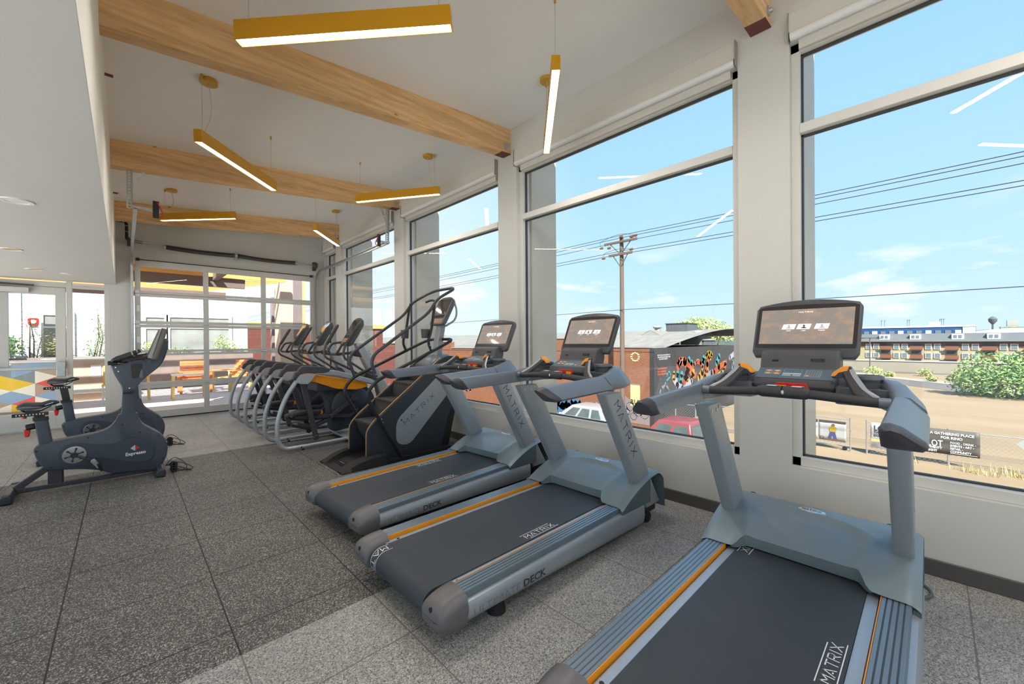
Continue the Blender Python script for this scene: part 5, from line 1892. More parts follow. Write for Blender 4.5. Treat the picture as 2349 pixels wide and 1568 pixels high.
# ================================================================ outside: courtyard behind the glass doors
def siding_mat(name, c, pitch):
    m, t, b = base_mat(name)
    L = t.links.new
    tcn = t.nodes.new('ShaderNodeTexCoord'); sp = t.nodes.new('ShaderNodeSeparateXYZ')
    L(tcn.outputs['Object'], sp.inputs[0])
    a = nnode(t, 'ShaderNodeMath', operation='DIVIDE'); a.inputs[1].default_value = pitch; L(sp.outputs['Z'], a.inputs[0])
    f = nnode(t, 'ShaderNodeMath', operation='FRACT'); L(a.outputs[0], f.inputs[0])
    r = t.nodes.new('ShaderNodeValToRGB'); e = r.color_ramp.elements
    e[0].position, e[0].color = .03, (*[x * .55 for x in lin(c)], 1)
    e[1].position, e[1].color = .09, (*lin(c), 1)
    L(f.outputs[0], r.inputs[0]); L(r.outputs[0], b.inputs['Base Color'])
    setp(b, 'Roughness', .7)
    return m
def brick_mat(name, c1, c2, mortar, sc=4.2, axis='x'):
    m, t, b = base_mat(name)
    L = t.links.new
    tcn = t.nodes.new('ShaderNodeTexCoord'); sp = t.nodes.new('ShaderNodeSeparateXYZ'); cb = t.nodes.new('ShaderNodeCombineXYZ')
    L(tcn.outputs['Object'], sp.inputs[0])
    L(sp.outputs['Y' if axis == 'x' else 'X'], cb.inputs[0]); L(sp.outputs['Z'], cb.inputs[1])
    br = nnode(t, 'ShaderNodeTexBrick', Scale=sc)
    br.inputs['Color1'].default_value = (*lin(c1), 1); br.inputs['Color2'].default_value = (*lin(c2), 1); br.inputs['Mortar'].default_value = (*lin(mortar), 1)
    br.inputs['Mortar Size'].default_value = .012
    L(cb.outputs[0], br.inputs['Vector'])
    nz = nnode(t, 'ShaderNodeTexNoise', Scale=.5, Detail=6.0); L(tcn.outputs['Object'], nz.inputs['Vector'])
    r = t.nodes.new('ShaderNodeValToRGB'); r.color_ramp.elements[0].color = (.82, .80, .78, 1); r.color_ramp.elements[1].color = (1.1, 1.1, 1.1, 1)
    L(nz.outputs['Fac'], r.inputs[0])
    mm = nnode(t, 'ShaderNodeMixRGB', blend_type='MULTIPLY'); mm.inputs[0].default_value = 1
    L(br.outputs['Color'], mm.inputs[1]); L(r.outputs[0], mm.inputs[2]); L(mm.outputs[0], b.inputs['Base Color'])
    setp(b, 'Roughness', .85)
    return m
M['paver'] = pm('courtyard_paving', (196, 186, 176), .8, var=.06, sc=2.5, stretch=(1, 5, 1))
M['siding'] = siding_mat('lap_siding', (222, 228, 234), .205)
M['trimw'] = pm('white_trim', (238, 238, 236), .6, var=.01)
M['winglass'] = pm('house_window', (150, 152, 148), .12, var=.25, sc=1.6)
M['planter'] = pm('planter_stucco', (142, 126, 116), .9, var=.08, sc=5, bump=.3, bsc=60)
M['soil'] = pm('soil', (82, 66, 52), .95, var=.2, sc=12)
M['pillar'] = pm('stucco_pillar', (200, 178, 158), .85, var=.04, sc=4)
M['pillardk'] = pm('steel_post', (132, 118, 116), .6, var=.05)
M['cedar'] = pm('cedar_slats', (226, 170, 100), .6, var=.10, sc=3, stretch=(.5, 8, 8))
M['cedarlt'] = pm('pale_planks', (232, 204, 132), .6, var=.08, sc=3, stretch=(.5, 8, 8))
M['brownsteel'] = pm('brown_steel', (120, 104, 98), .6, var=.05)
M['chairw'] = pm('teak_slats', (226, 140, 84), .55, var=.10, sc=5, stretch=(1, 6, 6))
M['chairlt'] = pm('pale_teak', (226, 190, 120), .55, var=.08, sc=5)
M['tabletop'] = pm('pale_table', (238, 226, 206), .5, var=.03)
M['yellowch'] = pm('yellow_chair', (240, 196, 96), .5, var=.03)

b = MB(); b.box(-9, 4.0, 10.1, 17.2, -.25, -.012)
struct(b.build('ground_courtyard', M['paver']))
b = MB(); b.box(-8, 3.22, 16.3, 16.55, -.012, 1.02); b.box(-8, 3.22, 16.55, 17.15, -.012, .94)
o = tag(b.build('planter', M['planter'], bevel=.01), 'long brown stucco planter wall below the white siding', 'planter')
b = MB(); b.grid(40, 4, lambda i, j: (-8 + 11.2 * i, 16.55 + .6 * j, .96 + .03 * sin(i * 70) * sin(j * 5 + i * 20)))
b.build('soil', M['soil'], o)

r = thing('house', 'white lap-sided house wall behind the courtyard planter', 'house', (0, 17.2, 0))
b = MB(); b.box(-2.08, 3.20, 0, .3, -.2, 7)
b.build('siding', M['siding'], r)
b = MB(); b.box(3.12, 3.22, -.03, .0, .9, 7); b.box(-2.12, -2.02, -.03, 0, .9, 7)
b.build('corner_board', M['trimw'], r)
for (x0, x1, z0, z1, mid) in ((.50, .94, 1.0, 2.20, 1), (1.08, 2.66, 1.10, 2.22, 1), (-1.62, -1.12, .96, 2.19, 1)):
    b = MB()
    for (p, q, s_, t_) in ((x0 - .09, x1 + .09, z1, z1 + .10), (x0 - .09, x1 + .09, z0 - .09, z0), (x0 - .09, x0, z0, z1), (x1, x1 + .09, z0, z1), (x0, x1, z1 - .36, z1 - .31)):
        b.box(p, q, -.05, 0, s_, t_)
    w = b.build('window_trim', M['trimw'], r)
    b = MB(); b.box(x0, x1, -.02, -.005, z0, z1)
    b.build('window_pane', M['winglass'], w)
r = thing('fire_alarm', 'red fire alarm bell on the white siding seen through the storefront door', 'fire alarm', (-1.80, 17.2, 2.0))
b = MB(); b.prism(rpoly([(-.10, -.10), (.10, -.10), (.10, .10), (-.10, .10)], .05), 'y', -.06, 0)
b.build('backplate', M['red'], r, bevel=.01)
b = MB(); b.cyl((0, -.075, 0), (0, -.06, 0), .055)
b.build('strobe', M['white'], r)
r = thing('wall_sconce', 'small grey lamp box on the white siding near the storefront sidelight edge', 'wall lamp', (-.30, 17.2, 1.80))
b = MB(); b.box(-.06, .06, -.09, 0, -.14, .14); b.build('box', M['seatside'], r, bevel=.01)
b = MB(); b.box(-.05, .05, -.08, -.01, -.15, -.14); b.build('lens', M['white'], r)

r = thing('brown_pillar', 'brown stucco pillar left of the white siding beyond the storefront door', 'pillar', (-2.28, 16.1, -.012))
b = MB(); b.box(-.16, .16, -.15, .15, 0, 3.2); b.build('shaft', M['brownsteel'], r, bevel=.01)
b = MB(); b.box(-.18, .18, -.17, .17, 0, .12); b.build('plinth', M['pillardk'], r, bevel=.01)
r = thing('stucco_pillar', 'broad tan stucco pillar outside the right end of the garage door', 'pillar', (3.27, 12.1, 0))
b = MB(); b.box(-.30, .02, -.20, .35, -.012, 4.2); b.build('tan_face', M['pillar'], r, bevel=.01)
b = MB(); b.box(.02, .24, -.19, .33, -.012, 4.2); b.build('grey_return', M['pillardk'], r, bevel=.01)
b = MB(); b.box(.24, .31, -.20, .30, -.012, 4.2); b.build('peach_edge', M['chairlt'], r, bevel=.01)
r = thing('steel_post', 'slim grey steel post standing beside the tan pillar outside', 'post', (3.24, 13.6, 0))
b = MB(); b.box(-.09, .09, -.09, .09, 0, 2.72); b.build('shaft', M['pillardk'], r, bevel=.006)
b = MB(); b.box(-.13, .13, -.13, .13, -.012, .03); b.build('base_plate', M['brownsteel'], r)
b = MB(); b.box(3.1, 4.3, 13.4, 13.8, -4.3, -.02); b.box(3.4, 4.0, 10.1, 17.2, -4.3, -.012)
struct(b.build('wall_courtyard', M['pillardk']))

# pergola over the courtyard
r = thing('pergola', 'timber slat pergola with brown steel beams outside the garage door', 'pergola', (0, 12.6, 2.7))
for y, z in ((-.85, .10), (1.75, .02)):
    b = MB(); b.box(-7, 2.15, y - .07, y + .07, z - .10, z + .12); b.build('steel_beam', M['brownsteel'], r)
for x in (-.25, -1.9, 1.55, -3.6):
    b = MB(); b.box(x - .05, x + .05, -2.3, -.78, .14, .30); b.build('steel_purlin', M['brownsteel'], r)
for k in range(13):
    y = -1.0 + k * .30
    b = MB(); b.box(-7, 3.02 - .10 * k, y, y + .045, .22, .36); b.build('slat', M['cedar'], r)
b = MB()
for k in range(9):
    b.box(-7, 1.3, -2.25 + k * .165, -2.25 + k * .165 + .155, .34, .36)
b.build('plank_soffit', M['cedarlt'], r)
for (x, y) in ((-5.5, -.9), (-5.5, 2.5)):
    b = MB(); b.box(x - .07, x + .07, y - .07, y + .07, -2.72, .1); b.build('post', M['brownsteel'], r)

def lounge(nm, lb, loc, rz, slat, seat):
    r = thing(nm, lb, 'lounge chair', loc, rz, 'teak lounge chairs in the courtyard')
    for k in range(6):
        b = MB(); z = .40 + k * .082
        b.bar((-.30, .28 + k * .018, z + .03), (.30, .28 + k * .018, z + .03), .022, .072)
        b.build('back_slat', slat, r)
    for k in range(6):
        b = MB(); y = -.32 + k * .10
        b.box(-.30, .30, y, y + .085, .37, .395); b.build('seat_slat', seat, r)
    for x in (-.33, .33):
        for y in (-.34, .30):
            b = MB(); b.box(x - .03, x + .03, y - .03, y + .03, 0, .58 if y < 0 else .60); b.build('leg', seat, r)
        b = MB(); b.box(x - .045, x + .045, -.38, .40, .58, .61); b.build('armrest', seat, r)
    return r
lounge('lounge_chair', 'orange slatted lounge chair behind the white courtyard table', (1.44, 14.55, -.012), 0, M['chairw'], M['chairw'])
lounge('lounge_chair', 'pale timber lounge chair with orange back at the middle of the garage door view', (2.30, 14.35, -.012), radians(-60), M['chairw'], M['chairlt'])
def table(lb, loc, w, d, h, top):
    r = thing('courtyard_table', lb, 'table', loc, 0, 'courtyard tables')
    b = MB(); b.box(-w, w, -d, d, h - .035, h); b.build('tabletop', top, r, bevel=.008)
    for sx in (-1, 1):
        for sy in (-1, 1):
            b = MB(); b.bar((sx * (w - .04), sy * (d - .04), h - .03), (sx * (w - .02), sy * (d - .02), 0), .045, .045, (1, 0, 0)); b.build('leg', M['chairlt'], r)
    return r
table('pale low table in front of the orange lounge chair in the courtyard', (1.17, 13.0, -.012), .34, .22, .62, M['tabletop'])
table('small timber table at the left edge of the garage door view', (.16, 13.6, -.012), .30, .22, .62, M['chairlt'])

# tiled counter with a triangle pattern, seen through the storefront door
r = thing('tiled_counter', 'courtyard counter faced with a colourful triangle tile pattern', 'counter', (-2.0, 12.8, 0))
b = MB(); b.box(-2.6, .98, 0, .6, -.012, 1.0)
b.build('counter_body', pm('counter_tan', (188, 166, 146), .7, var=.04), r, bevel=.004)
b = MB(); b.box(-2.65, 1.03, -.05, .65, 1.0, 1.04)
b.build('countertop', M['trimw'], r, bevel=.006)
TC = [pm('tile_' + n, c, .5, var=.02) for n, c in (('yellow', (238, 200, 44)), ('red', (228, 92, 86)), ('blue', (142, 172, 202)), ('grey', (134, 146, 152)), ('tan', (182, 160, 142)), ('cream', (240, 236, 222)))]
b = MB()
cw, ch = .31, .262
rnd = random.Random(4)
pal = [0, 2, 4, 3, 5, 4, 1, 5, 2, 0, 3, 4]
for c in range(11):
    x0 = .98 - (c + 1) * cw
    for k in range(-1, 9):
        zc = .045 + k * ch / 2
        p = [(x0, zc), (x0, zc + ch), (x0 + cw, zc + ch / 2)] if (k + c) % 2 == 0 else [(x0 + cw, zc), (x0 + cw, zc + ch), (x0, zc + ch / 2)]
        q = [(x, min(max(z, .02), .99)) for x, z in p]
        if max(z for _, z in q) - min(z for _, z in q) < .02: continue
        if abs(q[0][1] - q[1][1]) < 1e-4: continue
        m = pal[rnd.randrange(12)]
        if c in (2, 3) and k in (3, 4): m = 0
        if c == 3 and k == 2: m = 1
        b.m = m
        b.poly([(x, -.006, z) for x, z in q])
b.build('tile_facing', TC, r, ang=10)
r = thing('bar_cabinet', 'tan cabinet with white top behind the storefront sidelight', 'cabinet', (-.62, 14.4, 0))
b = MB(); b.box(-.75, .30, 0, .6, -.012, .98); b.build('body', M['pillar'], r, bevel=.004)
b = MB(); b.box(-.80, .34, -.04, .64, .98, 1.02); b.build('top', M['trimw'], r, bevel=.004)
b = MB(); b.box(.02, .20, -.01, 0, .55, .85); b.build('vent_panel', M['trimw'], r)
r = thing('yellow_chair', 'yellow courtyard chair seen through the storefront sidelight', 'chair', (-.20, 13.7, -.012))
b = MB(); b.loft([[(x, y, z) for x, y in rpoly([(-.17, .0), (.17, .0), (.17, .04), (-.17, .04)], .01)] for z, y0 in ((.42, 0), (.62, .02), (.86, .06))]); b.build('backrest', M['yellowch'], r, bevel=.01)
b = MB(); b.box(-.19, .19, -.38, .02, .40, .43); b.build('seat', M['yellowch'], r, bevel=.01)
for x in (-.17, .17):
    for y in (-.35, .0):
        b = MB(); b.cyl((x, y, 0), (x, y, .41), .014, n=8); b.build('leg', M['trimw'], r)

# ---- plants: real leaves on stems
def leaf_mat(name, c1, c2):
    m, t, b = base_mat(name)
    tcn = t.nodes.new('ShaderNodeTexCoord')
    nz = nnode(t, 'ShaderNodeTexNoise', Scale=2.2, Detail=4.0)
    t.links.new(tcn.outputs['Object'], nz.inputs['Vector'])
    r = t.nodes.new('ShaderNodeValToRGB')
    r.color_ramp.elements[0].position, r.color_ramp.elements[0].color = .35, (*lin(c1), 1)
    r.color_ramp.elements[1].position, r.color_ramp.elements[1].color = .65, (*lin(c2), 1)
    t.links.new(nz.outputs['Fac'], r.inputs[0]); t.links.new(r.outputs[0], b.inputs['Base Color'])
    setp(b, 'Roughness', .6)
    setp(b, 'Transmission Weight', 0)
    return m
M['leaf'] = leaf_mat('leaf_green', (104, 142, 66), (156, 188, 98))
M['leaf2'] = leaf_mat('leaf_bluegreen', (86, 126, 72), (140, 166, 100))
M['leafy'] = leaf_mat('leaf_yellow', (176, 162, 96), (214, 200, 140))
M['bark'] = pm('bark', (118, 98, 78), .9, var=.2, sc=10)
def plant(nm, lb, cat, base, blobs, n, ls, mats, stems=4, seed=1, group=None, slim=.4):
    rn = random.Random(seed)
    r = thing(nm, lb, cat, base, 0, group)
    b = MB()
    tot = sum(bl[3] * bl[4] * bl[5] for bl in blobs)
    for bl in blobs:
        for _ in range(max(8, int(n * bl[3] * bl[4] * bl[5] / tot))):
            while True:
                p = Vector((rn.uniform(-1, 1), rn.uniform(-1, 1), rn.uniform(-1, 1)))
                if .25 < p.length < 1: break
            p = Vector((bl[0] + p.x * bl[3], bl[1] + p.y * bl[4], bl[2] + p.z * bl[5]))
            d = Vector((rn.gauss(0, 1), rn.gauss(0, 1), rn.gauss(0, .8))).normalized()
            e = d.orthogonal().normalized() * slim
            l = ls * rn.uniform(.6, 1.3)
            b.m = rn.randrange(len(mats))
            b.poly([p - d * l / 2, p + e * l / 2, p + d * l / 2, p - e * l / 2])
    b.build('foliage', mats, r, recalc=False)
    b = MB()
    for k in range(stems):
        bl = blobs[k % len(blobs)]
        q = Vector((bl[0], bl[1], bl[2] + bl[5] * .3))
        o = Vector((q.x * .15 + rn.uniform(-1, 1) * ls, q.y * .15, 0))
        rr = max(.006, q.length * .012)
        b.tube([o, o.lerp(q, .5) + Vector((rn.gauss(0, .04), rn.gauss(0, .04), 0)) * q.length, q], [rr * 1.5, rr, rr * .5], 6)
    b.build('stem', M['bark'], r)
    return r
plant('bamboo', 'tall green bamboo in the planter behind the storefront sidelight', 'plant', (-.55, 16.8, .95), [(0, 0, 1.15, .12, .12, .35), (.1, 0, .7, .24, .18, .3), (-.05, 0, .3, .26, .2, .28), (.12, 0, .05, .2, .2, .15)], 520, .10, [M['leaf'], M['leaf2']], 5, 3, slim=.22)
plant('ornamental_grass', 'yellow ornamental grass in the planter left of the house window', 'plant', (-1.72, 16.8, .95), [(-.1, 0, .95, .16, .12, .45), (.1, 0, .45, .28, .2, .45), (.3, 0, .3, .2, .15, .4)], 620, .11, [M['leafy'], M['leafy'], M['leaf']], 6, 5, slim=.12)
plant('shrub', 'round green shrub in the planter beside the yellow grass', 'shrub', (-2.18, 16.75, .95), [(0, 0, .35, .28, .22, .36)], 420, .08, [M['leaf']], 3, 6)
plant('shrub', 'low green shrub in the planter below the small house window', 'shrub', (.55, 16.8, .95), [(0, 0, .22, .35, .2, .26)], 260, .09, [M['leaf'], M['leafy']], 3, 8)
plant('shrub', 'low green shrub in the planter at the left of the long house window', 'shrub', (1.30, 16.8, .95), [(0, 0, .14, .40, .2, .16)], 220, .09, [M['leaf']], 3, 9)
plant('bamboo', 'bushy bamboo in the planter at the right of the long house window', 'plant', (2.45, 16.8, .95), [(0, 0, .35, .32, .2, .36), (.35, 0, .2, .3, .2, .2)], 420, .11, [M['leaf'], M['leafy']], 4, 10, slim=.25)
plant('shrub', 'small shrub in the planter near the storefront sidelight edge', 'shrub', (-.22, 16.75, .95), [(0, 0, .16, .20, .16, .24)], 160, .08, [M['leaf']], 2, 12)
plant('tree', 'green tree beyond the courtyard seen between house and pillar', 'tree', (6.4, 29, -4.2), [(0, 0, 4.4, 1.4, 1.4, 1.2), (.9, 0, 3.4, 1.2, 1.2, 1.0)], 900, .32, [M['leaf']], 3, 13)
# ================================================================ outside: the street and the lot
G = -4.2
TONE[0] = .40        # sunlit materials outdoors are mid-toned
M['dirt'] = pm('dirt_lot', (214, 184, 142), .95, var=.10, sc=.35, stretch=(1.6, .5, 1))
M['dirt2'] = pm('far_ground', (196, 180, 150), .95, var=.1, sc=.05)
M['asphalt'] = pm('asphalt', (150, 140, 132), .9, var=.06, sc=.6)
M['concrete'] = pm('pale_concrete', (226, 214, 190), .85, var=.05, sc=.8)
M['brick'] = brick_mat('red_brick', (206, 134, 92), (188, 112, 76), (214, 182, 150), 4.2, 'x')
M['brickrd'] = brick_mat('dark_red_brick', (176, 96, 80), (160, 84, 72), (186, 150, 132), 4.2, 'x')
M['muralbk'] = brick_mat('black_painted_brick', (92, 88, 88), (84, 81, 82), (76, 73, 74), 4.2, 'y')
M['roofg'] = pm('old_roofing', (196, 190, 176), .9, var=.16, sc=.9, stretch=(.7, 2.2, 1))
M['tin'] = pm('corrugated_tin', (136, 140, 144), .6, var=.22, sc=2.5, stretch=(6, 6, .5))
M['tinw'] = pm('white_tin', (226, 222, 212), .6, var=.05, sc=2)
M['polew'] = pm('pole_timber', (156, 130, 112), .85, var=.1, sc=3, stretch=(4, 4, .4))
M['insul'] = pm('porcelain', (172, 112, 84), .25, var=.05)
M['wire'] = pm('wire', (92, 100, 108), .6)
GR = {'o': (232, 112, 54), 'o2': (222, 92, 44), 'y': (246, 184, 44), 'yh': (240, 206, 52), 't': (92, 196, 196), 'w': (214, 208, 232), 'g': (170, 172, 178), 'b': (86, 156, 214), 'lav': (226, 224, 226)}
for k, c in GR.items():
    M['gr_' + k] = pm('spray_' + k, c, .8, var=.10, sc=2.0)

b = MB(); b.box(3.7, 93, -160, 420, G - .3, G)
struct(b.build('ground_lot', M['dirt']))
b = MB(); b.box(93, 900, -500, 900, -8.8, -8.4)
struct(b.build('ground_far', M['dirt2']))
def strip(name, pts, z, mat, th=.05):
    b = MB(); b.prism(pts, 'z', G, G + z)
    return struct(b.build(name, mat))
strip('road_street', [(14.0, 8.5), (21.9, 8.5), (21.9, 120), (14.0, 120)], .015, M['concrete'])
strip('road_lot', [(95, 29.0), (44, -18.5), (38, -30), (46, -30), (52, -18), (95, 21.5)], .02, M['asphalt'])
strip('road_kerb', [(95, 21.3), (52, -18.2), (46, -30), (50, -30), (56, -18), (95, 17.5)], .05, M['concrete'])
strip('road_upper', [(89.5, 30), (89.5, 14), (87.5, 8), (90.0, -12), (78, -14), (62, -14.5), (70, -30), (92.9, -30), (92.9, 30)], .03, M['asphalt'])

# warehouse with the mural
r = thing('brick_warehouse', 'single-storey brick warehouse across the street with a painted mural on its dark side wall', 'warehouse', (23.5, 12.2, G))
def wz(z): return z - G
b = MB()
for y0, y1, z in ((0, 3.4, .88), (3.4, 11.0, 1.50), (11.0, 21, .70), (21, 60, 1.30)):
    b.box(0, .35, y0, y1, 0, wz(z))
wl = b.build('brick_wall', M['brick'], r)
b = MB()
for y0, y1, z in ((-.02, 3.4, .88), (3.4, 11.0, 1.50), (11.0, 21, .70), (21, 60, 1.30)):
    b.box(-.05, .40, y0, y1, wz(z), wz(z) + .07)
for k in range(4):
    b.box(-.05, .02, 2.6 + k * .55, 3.1 + k * .55, wz(.80), wz(.88))
b.build('parapet_cap', M['tinw'], r)
b = MB(); b.box(0, 26, -.30, 0, 0, wz(.86)); mw = b.build('mural_wall', M['muralbk'], r)
b = MB()
def roofp(i, j):
    x = .35 + 26 * i
    return (x, .0 + 60 * j, wz(.55 + 1.75 * sin(min(1, i / .62) * pi / 2) - (max(0, i - .62) * 1.5)))
b.grid(16, 10, roofp)
b.build('roof', M['roofg'], r)
b = MB(); b.box(.35, 26, 59.6, 60, 0, wz(1.2)); b.box(25.6, 26, 0, 60, 0, wz(.7)); b.build('rear_wall', M['brickrd'], r)
# paint on the mural wall
def fat(b, pts, w, fn, n=9):
    """round-ended, round-jointed painted stroke"""
    for p in pts:
        b.poly([fn(p[0] + w / 2 * cos(2 * pi * k / n), p[1] + w / 2 * sin(2 * pi * k / n)) for k in range(n)])
    for p, q in zip(pts, pts[1:]):
        L = sqrt((q[0] - p[0]) ** 2 + (q[1] - p[1]) ** 2) or 1
        nx, ny = -(q[1] - p[1]) / L * w / 2, (q[0] - p[0]) / L * w / 2
        b.poly([fn(p[0] + nx, p[1] + ny), fn(q[0] + nx, q[1] + ny), fn(q[0] - nx, q[1] - ny), fn(p[0] - nx, p[1] - ny)])
MURAL = [('t', [(28.38, -0.35), (28.62, -0.04)], .5), ('t', [(28.93, -0.44), (29.08, -0.23)], .4), ('t', [(31.05, -0.41), (31.21, -0.01)], .5), ('t', [(33.8, -0.53), (34.34, 0.02)], .5), ('t', [(26.72, -1.18), (26.79, -0.87)], .45), ('t', [(27.23, -1.61), (27.39, -0.99)], .5),
         ('o', [(26.86, -0.4), (27.15, -0.1), (27.91, -0.14), (28.44, -0.53), (29.57, -1.13)], .62), ('o2', [(28.44, -0.59), (28.23, -1.05), (27.89, -1.43)], .7), ('y', [(29.28, -0.99), (28.99, -1.45), (28.29, -1.75)], .6), ('o', [(29.36, -0.46), (29.8, -0.17), (30.62, -0.33), (30.99, -0.72)], .36),
         ('g', [(30.29, -1.79), (31.37, -1.56), (32.84, -1.21)], .6), ('y', [(30.3, -1.42), (30.91, -1.03), (31.38, -1.37), (31.86, -0.89)], .55), ('yh', [(31.63, .07), (31.85, .30), (32.3, .38), (32.78, .23), (32.53, -.09)], .34), ('o', [(31.46, -1.06), (31.87, -0.51), (32.23, .05)], .44),
         ('o', [(33.18, -1.23), (34.24, -0.82), (35.81, -0.52), (35.42, -1.22)], .5), ('y', [(33.7, -1.52), (34.77, -1.32), (36.87, -1.37)], .4), ('w', [(26.16, -1.14), (26.66, -1.68), (27.48, -1.98)], .5), ('w', [(27.62, -1.99), (28.99, -1.51)], .34),
         ('t', [(25.15, -0.96), (25.3, -0.7), (25.63, -0.72), (25.68, -1.02), (25.03, -1.28), (24.57, -1.78)], .12), ('t', [(37.27, -1.32), (37.39, -0.47)], .3), ('g', [(24.12, -2.05), (24.35, -1.65), (25.03, -1.5), (25.38, -1.85)], .16), ('y', [(26.1, -1.3), (26.17, -0.81)], .3), ('w', [(36.69, -0.16), (37.91, .16), (38.98, .28)], .45), ('g', [(37.28, -0.76), (38.75, -0.23)], .3),
         ('w', [(26.95, -.33), (27.2, -.02), (27.6, .0)], .08), ('w', [(35.2, -.50), (35.75, -.40), (35.8, -.62)], .08), ('w', [(29.5, -.38), (29.9, -.06), (30.3, -.1)], .07)]
names = {'t': 'teal', 'o': 'orange', 'o2': 'red orange', 'y': 'amber', 'yh': 'yellow', 'w': 'white', 'g': 'grey'}
order = 0
for key, pts, w in MURAL:
    order += 1
    yy = -.302 - .0012 * order
    b = MB(); fat(b, pts, w, lambda x, z: (x - 23.5, yy, wz(z)), 12)
    b.build('mural_stroke', M['gr_' + key], mw, recalc=False)
b = MB()
for row, (x0, x1, z, h) in enumerate(((23.93, 25.76, .36, .09), (23.98, 25.64, .23, .09), (24.15, 25.34, .11, .09))):
    x = x0
    while x < x1 - .1:
        wd = random.uniform(.10, .26)
        b.poly([(x - 23.5, -.306, wz(z)), (x + wd - 23.5, -.306, wz(z)), (x + wd - 23.5, -.306, wz(z + h)), (x - 23.5, -.306, wz(z + h))])
        x += wd + .05
b.build('mural_text_bars', M['gr_lav'], mw)
b = MB()
for z in (-.50, -.68, -.85):
    x = 23.95
    while x < 25.1:
        wd = random.uniform(.10, .22)
        b.poly([(x - 23.5, -.306, wz(z)), (x + wd - 23.5, -.306, wz(z)), (x + wd - 23.5, -.306, wz(z + .11)), (x - 23.5, -.306, wz(z + .11))])
        x += wd + .04
b.build('mural_text_bars', M['gr_o'], mw)
# paint and boarded window on the brick wall
b = MB(); b.box(-.02, .0, .66, 1.32, wz(-2.85), wz(-1.50)); b.build('boarded_window', M['cedarlt'], wl)
b = MB(); fat(b, [(.62, wz(-1.46)), (1.36, wz(-1.46))], .06, lambda y, z: (-.03, y, z)); b.build('window_lintel', M['pillardk'], wl)
b = MB(); b.poly([(-.012, .02, wz(-3.95)), (-.012, 1.75, wz(-3.95)), (-.012, 1.75, wz(-2.2)), (-.012, .75, wz(-2.9)), (-.012, .02, wz(-3.0))]); b.build('faded_paint', M['pillardk'], wl)
b = MB()
def ringf(cy, cz, rad, w=.07, n=16):
    for k in range(n):
        a, c = 2 * pi * k / n, 2 * pi * (k + 1) / n
        fat(b, [(cy + rad * cos(a), cz + rad * sin(a)), (cy + rad * cos(c), cz + rad * sin(c))], w, lambda y, z: (-.02, y, z), 6)
for (y, z, rad) in ((.35, wz(-3.3), .26), (.80, wz(-3.1), .34), (1.35, wz(-2.9), .26), (1.6, wz(-3.3), .22), (.55, wz(-2.85), .18), (1.1, wz(-3.5), .22)):
    ringf(y, z, rad)
b.build('graffiti_outline', M['gr_lav'], wl, recalc=False)
text_obj('graffiti_tag', 'RUH', M['rubber'], (-.025, 1.32, wz(-2.72)), (0, -1, 0), (0, 0, 1), .42, wl, .01)
b = MB()
for pts in ([(7.8, wz(-3.5)), (7.4, wz(-3.2)), (6.9, wz(-3.5))], [(6.7, wz(-3.2)), (6.3, wz(-3.5)), (5.9, wz(-3.1)), (5.6, wz(-3.45))], [(5.5, wz(-3.1)), (5.1, wz(-3.4))], [(7.6, wz(-3.7)), (5.3, wz(-3.65))]):
    fat(b, pts, .55, lambda y, z: (-.02, y, z), 12)
b.build('graffiti_blue', M['gr_b'], wl, recalc=False)
b = MB()
for q in range(7):
    y0 = 4.6 - q * .45
    fat(b, [(y0, wz(-3.5)), (y0 - .12, wz(-3.0 + .1 * (q % 2))), (y0 - .35, wz(-2.98)), (y0 - .42, wz(-3.4)), (y0 - .2, wz(-3.6))], .09, lambda y, z: (-.02, y, z), 6)
b.build('graffiti_outline', M['gr_w'], wl, recalc=False)
b = MB()
for q in range(9):
    y0 = 18 + q * .9
    fat(b, [(y0, wz(-3.3)), (y0 + .3, wz(-2.6)), (y0 + .6, wz(-3.3))], .35, lambda y, z: (-.02, y, z), 8)
b.build('graffiti_pink', pm('spray_pink', (226, 150, 170), .8), wl, recalc=False)
b = MB()
for q in range(9):
    y0 = 18.4 + q * .9
    fat(b, [(y0, wz(-2.5)), (y0 + .2, wz(-3.4))], .30, lambda y, z: (-.022, y, z), 8)
b.build('graffiti_green', pm('spray_green', (130, 190, 150), .8), wl, recalc=False)
# diamond brickwork in the parapet
for yc in (.98, 5.9, 24.0):
    b = MB()
    for k in range(12):
        a = 2 * pi * k / 12
        y, z = yc + .26 * cos(a), wz(.30) + .26 * sin(a)
        b.box(-.02, 0, y - .07, y + .07, z - .035, z + .035)
    b.build('brick_diamond', M['cedarlt'], wl)
# roof lights and boxes standing on the roof
for (x, y, w, h, z, lb) in ((33, 16.4, 1.35, 1.25, .95, 'gabled white roof vent on the warehouse, left of the tin box'), (34, 11.95, .9, .85, .95, 'smaller gabled white roof vent on the warehouse, right of the tin box')):
    y = max(y, 13.4) if w < 1 else y
    rr = thing('roof_vent', lb, 'roof vent', (x, y, z), 0, 'gabled roof vents on the warehouse')
    b = MB(); b.prism([(-w, 0), (w, 0), (w, h * .45), (-w, h * .45)], 'x', -1.2, 1.2); b.build('body', M['tin'], rr)
    b = MB(); b.prism([(-w * 1.1, h * .42), (w * 1.1, h * .42), (0, h)], 'x', -1.3, 1.3); b.build('gable_roof', M['roofg'], rr)
    b = MB(); b.poly([(-1.31, -w * .9, 0), (-1.31, w * .9, 0), (-1.31, w * .9, h * .42), (-1.31, 0, h * .95), (-1.31, -w * .9, h * .42)]); b.build('gable_front', M['tinw'], rr)
    b = MB(); b.cyl((0, 0, h * .9), (0, 0, h * 1.15), .22); b.ell((0, 0, h * 1.2), (.5, .34, .14)); b.build('ventilator', M['tinw'], rr)
rr = thing('roof_box', 'tall weathered tin box on the warehouse roof', 'roof box', (36, 15.6, 1.5))
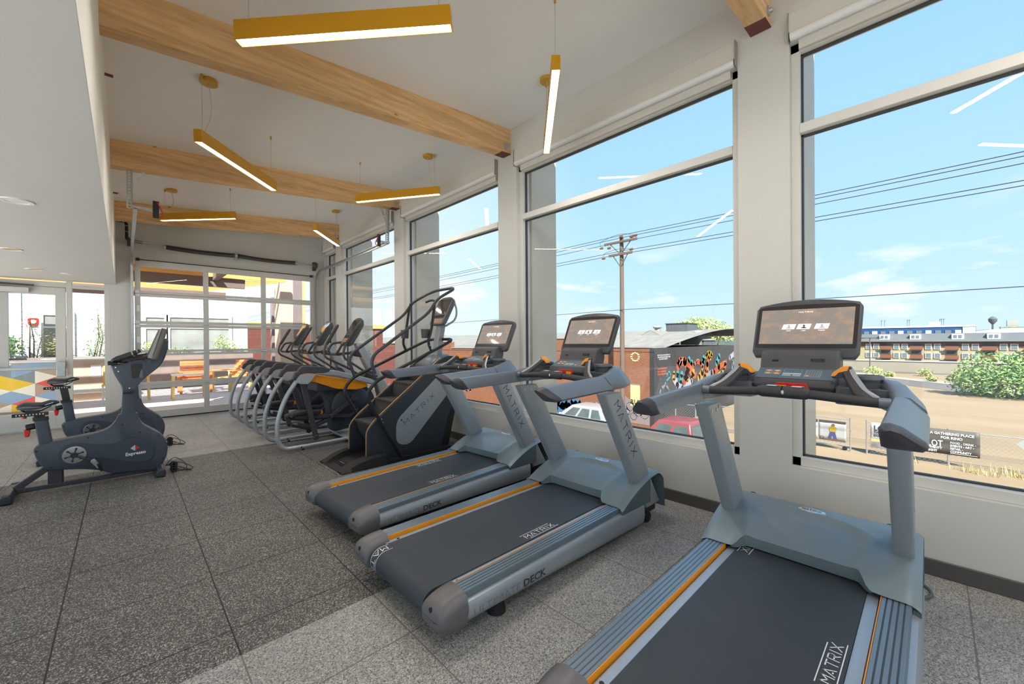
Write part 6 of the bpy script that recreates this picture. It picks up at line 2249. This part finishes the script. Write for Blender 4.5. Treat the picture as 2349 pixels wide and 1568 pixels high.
b = MB(); b.box(-1.1, 1.1, -.95, .95, 0, 1.25); b.build('body', M['tin'], rr)
b = MB(); b.box(-1.15, 1.15, -1.0, 1.0, 1.25, 1.32); b.build('rim', M['dsteel'], rr)

# utility pole and lines
r = thing('utility_pole', 'timber utility pole with two crossarms standing before the brick warehouse', 'utility pole', (22, 13.2, G))
b = MB(); b.cyl((0, 0, 0), (0, 0, 11.85), .155, .115, 14); b.build('pole', M['polew'], r)
for z, w in ((11.55, 1.12), (10.80, .80)):
    b = MB(); b.cbox((-.16, 0, z), (.10, 2 * w, .13)); cr_ = b.build('crossarm', M['polew'], r)
    for s in (-1, 1):
        b = MB(); b.bar((-.16, s * .62 * w, z - .05), (-.12, s * .05, z - .72), .03, .05); b.build('brace', M['tin'], cr_)
def insulator(p):
    b = MB(); b.lathe([(.02, -.13), (.085, -.10), (.04, -.07), (.085, -.03), (.04, .0), (.085, .04), (.04, .07), (.05, .10)], p, 12, 'y'); b.build('insulator', M['insul'], r)
for y, z in ((-.05, 11.85), (-1.0, 11.75), (-.75, 11.72), (1.35, 11.36), (.80, 11.30), (-.72, 10.98), (1.2, 10.72)):
    insulator((-.16, y, z))
b = MB(); b.tube(fillet([(-.16, 1.35, 11.4), (-.16, 1.5, 11.75), (-.16, .5, 12.0), (-.16, -.2, 12.02), (-.16, -1.0, 11.8)], .3), .012, 5); b.tube(fillet([(-.16, 1.2, 10.75), (-.16, 1.2, 11.0), (-.16, .3, 11.15), (-.16, -.6, 11.05)], .2), .012, 5)
b.build('jumper_wire', M['wire'], r)
WL = ['top power line', 'second power line from the top', 'third power line from the top', 'fourth power line, on the lower crossarm', 'fifth power line, lower pair', 'low telephone line well below the power lines']
for k, (x, z, s) in enumerate(((21.55, 7.66, 0), (21.8, 7.58, 0), (22.1, 7.42, 0), (21.6, 6.72, 0), (21.9, 6.62, 0), (21.85, 3.22, 0))):
    b = MB()
    pts = []
    for q in range(61):
        y = -70 + q * 3.6
        ph = ((y - 13.2) / 42) % 1
        pts.append((0, y, .30 * (4 * (ph - .5) ** 2 - 1) * .5))
    b.tube(pts, .016, 4)
    o = b.build('power_line', M['wire'], None, loc=(x, 0, z))
    tag(o, WL[k] + ' crossing the sky outside the windows', 'power line', 'power lines along the street')

# parked vehicles
def vehicle(nm, lb, cat, loc, pickup, paint, glass):
    r = thing(nm, lb, cat, loc, 0)
    # local +y is forward
    def sec(y, w, z0, z1, rnd=.08):
        return [(w * a, y, z0 + (z1 - z0) * c) for a, c in ((-1, .05), (-1, .55), (-.97, .85), (-.88, 1), (.88, 1), (.97, .85), (1, .55), (1, .05), (.8, 0), (-.8, 0))]
    L = 2.85 if pickup else 2.25
    b = MB()
    hz = 1.05 if pickup else .98
    b.loft([sec(-L, .88, .45, hz - .05), sec(-L + .15, .97, .38, hz), sec(-.4, 1.0, .35, hz), sec(L - 1.5, 1.0, .35, hz + .03), sec(L - .35, .96, .38, hz - .08), sec(L, .84, .42, hz - .3)])
    b.build('body', paint, r, ang=50)
    b = MB()
    if pickup:
        y0, y1, y2, y3, zt = -.95, -.80, .70, 1.45, 1.92
    else:
        y0, y1, y2, y3, zt = -2.15, -1.75, .35, 1.25, 1.68
    b.loft([[(-.93, y0, hz), (.93, y0, hz), (.93, y3, hz), (-.93, y3, hz)], [(-.78, y1, zt - .06), (.78, y1, zt - .06), (.78, y2, zt - .06), (-.78, y2, zt - .06)], [(-.72, y1 + .06, zt), (.72, y1 + .06, zt), (.72, y2 - .06, zt), (-.72, y2 - .06, zt)]])
    b.build('cab', paint, r, bevel=.05, seg=3, ang=50)
    def pt(s, t, f):   # on the side glass: t along, f up
        ya, yb = y0 + (y1 - y0) * f, y3 + (y2 - y3) * f
        return (s * (.935 - .15 * f), ya + (yb - ya) * t, hz + (zt - .06 - hz) * f)
    for s in (-1, 1):
        for t0, t1 in (((.06, .42), (.48, .86)) if pickup else ((.06, .28), (.32, .58), (.62, .88))):
            b = MB(); b.poly([pt(s * 1.012, t0 + .01, .14), pt(s * 1.012, t1, .14), pt(s * 1.012, t1 - .015, .88), pt(s * 1.012, t0 + .01, .88)]); b.build('side_window', glass, r)
        b = MB(); b.ell((s * 1.06, y3 - .28, hz + .12), (.10, .07, .09), 10, 6); b.build('mirror', paint, r)
    for ya, yb, e in ((y3, y2, .012), (y0, y1, -.012)):
        b = MB(); q = lambda f, w: (w, ya + (yb - ya) * f + e, hz + (zt - .06 - hz) * f)
        b.poly([q(.12, -.78), q(.12, .78), q(.9, .70), q(.9, -.70)]); b.build('windscreen' if e > 0 else 'rear_window', glass, r)
    if pickup:
        b = MB(); b.box(-.80, .80, -2.7, -1.02, hz - .001, hz + .006); b.build('truck_bed', M['dsteel'], r)
    for s in (-1, 1):
        for y in (-L + .95, L - .95):
            b = MB(); b.lathe([(.001, -.11), (.30, -.11), (.36, -.07), (.36, .07), (.30, .11), (.001, .11)], (s * .90, y, .36), 20, 'x'); wh = b.build('wheel', M['rubber'], r)
            b = MB(); b.lathe([(.001, -.115), (.20, -.115), (.20, .115), (.001, .115)], (s * .90, y, .36), 16, 'x'); b.build('rim', M['chrome'], wh)
    return r
M['truckred'] = pm('red_car_paint', (196, 92, 92), .35, var=.03, sc=3, coat=.4)
M['suvwhite'] = pm('white_car_paint', (232, 230, 226), .35, var=.02, sc=3, coat=.4)
M['carglass'] = pm('car_glass', (126, 142, 140), .1, var=.15, sc=2)
vehicle('pickup_truck', 'red crew-cab pickup truck parked below the window with the utility pole', 'pickup truck', (18.4, 8.1, G + .015), True, M['truckred'], M['carglass'])
vehicle('suv', 'white car parked by the warehouse, below the blue graffiti', 'car', (20.3, 14.9, G + .015), False, M['suvwhite'], M['carglass'])

# chain-link fences and banners
def fence_panel(nm, lb, loc, y0, y1, z0, z1, wheels=False, posts=(), mesh=True, top=True):
    r = thing(nm, lb, 'fence', loc)
    for y in posts:
        b = MB(); b.cyl((0, y, 0), (0, y, z1 + .08), .035, n=10); b.ell((0, y, z1 + .09), (.045, .045, .03), 8, 5); b.build('post', M['steel'], r)
    b = MB()
    if top: b.tube([(0, y0, z1), (0, y1, z1)], .022, 8)
    if wheels:
        b.tube([(0, y0, z0), (0, y1, z0)], .028, 8); b.bar((0, y0, z1 - .02), (0, y0 + .5, z1 + .28), .02, .02)
    b.build('rail', M['steel'], r)
    if mesh:
        b = MB()
        hgt = z1 - z0
        n = int((y1 - y0 + hgt) / .16)
        for k in range(n):
            for sg in (1, -1):
                a = y0 - hgt + k * .16
                p0, p1 = a, a + hgt
                c0, c1 = max(p0, y0), min(p1, y1)
                if c1 <= c0: continue
                f0, f1 = (c0 - p0) / hgt, (c1 - p0) / hgt
                if sg < 0: f0, f1 = 1 - f0, 1 - f1
                b.tube([(0, c0, z0 + hgt * f0), (0, c1, z0 + hgt * f1)], .004, 3)
        b.build('chain_link', M['steel'], r)
    if wheels:
        b = MB(); b.lathe([(.001, -.04), (.09, -.04), (.10, -.02), (.10, .02), (.09, .04), (.001, .04)], (0, y0 + .22, .10), 16, 'x'); b.build('caster', M['rubber'], r)
    return r
fence_panel('rolling_gate', 'wheeled chain-link gate panel on the dirt lot carrying the safety banners', (25.9, 0, G), 2.87, 9.5, .25, 1.55, True, (2.87, 6.2), True)
fence_panel('chain_link_fence', 'chain-link fence running along the dirt lot behind the grey banner', (25.9, 0, G), -14, 2.26, .05, 1.52, False, (2.26, -.42, -3.2, -6.0, -8.8, -11.6), True)
fence_panel('chain_link_fence', 'chain-link fence before the dark mural wall', (24.2, 0, G), 9.6, 12.05, .05, 1.7, False, (9.7, 10.9, 12.0), True)
M['vinylw'] = pm('banner_white', (240, 240, 238), .6, var=.015)
M['vinylg'] = pm('banner_grey', (128, 122, 112), .6, var=.02)
M['vinyld'] = pm('banner_header', (104, 100, 98), .6, var=.02)
def banner(lb, y_left, y_right, z0, z1, mat):
    r = thing('banner', lb, 'banner', (25.86, (y_left + y_right) / 2, G + z0), 0)
    hw, h = (y_left - y_right) / 2, z1 - z0
    b = MB()
    b.grid(14, 4, lambda i, j: (-.012 + .008 * sin(i * 9) * sin(j * 3), hw - 2 * hw * i, h * j))
    o = b.build('sheet', mat, r)
    m = o.modifiers.new('solid', 'SOLIDIFY'); m.thickness = .004
    return r, hw, h
ux, vx = (0, -1, 0), (0, 0, 1)
r, hw, h = banner('white safety requirements banner on the rolling gate, cut off by the window frame', 5.85, 4.16, .40, 1.42, M['vinylw'])
b = MB(); b.poly([(-.026, hw, h), (-.026, -hw, h), (-.026, -hw, h - .14), (-.026, hw, h - .14)]); b.build('header', M['vinyld'], r)
text_obj('headline', 'SITE SAFETY', M['red'], (-.026, .05, h - .32), ux, vx, .16, r, .004, 'CENTER')
text_obj('headline', 'REQUIREMENTS', M['red'], (-.026, .05, h - .45), ux, vx, .13, r, .004, 'CENTER')
b = MB()
for k in range(5):
    for (p, q) in ((.70, .10), (.02, -.62 + .1 * (k % 2))):
        b.poly([(-.026, p, .36 - k * .065), (-.026, q, .36 - k * .065), (-.026, q, .385 - k * .065), (-.026, p, .385 - k * .065)])
b.build('small_print', M['print_g'], r)
r, hw, h = banner('white banner with a worker in a yellow vest on the rolling gate', 4.12, 3.03, .40, 1.42, M['vinylw'])
b = MB(); b.poly([(-.026, hw, h), (-.026, -hw, h), (-.026, -hw, h - .11), (-.026, hw, h - .11)]); b.build('header', M['vinyld'], r)
MP = {k: pm('print_' + k, c, .6, var=.03) for k, c in (('vest', (238, 200, 60)), ('jeans', (96, 108, 168)), ('skin', (170, 120, 92)), ('boots', (190, 110, 80)))}
for mk, pts in (('jeans', [(-.10, .46), (.10, .46), (.16, .12), (.05, .10), (.0, .30), (-.08, .08), (-.19, .12)]), ('boots', [(-.22, .13), (-.10, .10), (-.12, .05), (-.26, .07)]), ('boots', [(.05, .12), (.17, .12), (.20, .04), (.06, .05)]), ('vest', [(-.12, .45), (.12, .45), (.16, .62), (.10, .72), (-.08, .74), (-.14, .62)]), ('skin', [(-.03, .73), (.07, .74), (.09, .82), (.05, .87), (-.02, .86), (-.05, .80)]), ('skin', [(-.06, .62), (.08, .66), (.09, .71), (-.04, .69)])):
    b = MB(); b.poly([(-.026 - .001 * len(pts), -u - .02, v) for u, v in pts]); b.build('worker_print', MP[mk], r)
b = MB()
for k in range(14):
    a, c = 2 * pi * k / 14, 2 * pi * (k + .8) / 14
    fat(b, [(.42 + .07 * cos(a), .12 + .07 * sin(a)), (.42 + .07 * cos(c), .12 + .07 * sin(c))], .016, lambda y, z: (-.026, y, z), 5)
b.build('round_mark', M['print_d'], r)
r, hw, h = banner('small white event banner on the chain-link fence, hidden partly by the treadmill arm', 2.12, .95, .35, 1.55, M['vinylw'])
text_obj('banner_title', 'LOT', M['print_d'], (-.026, hw - .12, h - .36), ux, vx, .34, r, .004, width=.52)
text_obj('banner_title', 'TWENTY\nEIGHT', M['print_d'], (-.026, hw - .12, h - .50), ux, vx, .15, r, .004, width=.52)
b = MB(); b.poly([(-.026, hw, .46), (-.026, -hw, .46), (-.026, -hw, 0), (-.026, hw, 0)]); b.build('photo_strip', pm('banner_photo', (176, 172, 170), .6, var=.35, sc=6), r)
b = MB(); b.poly([(-.028, hw - .02, .44), (-.028, hw - .50, .44), (-.028, hw - .50, .30), (-.028, hw - .02, .30)]); b.build('photo_roof', M['keyor'], r)
r, hw, h = banner('large grey venue banner on the chain-link fence', .42, -1.33, .50, 1.58, M['vinylg'])
text_obj('banner_title', 'A GATHERING PLACE', M['print_w'], (-.026, -.06, h - .24), ux, vx, .15, r, .004, 'CENTER', width=1.30)
text_obj('banner_title', 'FOR RINO', M['print_w'], (-.026, -.06, h - .41), ux, vx, .15, r, .004, 'CENTER', width=.64)
text_obj('banner_logo', 'LOT', M['print_w'], (-.026, hw - .20, h - .78), ux, vx, .40, r, .006, width=.46)
text_obj('banner_logo', 'TWENTY\nEIGHT', M['print_w'], (-.026, hw - .20, h - .88), ux, vx, .13, r, .004, width=.46)
text_obj('banner_list', 'FOOD - DRINK -\nEVENTS - ART -\nRETAIL -\nCOMMUNITY', M['print_w'], (-.026, -.02, h - .60), ux, vx, .125, r, .003, width=.74)
b = MB(); b.poly([(-.026, -.02, .06), (-.026, -.80, .06), (-.026, -.80, .075), (-.026, -.02, .075)]); b.build('small_print', M['print_w'], r)
r = thing('road_sign', 'white diamond sign board on a post at the right window edge', 'sign', (22.3, -2.22, G))
b = MB(); b.prism([(-.27, 1.88), (0, 1.62), (.27, 1.88), (0, 2.14)], 'x', -.01, .01); b.build('board', M['vinylw'], r)
b = MB(); b.cyl((.04, 0, 0), (.04, 0, 2.0), .03, n=8); b.build('post', M['steel'], r)

# planting on the lot
plant('large_shrub', 'large green shrub beyond the dirt lot at the right window edge', 'shrub', (58.5, -4.9, G), [(0, 0, 1.4, 3.0, 3.6, 1.5), (0, 1.2, 2.6, 2.0, 2.2, 1.7), (0, -2.0, 2.2, 2.4, 2.6, 1.5), (1, 2.2, 1.2, 2, 2.0, 1.3), (0, -1.0, 3.6, 1.2, 1.4, 1.0)], 5200, .34, [M['leaf'], M['leaf2'], M['leaf2']], 6, 21)
plant('tree', 'green tree rising behind the warehouse roof', 'tree', (58, 22.6, G), [(0, 0, 7.0, 3.2, 3.8, 1.6), (0, 2.6, 6.8, 2.4, 2.2, 1.4), (0, -2.8, 6.3, 2.4, 2.4, 1.2), (0, .5, 8.0, 1.8, 1.8, .8)], 3600, .42, [M['leaf'], M['leafy']], 4, 22)
plant('tree', 'smaller green tree behind the warehouse roof at the window edge', 'tree', (60, 16.0, G), [(0, 0, 6.0, 2.0, 2.2, 1.2)], 1300, .36, [M['leaf'], M['leafy']], 3, 23)
for k, (px_, py_, s_, lb) in enumerate(((80, 6.2, 1.3, 'roadside bush left of the street lamp beyond the lot'), (79, 4.4, .7, 'roadside bush right of the street lamp beyond the lot'), (84, .9, 1.0, 'clipped bush by the retaining wall under the apartments'), (84, -2.6, 1.1, 'second clipped bush by the retaining wall, nearer the large shrub'), (74, .2, .6, 'small kerb bush on the near verge'), (73, -2.2, .8, 'rounded kerb bush on the near verge, beside the large shrub'))):
    plant('bush', lb, 'bush', (px_, py_, G), [(0, 0, s_ * .55, s_ * .8, s_ * .9, s_ * .6)], 260, .30, [M['leaf'], M['leafy']], 2, 30 + k, 'verge bushes beyond the lot')
rn = random.Random(5)
for k in range(12):
    y = rn.uniform(-9, 2.0)
    x = 25.6 + rn.uniform(-.5, .5)
    b = MB()
    for q in range(46):
        a, l = rn.uniform(0, 2 * pi), rn.uniform(.15, .42)
        o_ = Vector((rn.gauss(0, .14), rn.gauss(0, .22), 0)); t_ = o_ + Vector((cos(a) * l * .35, sin(a) * l * .35, l)); n_ = Vector((-sin(a), cos(a), 0)) * .012
        b.poly([o_ - n_, o_ + n_, t_])
    o = b.build('weed_tuft', [M['leafy'], M['leaf']], None, loc=(x, y, G), recalc=False)
    tag(o, 'dry weed tuft growing at the foot of the chain-link fence', 'weeds', 'weeds along the fence')

# far side of the lot
r = thing('retaining_wall', 'beige retaining wall below the apartment building', 'wall', (92.3, 0, G))
b = MB(); b.prism([(-.3, -40), (.3, -40), (.3, 26), (-.3, 26)], 'z', -.1, 1.75); b.build('panel', M['concrete'], r)
b = MB(); b.box(-.4, .4, -40, 26, 1.75, 1.87); b.build('coping', M['trimw'], r)
r = thing('street_lamp', 'grey street lamp standing beyond the lot beside the nearest treadmill screen', 'street lamp', (85, 7.0, G))
b = MB(); b.cyl((0, 0, 0), (0, 0, 5.6), .09, .06, 10); b.build('pole', M['tin'], r)
b = MB(); b.box(-.15, .15, -1.2, 1.2, 5.55, 5.65); b.box(-.2, .2, -1.3, -.7, 5.5, 5.6); b.box(-.2, .2, .7, 1.3, 5.5, 5.6); b.build('lamp_head', M['dsteel'], r)

M['cream2'] = pm('apartment_stucco', (240, 222, 178), .85, var=.03, sc=.4)
M['brband'] = pm('apartment_brick', (170, 124, 98), .85, var=.08, sc=1.0)
M['aproof'] = pm('apartment_roof', (142, 146, 144), .85, var=.05, sc=.6)
M['apwin'] = pm('apartment_window', (168, 178, 180), .25, var=.12, sc=1.2)
M['balc'] = pm('balcony_rail', (186, 120, 92), .8, var=.05)
M['blue'] = pm('blue_cladding', (44, 112, 184), .6, var=.05, sc=.4)
r = thing('apartment_building', 'long cream apartment building with grey roof and brick bands across the lot', 'apartment building', (160, 0, -8.4))
b = MB(); b.box(0, 12, -60, 17, 0, 7.2); b.build('cream_walls', M['cream2'], r)
b = MB(); b.box(-.12, 12, -60, 17, 7.2, 8.9); b.box(-.15, 12, -60, 17, 0, 1.2); b.build('brick_band', M['brband'], r)
b = MB(); b.prism([(-1.0, 8.75), (12.5, 8.75), (9, 11.0), (3.2, 11.0)], 'y', -60.5, 17.5); b.build('roof', M['aproof'], r)
for y in (12.6, 6.6, .2, -6.6, -13.0, -20.0, -27.0):
    for z in (1.6, 4.15, 6.6):
        for dy in (-.85, .85):
            b = MB(); b.box(-.22, 0, y + dy - .62, y + dy + .62, z, z + 1.5); w = b.build('window', M['trimw'], r)
            b = MB(); b.box(-.26, -.22, y + dy - .5, y + dy + .5, z + .1, z + 1.38); b.build('glass', M['apwin'], w)
for y in (9.7, 3.4, -3.3, -9.8, -16.5):
    for z in (1.5, 4.05, 6.5):
        b = MB(); b.box(-.9, 0, y - 1.25, y + 1.25, z, z + .2); b.box(-.9, -.82, y - 1.25, y + 1.25, z + .2, z + 1.0); bl = b.build('balcony', M['balc'], r)
        b = MB(); b.box(-.18, -.02, y - 1.0, y + 1.0, z + .25, z + 2.1); b.build('balcony_door', M['dsteel'], bl)
for y in (10.0, 3.6, -4.4, -10.6, -19):
    b = MB(); b.box(.2, 3, y - 1.1, y + 1.1, 9.3, 10.8); dm = b.build('dormer', M['trimw'], r)
    for dy in (-.45, .45):
        b = MB(); b.box(.1, .2, y + dy - .3, y + dy + .3, 9.7, 10.5); b.build('dormer_window', M['apwin'], dm)
r = thing('blue_building', 'flat blue-clad building standing behind the apartment roof', 'building', (200, 0, -8.4))
b = MB(); b.box(0, 14, -9.5, 24, 0, 13.4); b.build('walls', M['blue'], r)
b = MB(); b.box(-.2, 14, -9.6, 24, 13.4, 13.9); b.box(2, 6, -1.5, 1.2, 13.9, 15.2); b.build('parapet', M['trimw'], r)
for k in range(14):
    y = 22 - k * 2.3
    b = MB(); b.box(-.15, 0, y - .7, y + .7, 11.1, 12.3); b.build('window', M['apwin'] if k % 3 else M['trimw'], r)
b = MB(); b.box(-.25, 0, -9.4, -6.6, 10.9, 13.2); b.build('white_corner', M['trimw'], r)
for y in (13.5, 12.6, 6.6, 6.1, -1.4, -1.8, -2.3):
    b = MB(); b.cyl((3, y, 13.4), (3, y, 16.2), .07, n=6); b.box(2.6, 3.1, y - .35, y + .1, 16.1, 16.25); b.build('roof_lamp', M['tin'], r)
r = thing('domed_hall', 'pale domed hall roof far behind the apartments', 'hall', (245, -22, -8.4))
b = MB(); b.loft([[(x * k, y * k, z) for x, y in rpoly([(-14, -16), (14, -16), (14, 16), (-14, 16)], 8)] for k, z in ((1, 10.5), (.85, 11.8), (.4, 12.8), (.1, 13.1))]); b.build('dome_roof', M['trimw'], r)
b = MB(); b.box(-2.4, 2.4, -1.8, 4.2, 12.6, 13.9); b.box(-1.4, 1.4, -.2, 2.6, 13.9, 16.2); b.build('cupola', M['tinw'], r)
b = MB(); b.box(-2.6, 2.6, -2.0, 4.4, 13.6, 13.8); b.build('cupola_band', M['leaf2'], r)
r = thing('water_tower', 'slim water tower on the horizon right of the blue building', 'tower', (300, -19.5, -8.4))
b = MB(); b.cyl((0, 0, 0), (0, 0, 16.5), .35); b.build('shaft', M['tin'], r)
b = MB(); b.lathe([(.4, 16), (1.4, 17.4), (1.5, 18.6), (.6, 19.6), (.05, 19.8)], (0, 0, 0), 14); b.build('tank', M['tin'], r)
b = MB()
rn = random.Random(9)
secs = []
for k in range(60):
    a = radians(-10 + k * 2.2)
    d = 520
    hgt = 5.2 + 2.0 * sin(k * .7) + 1.2 * sin(k * 1.9)
    c = Vector((sin(a) * d, cos(a) * d, 0))
    secs.append([(c.x, c.y, -9), (c.x, c.y, hgt - 1.5), (c.x * 1.06, c.y * 1.06, hgt), (c.x * 1.12, c.y * 1.12, -9)])
b.loft(secs)
struct(b.build('hills_horizon', pm('distant_trees', (124, 148, 142), .95, var=.12, sc=.05)))
# low buildings farther up the street
def block(nm, lb, loc, w, d, h, mat, cap):
    r = thing(nm, lb, 'building', loc)
    b = MB(); b.box(-w, w, -d, d, 0, h); b.build('walls', mat, r)
    b = MB(); b.box(-w - .1, w + .1, -d - .1, d + .1, h, h + .25); b.build('roof_edge', cap, r)
    for k in range(3):
        b = MB(); b.box(-w - .08, -w, -d + d * (.3 + k * .6), -d + d * (.55 + k * .6), h * .5, h * .72); b.build('window', M['apwin'], r)
    return r
block('white_block', 'small white block on the skyline left of the farthest treadmill screen', (96, 150, -8.4), 4, 5, 12.5, M['tinw'], M['trimw'])
block('red_brick_building', 'dark red brick building up the street behind the ellipticals', (16.5, 52, G), 5, 14, 5.4, M['brickrd'], M['tinw'])
block('brick_shop', 'red brick shop with a tiled eave seen through the garage door beyond the courtyard', (8.0, 30.5, G), 4, 6, 6.4, M['brickrd'], M['cedar'])
block('glass_tower', 'pale blue office block on the skyline behind the stair climber rail', (34, 170, G), 3, 3, 12.5, M['winglass'], M['trimw'])
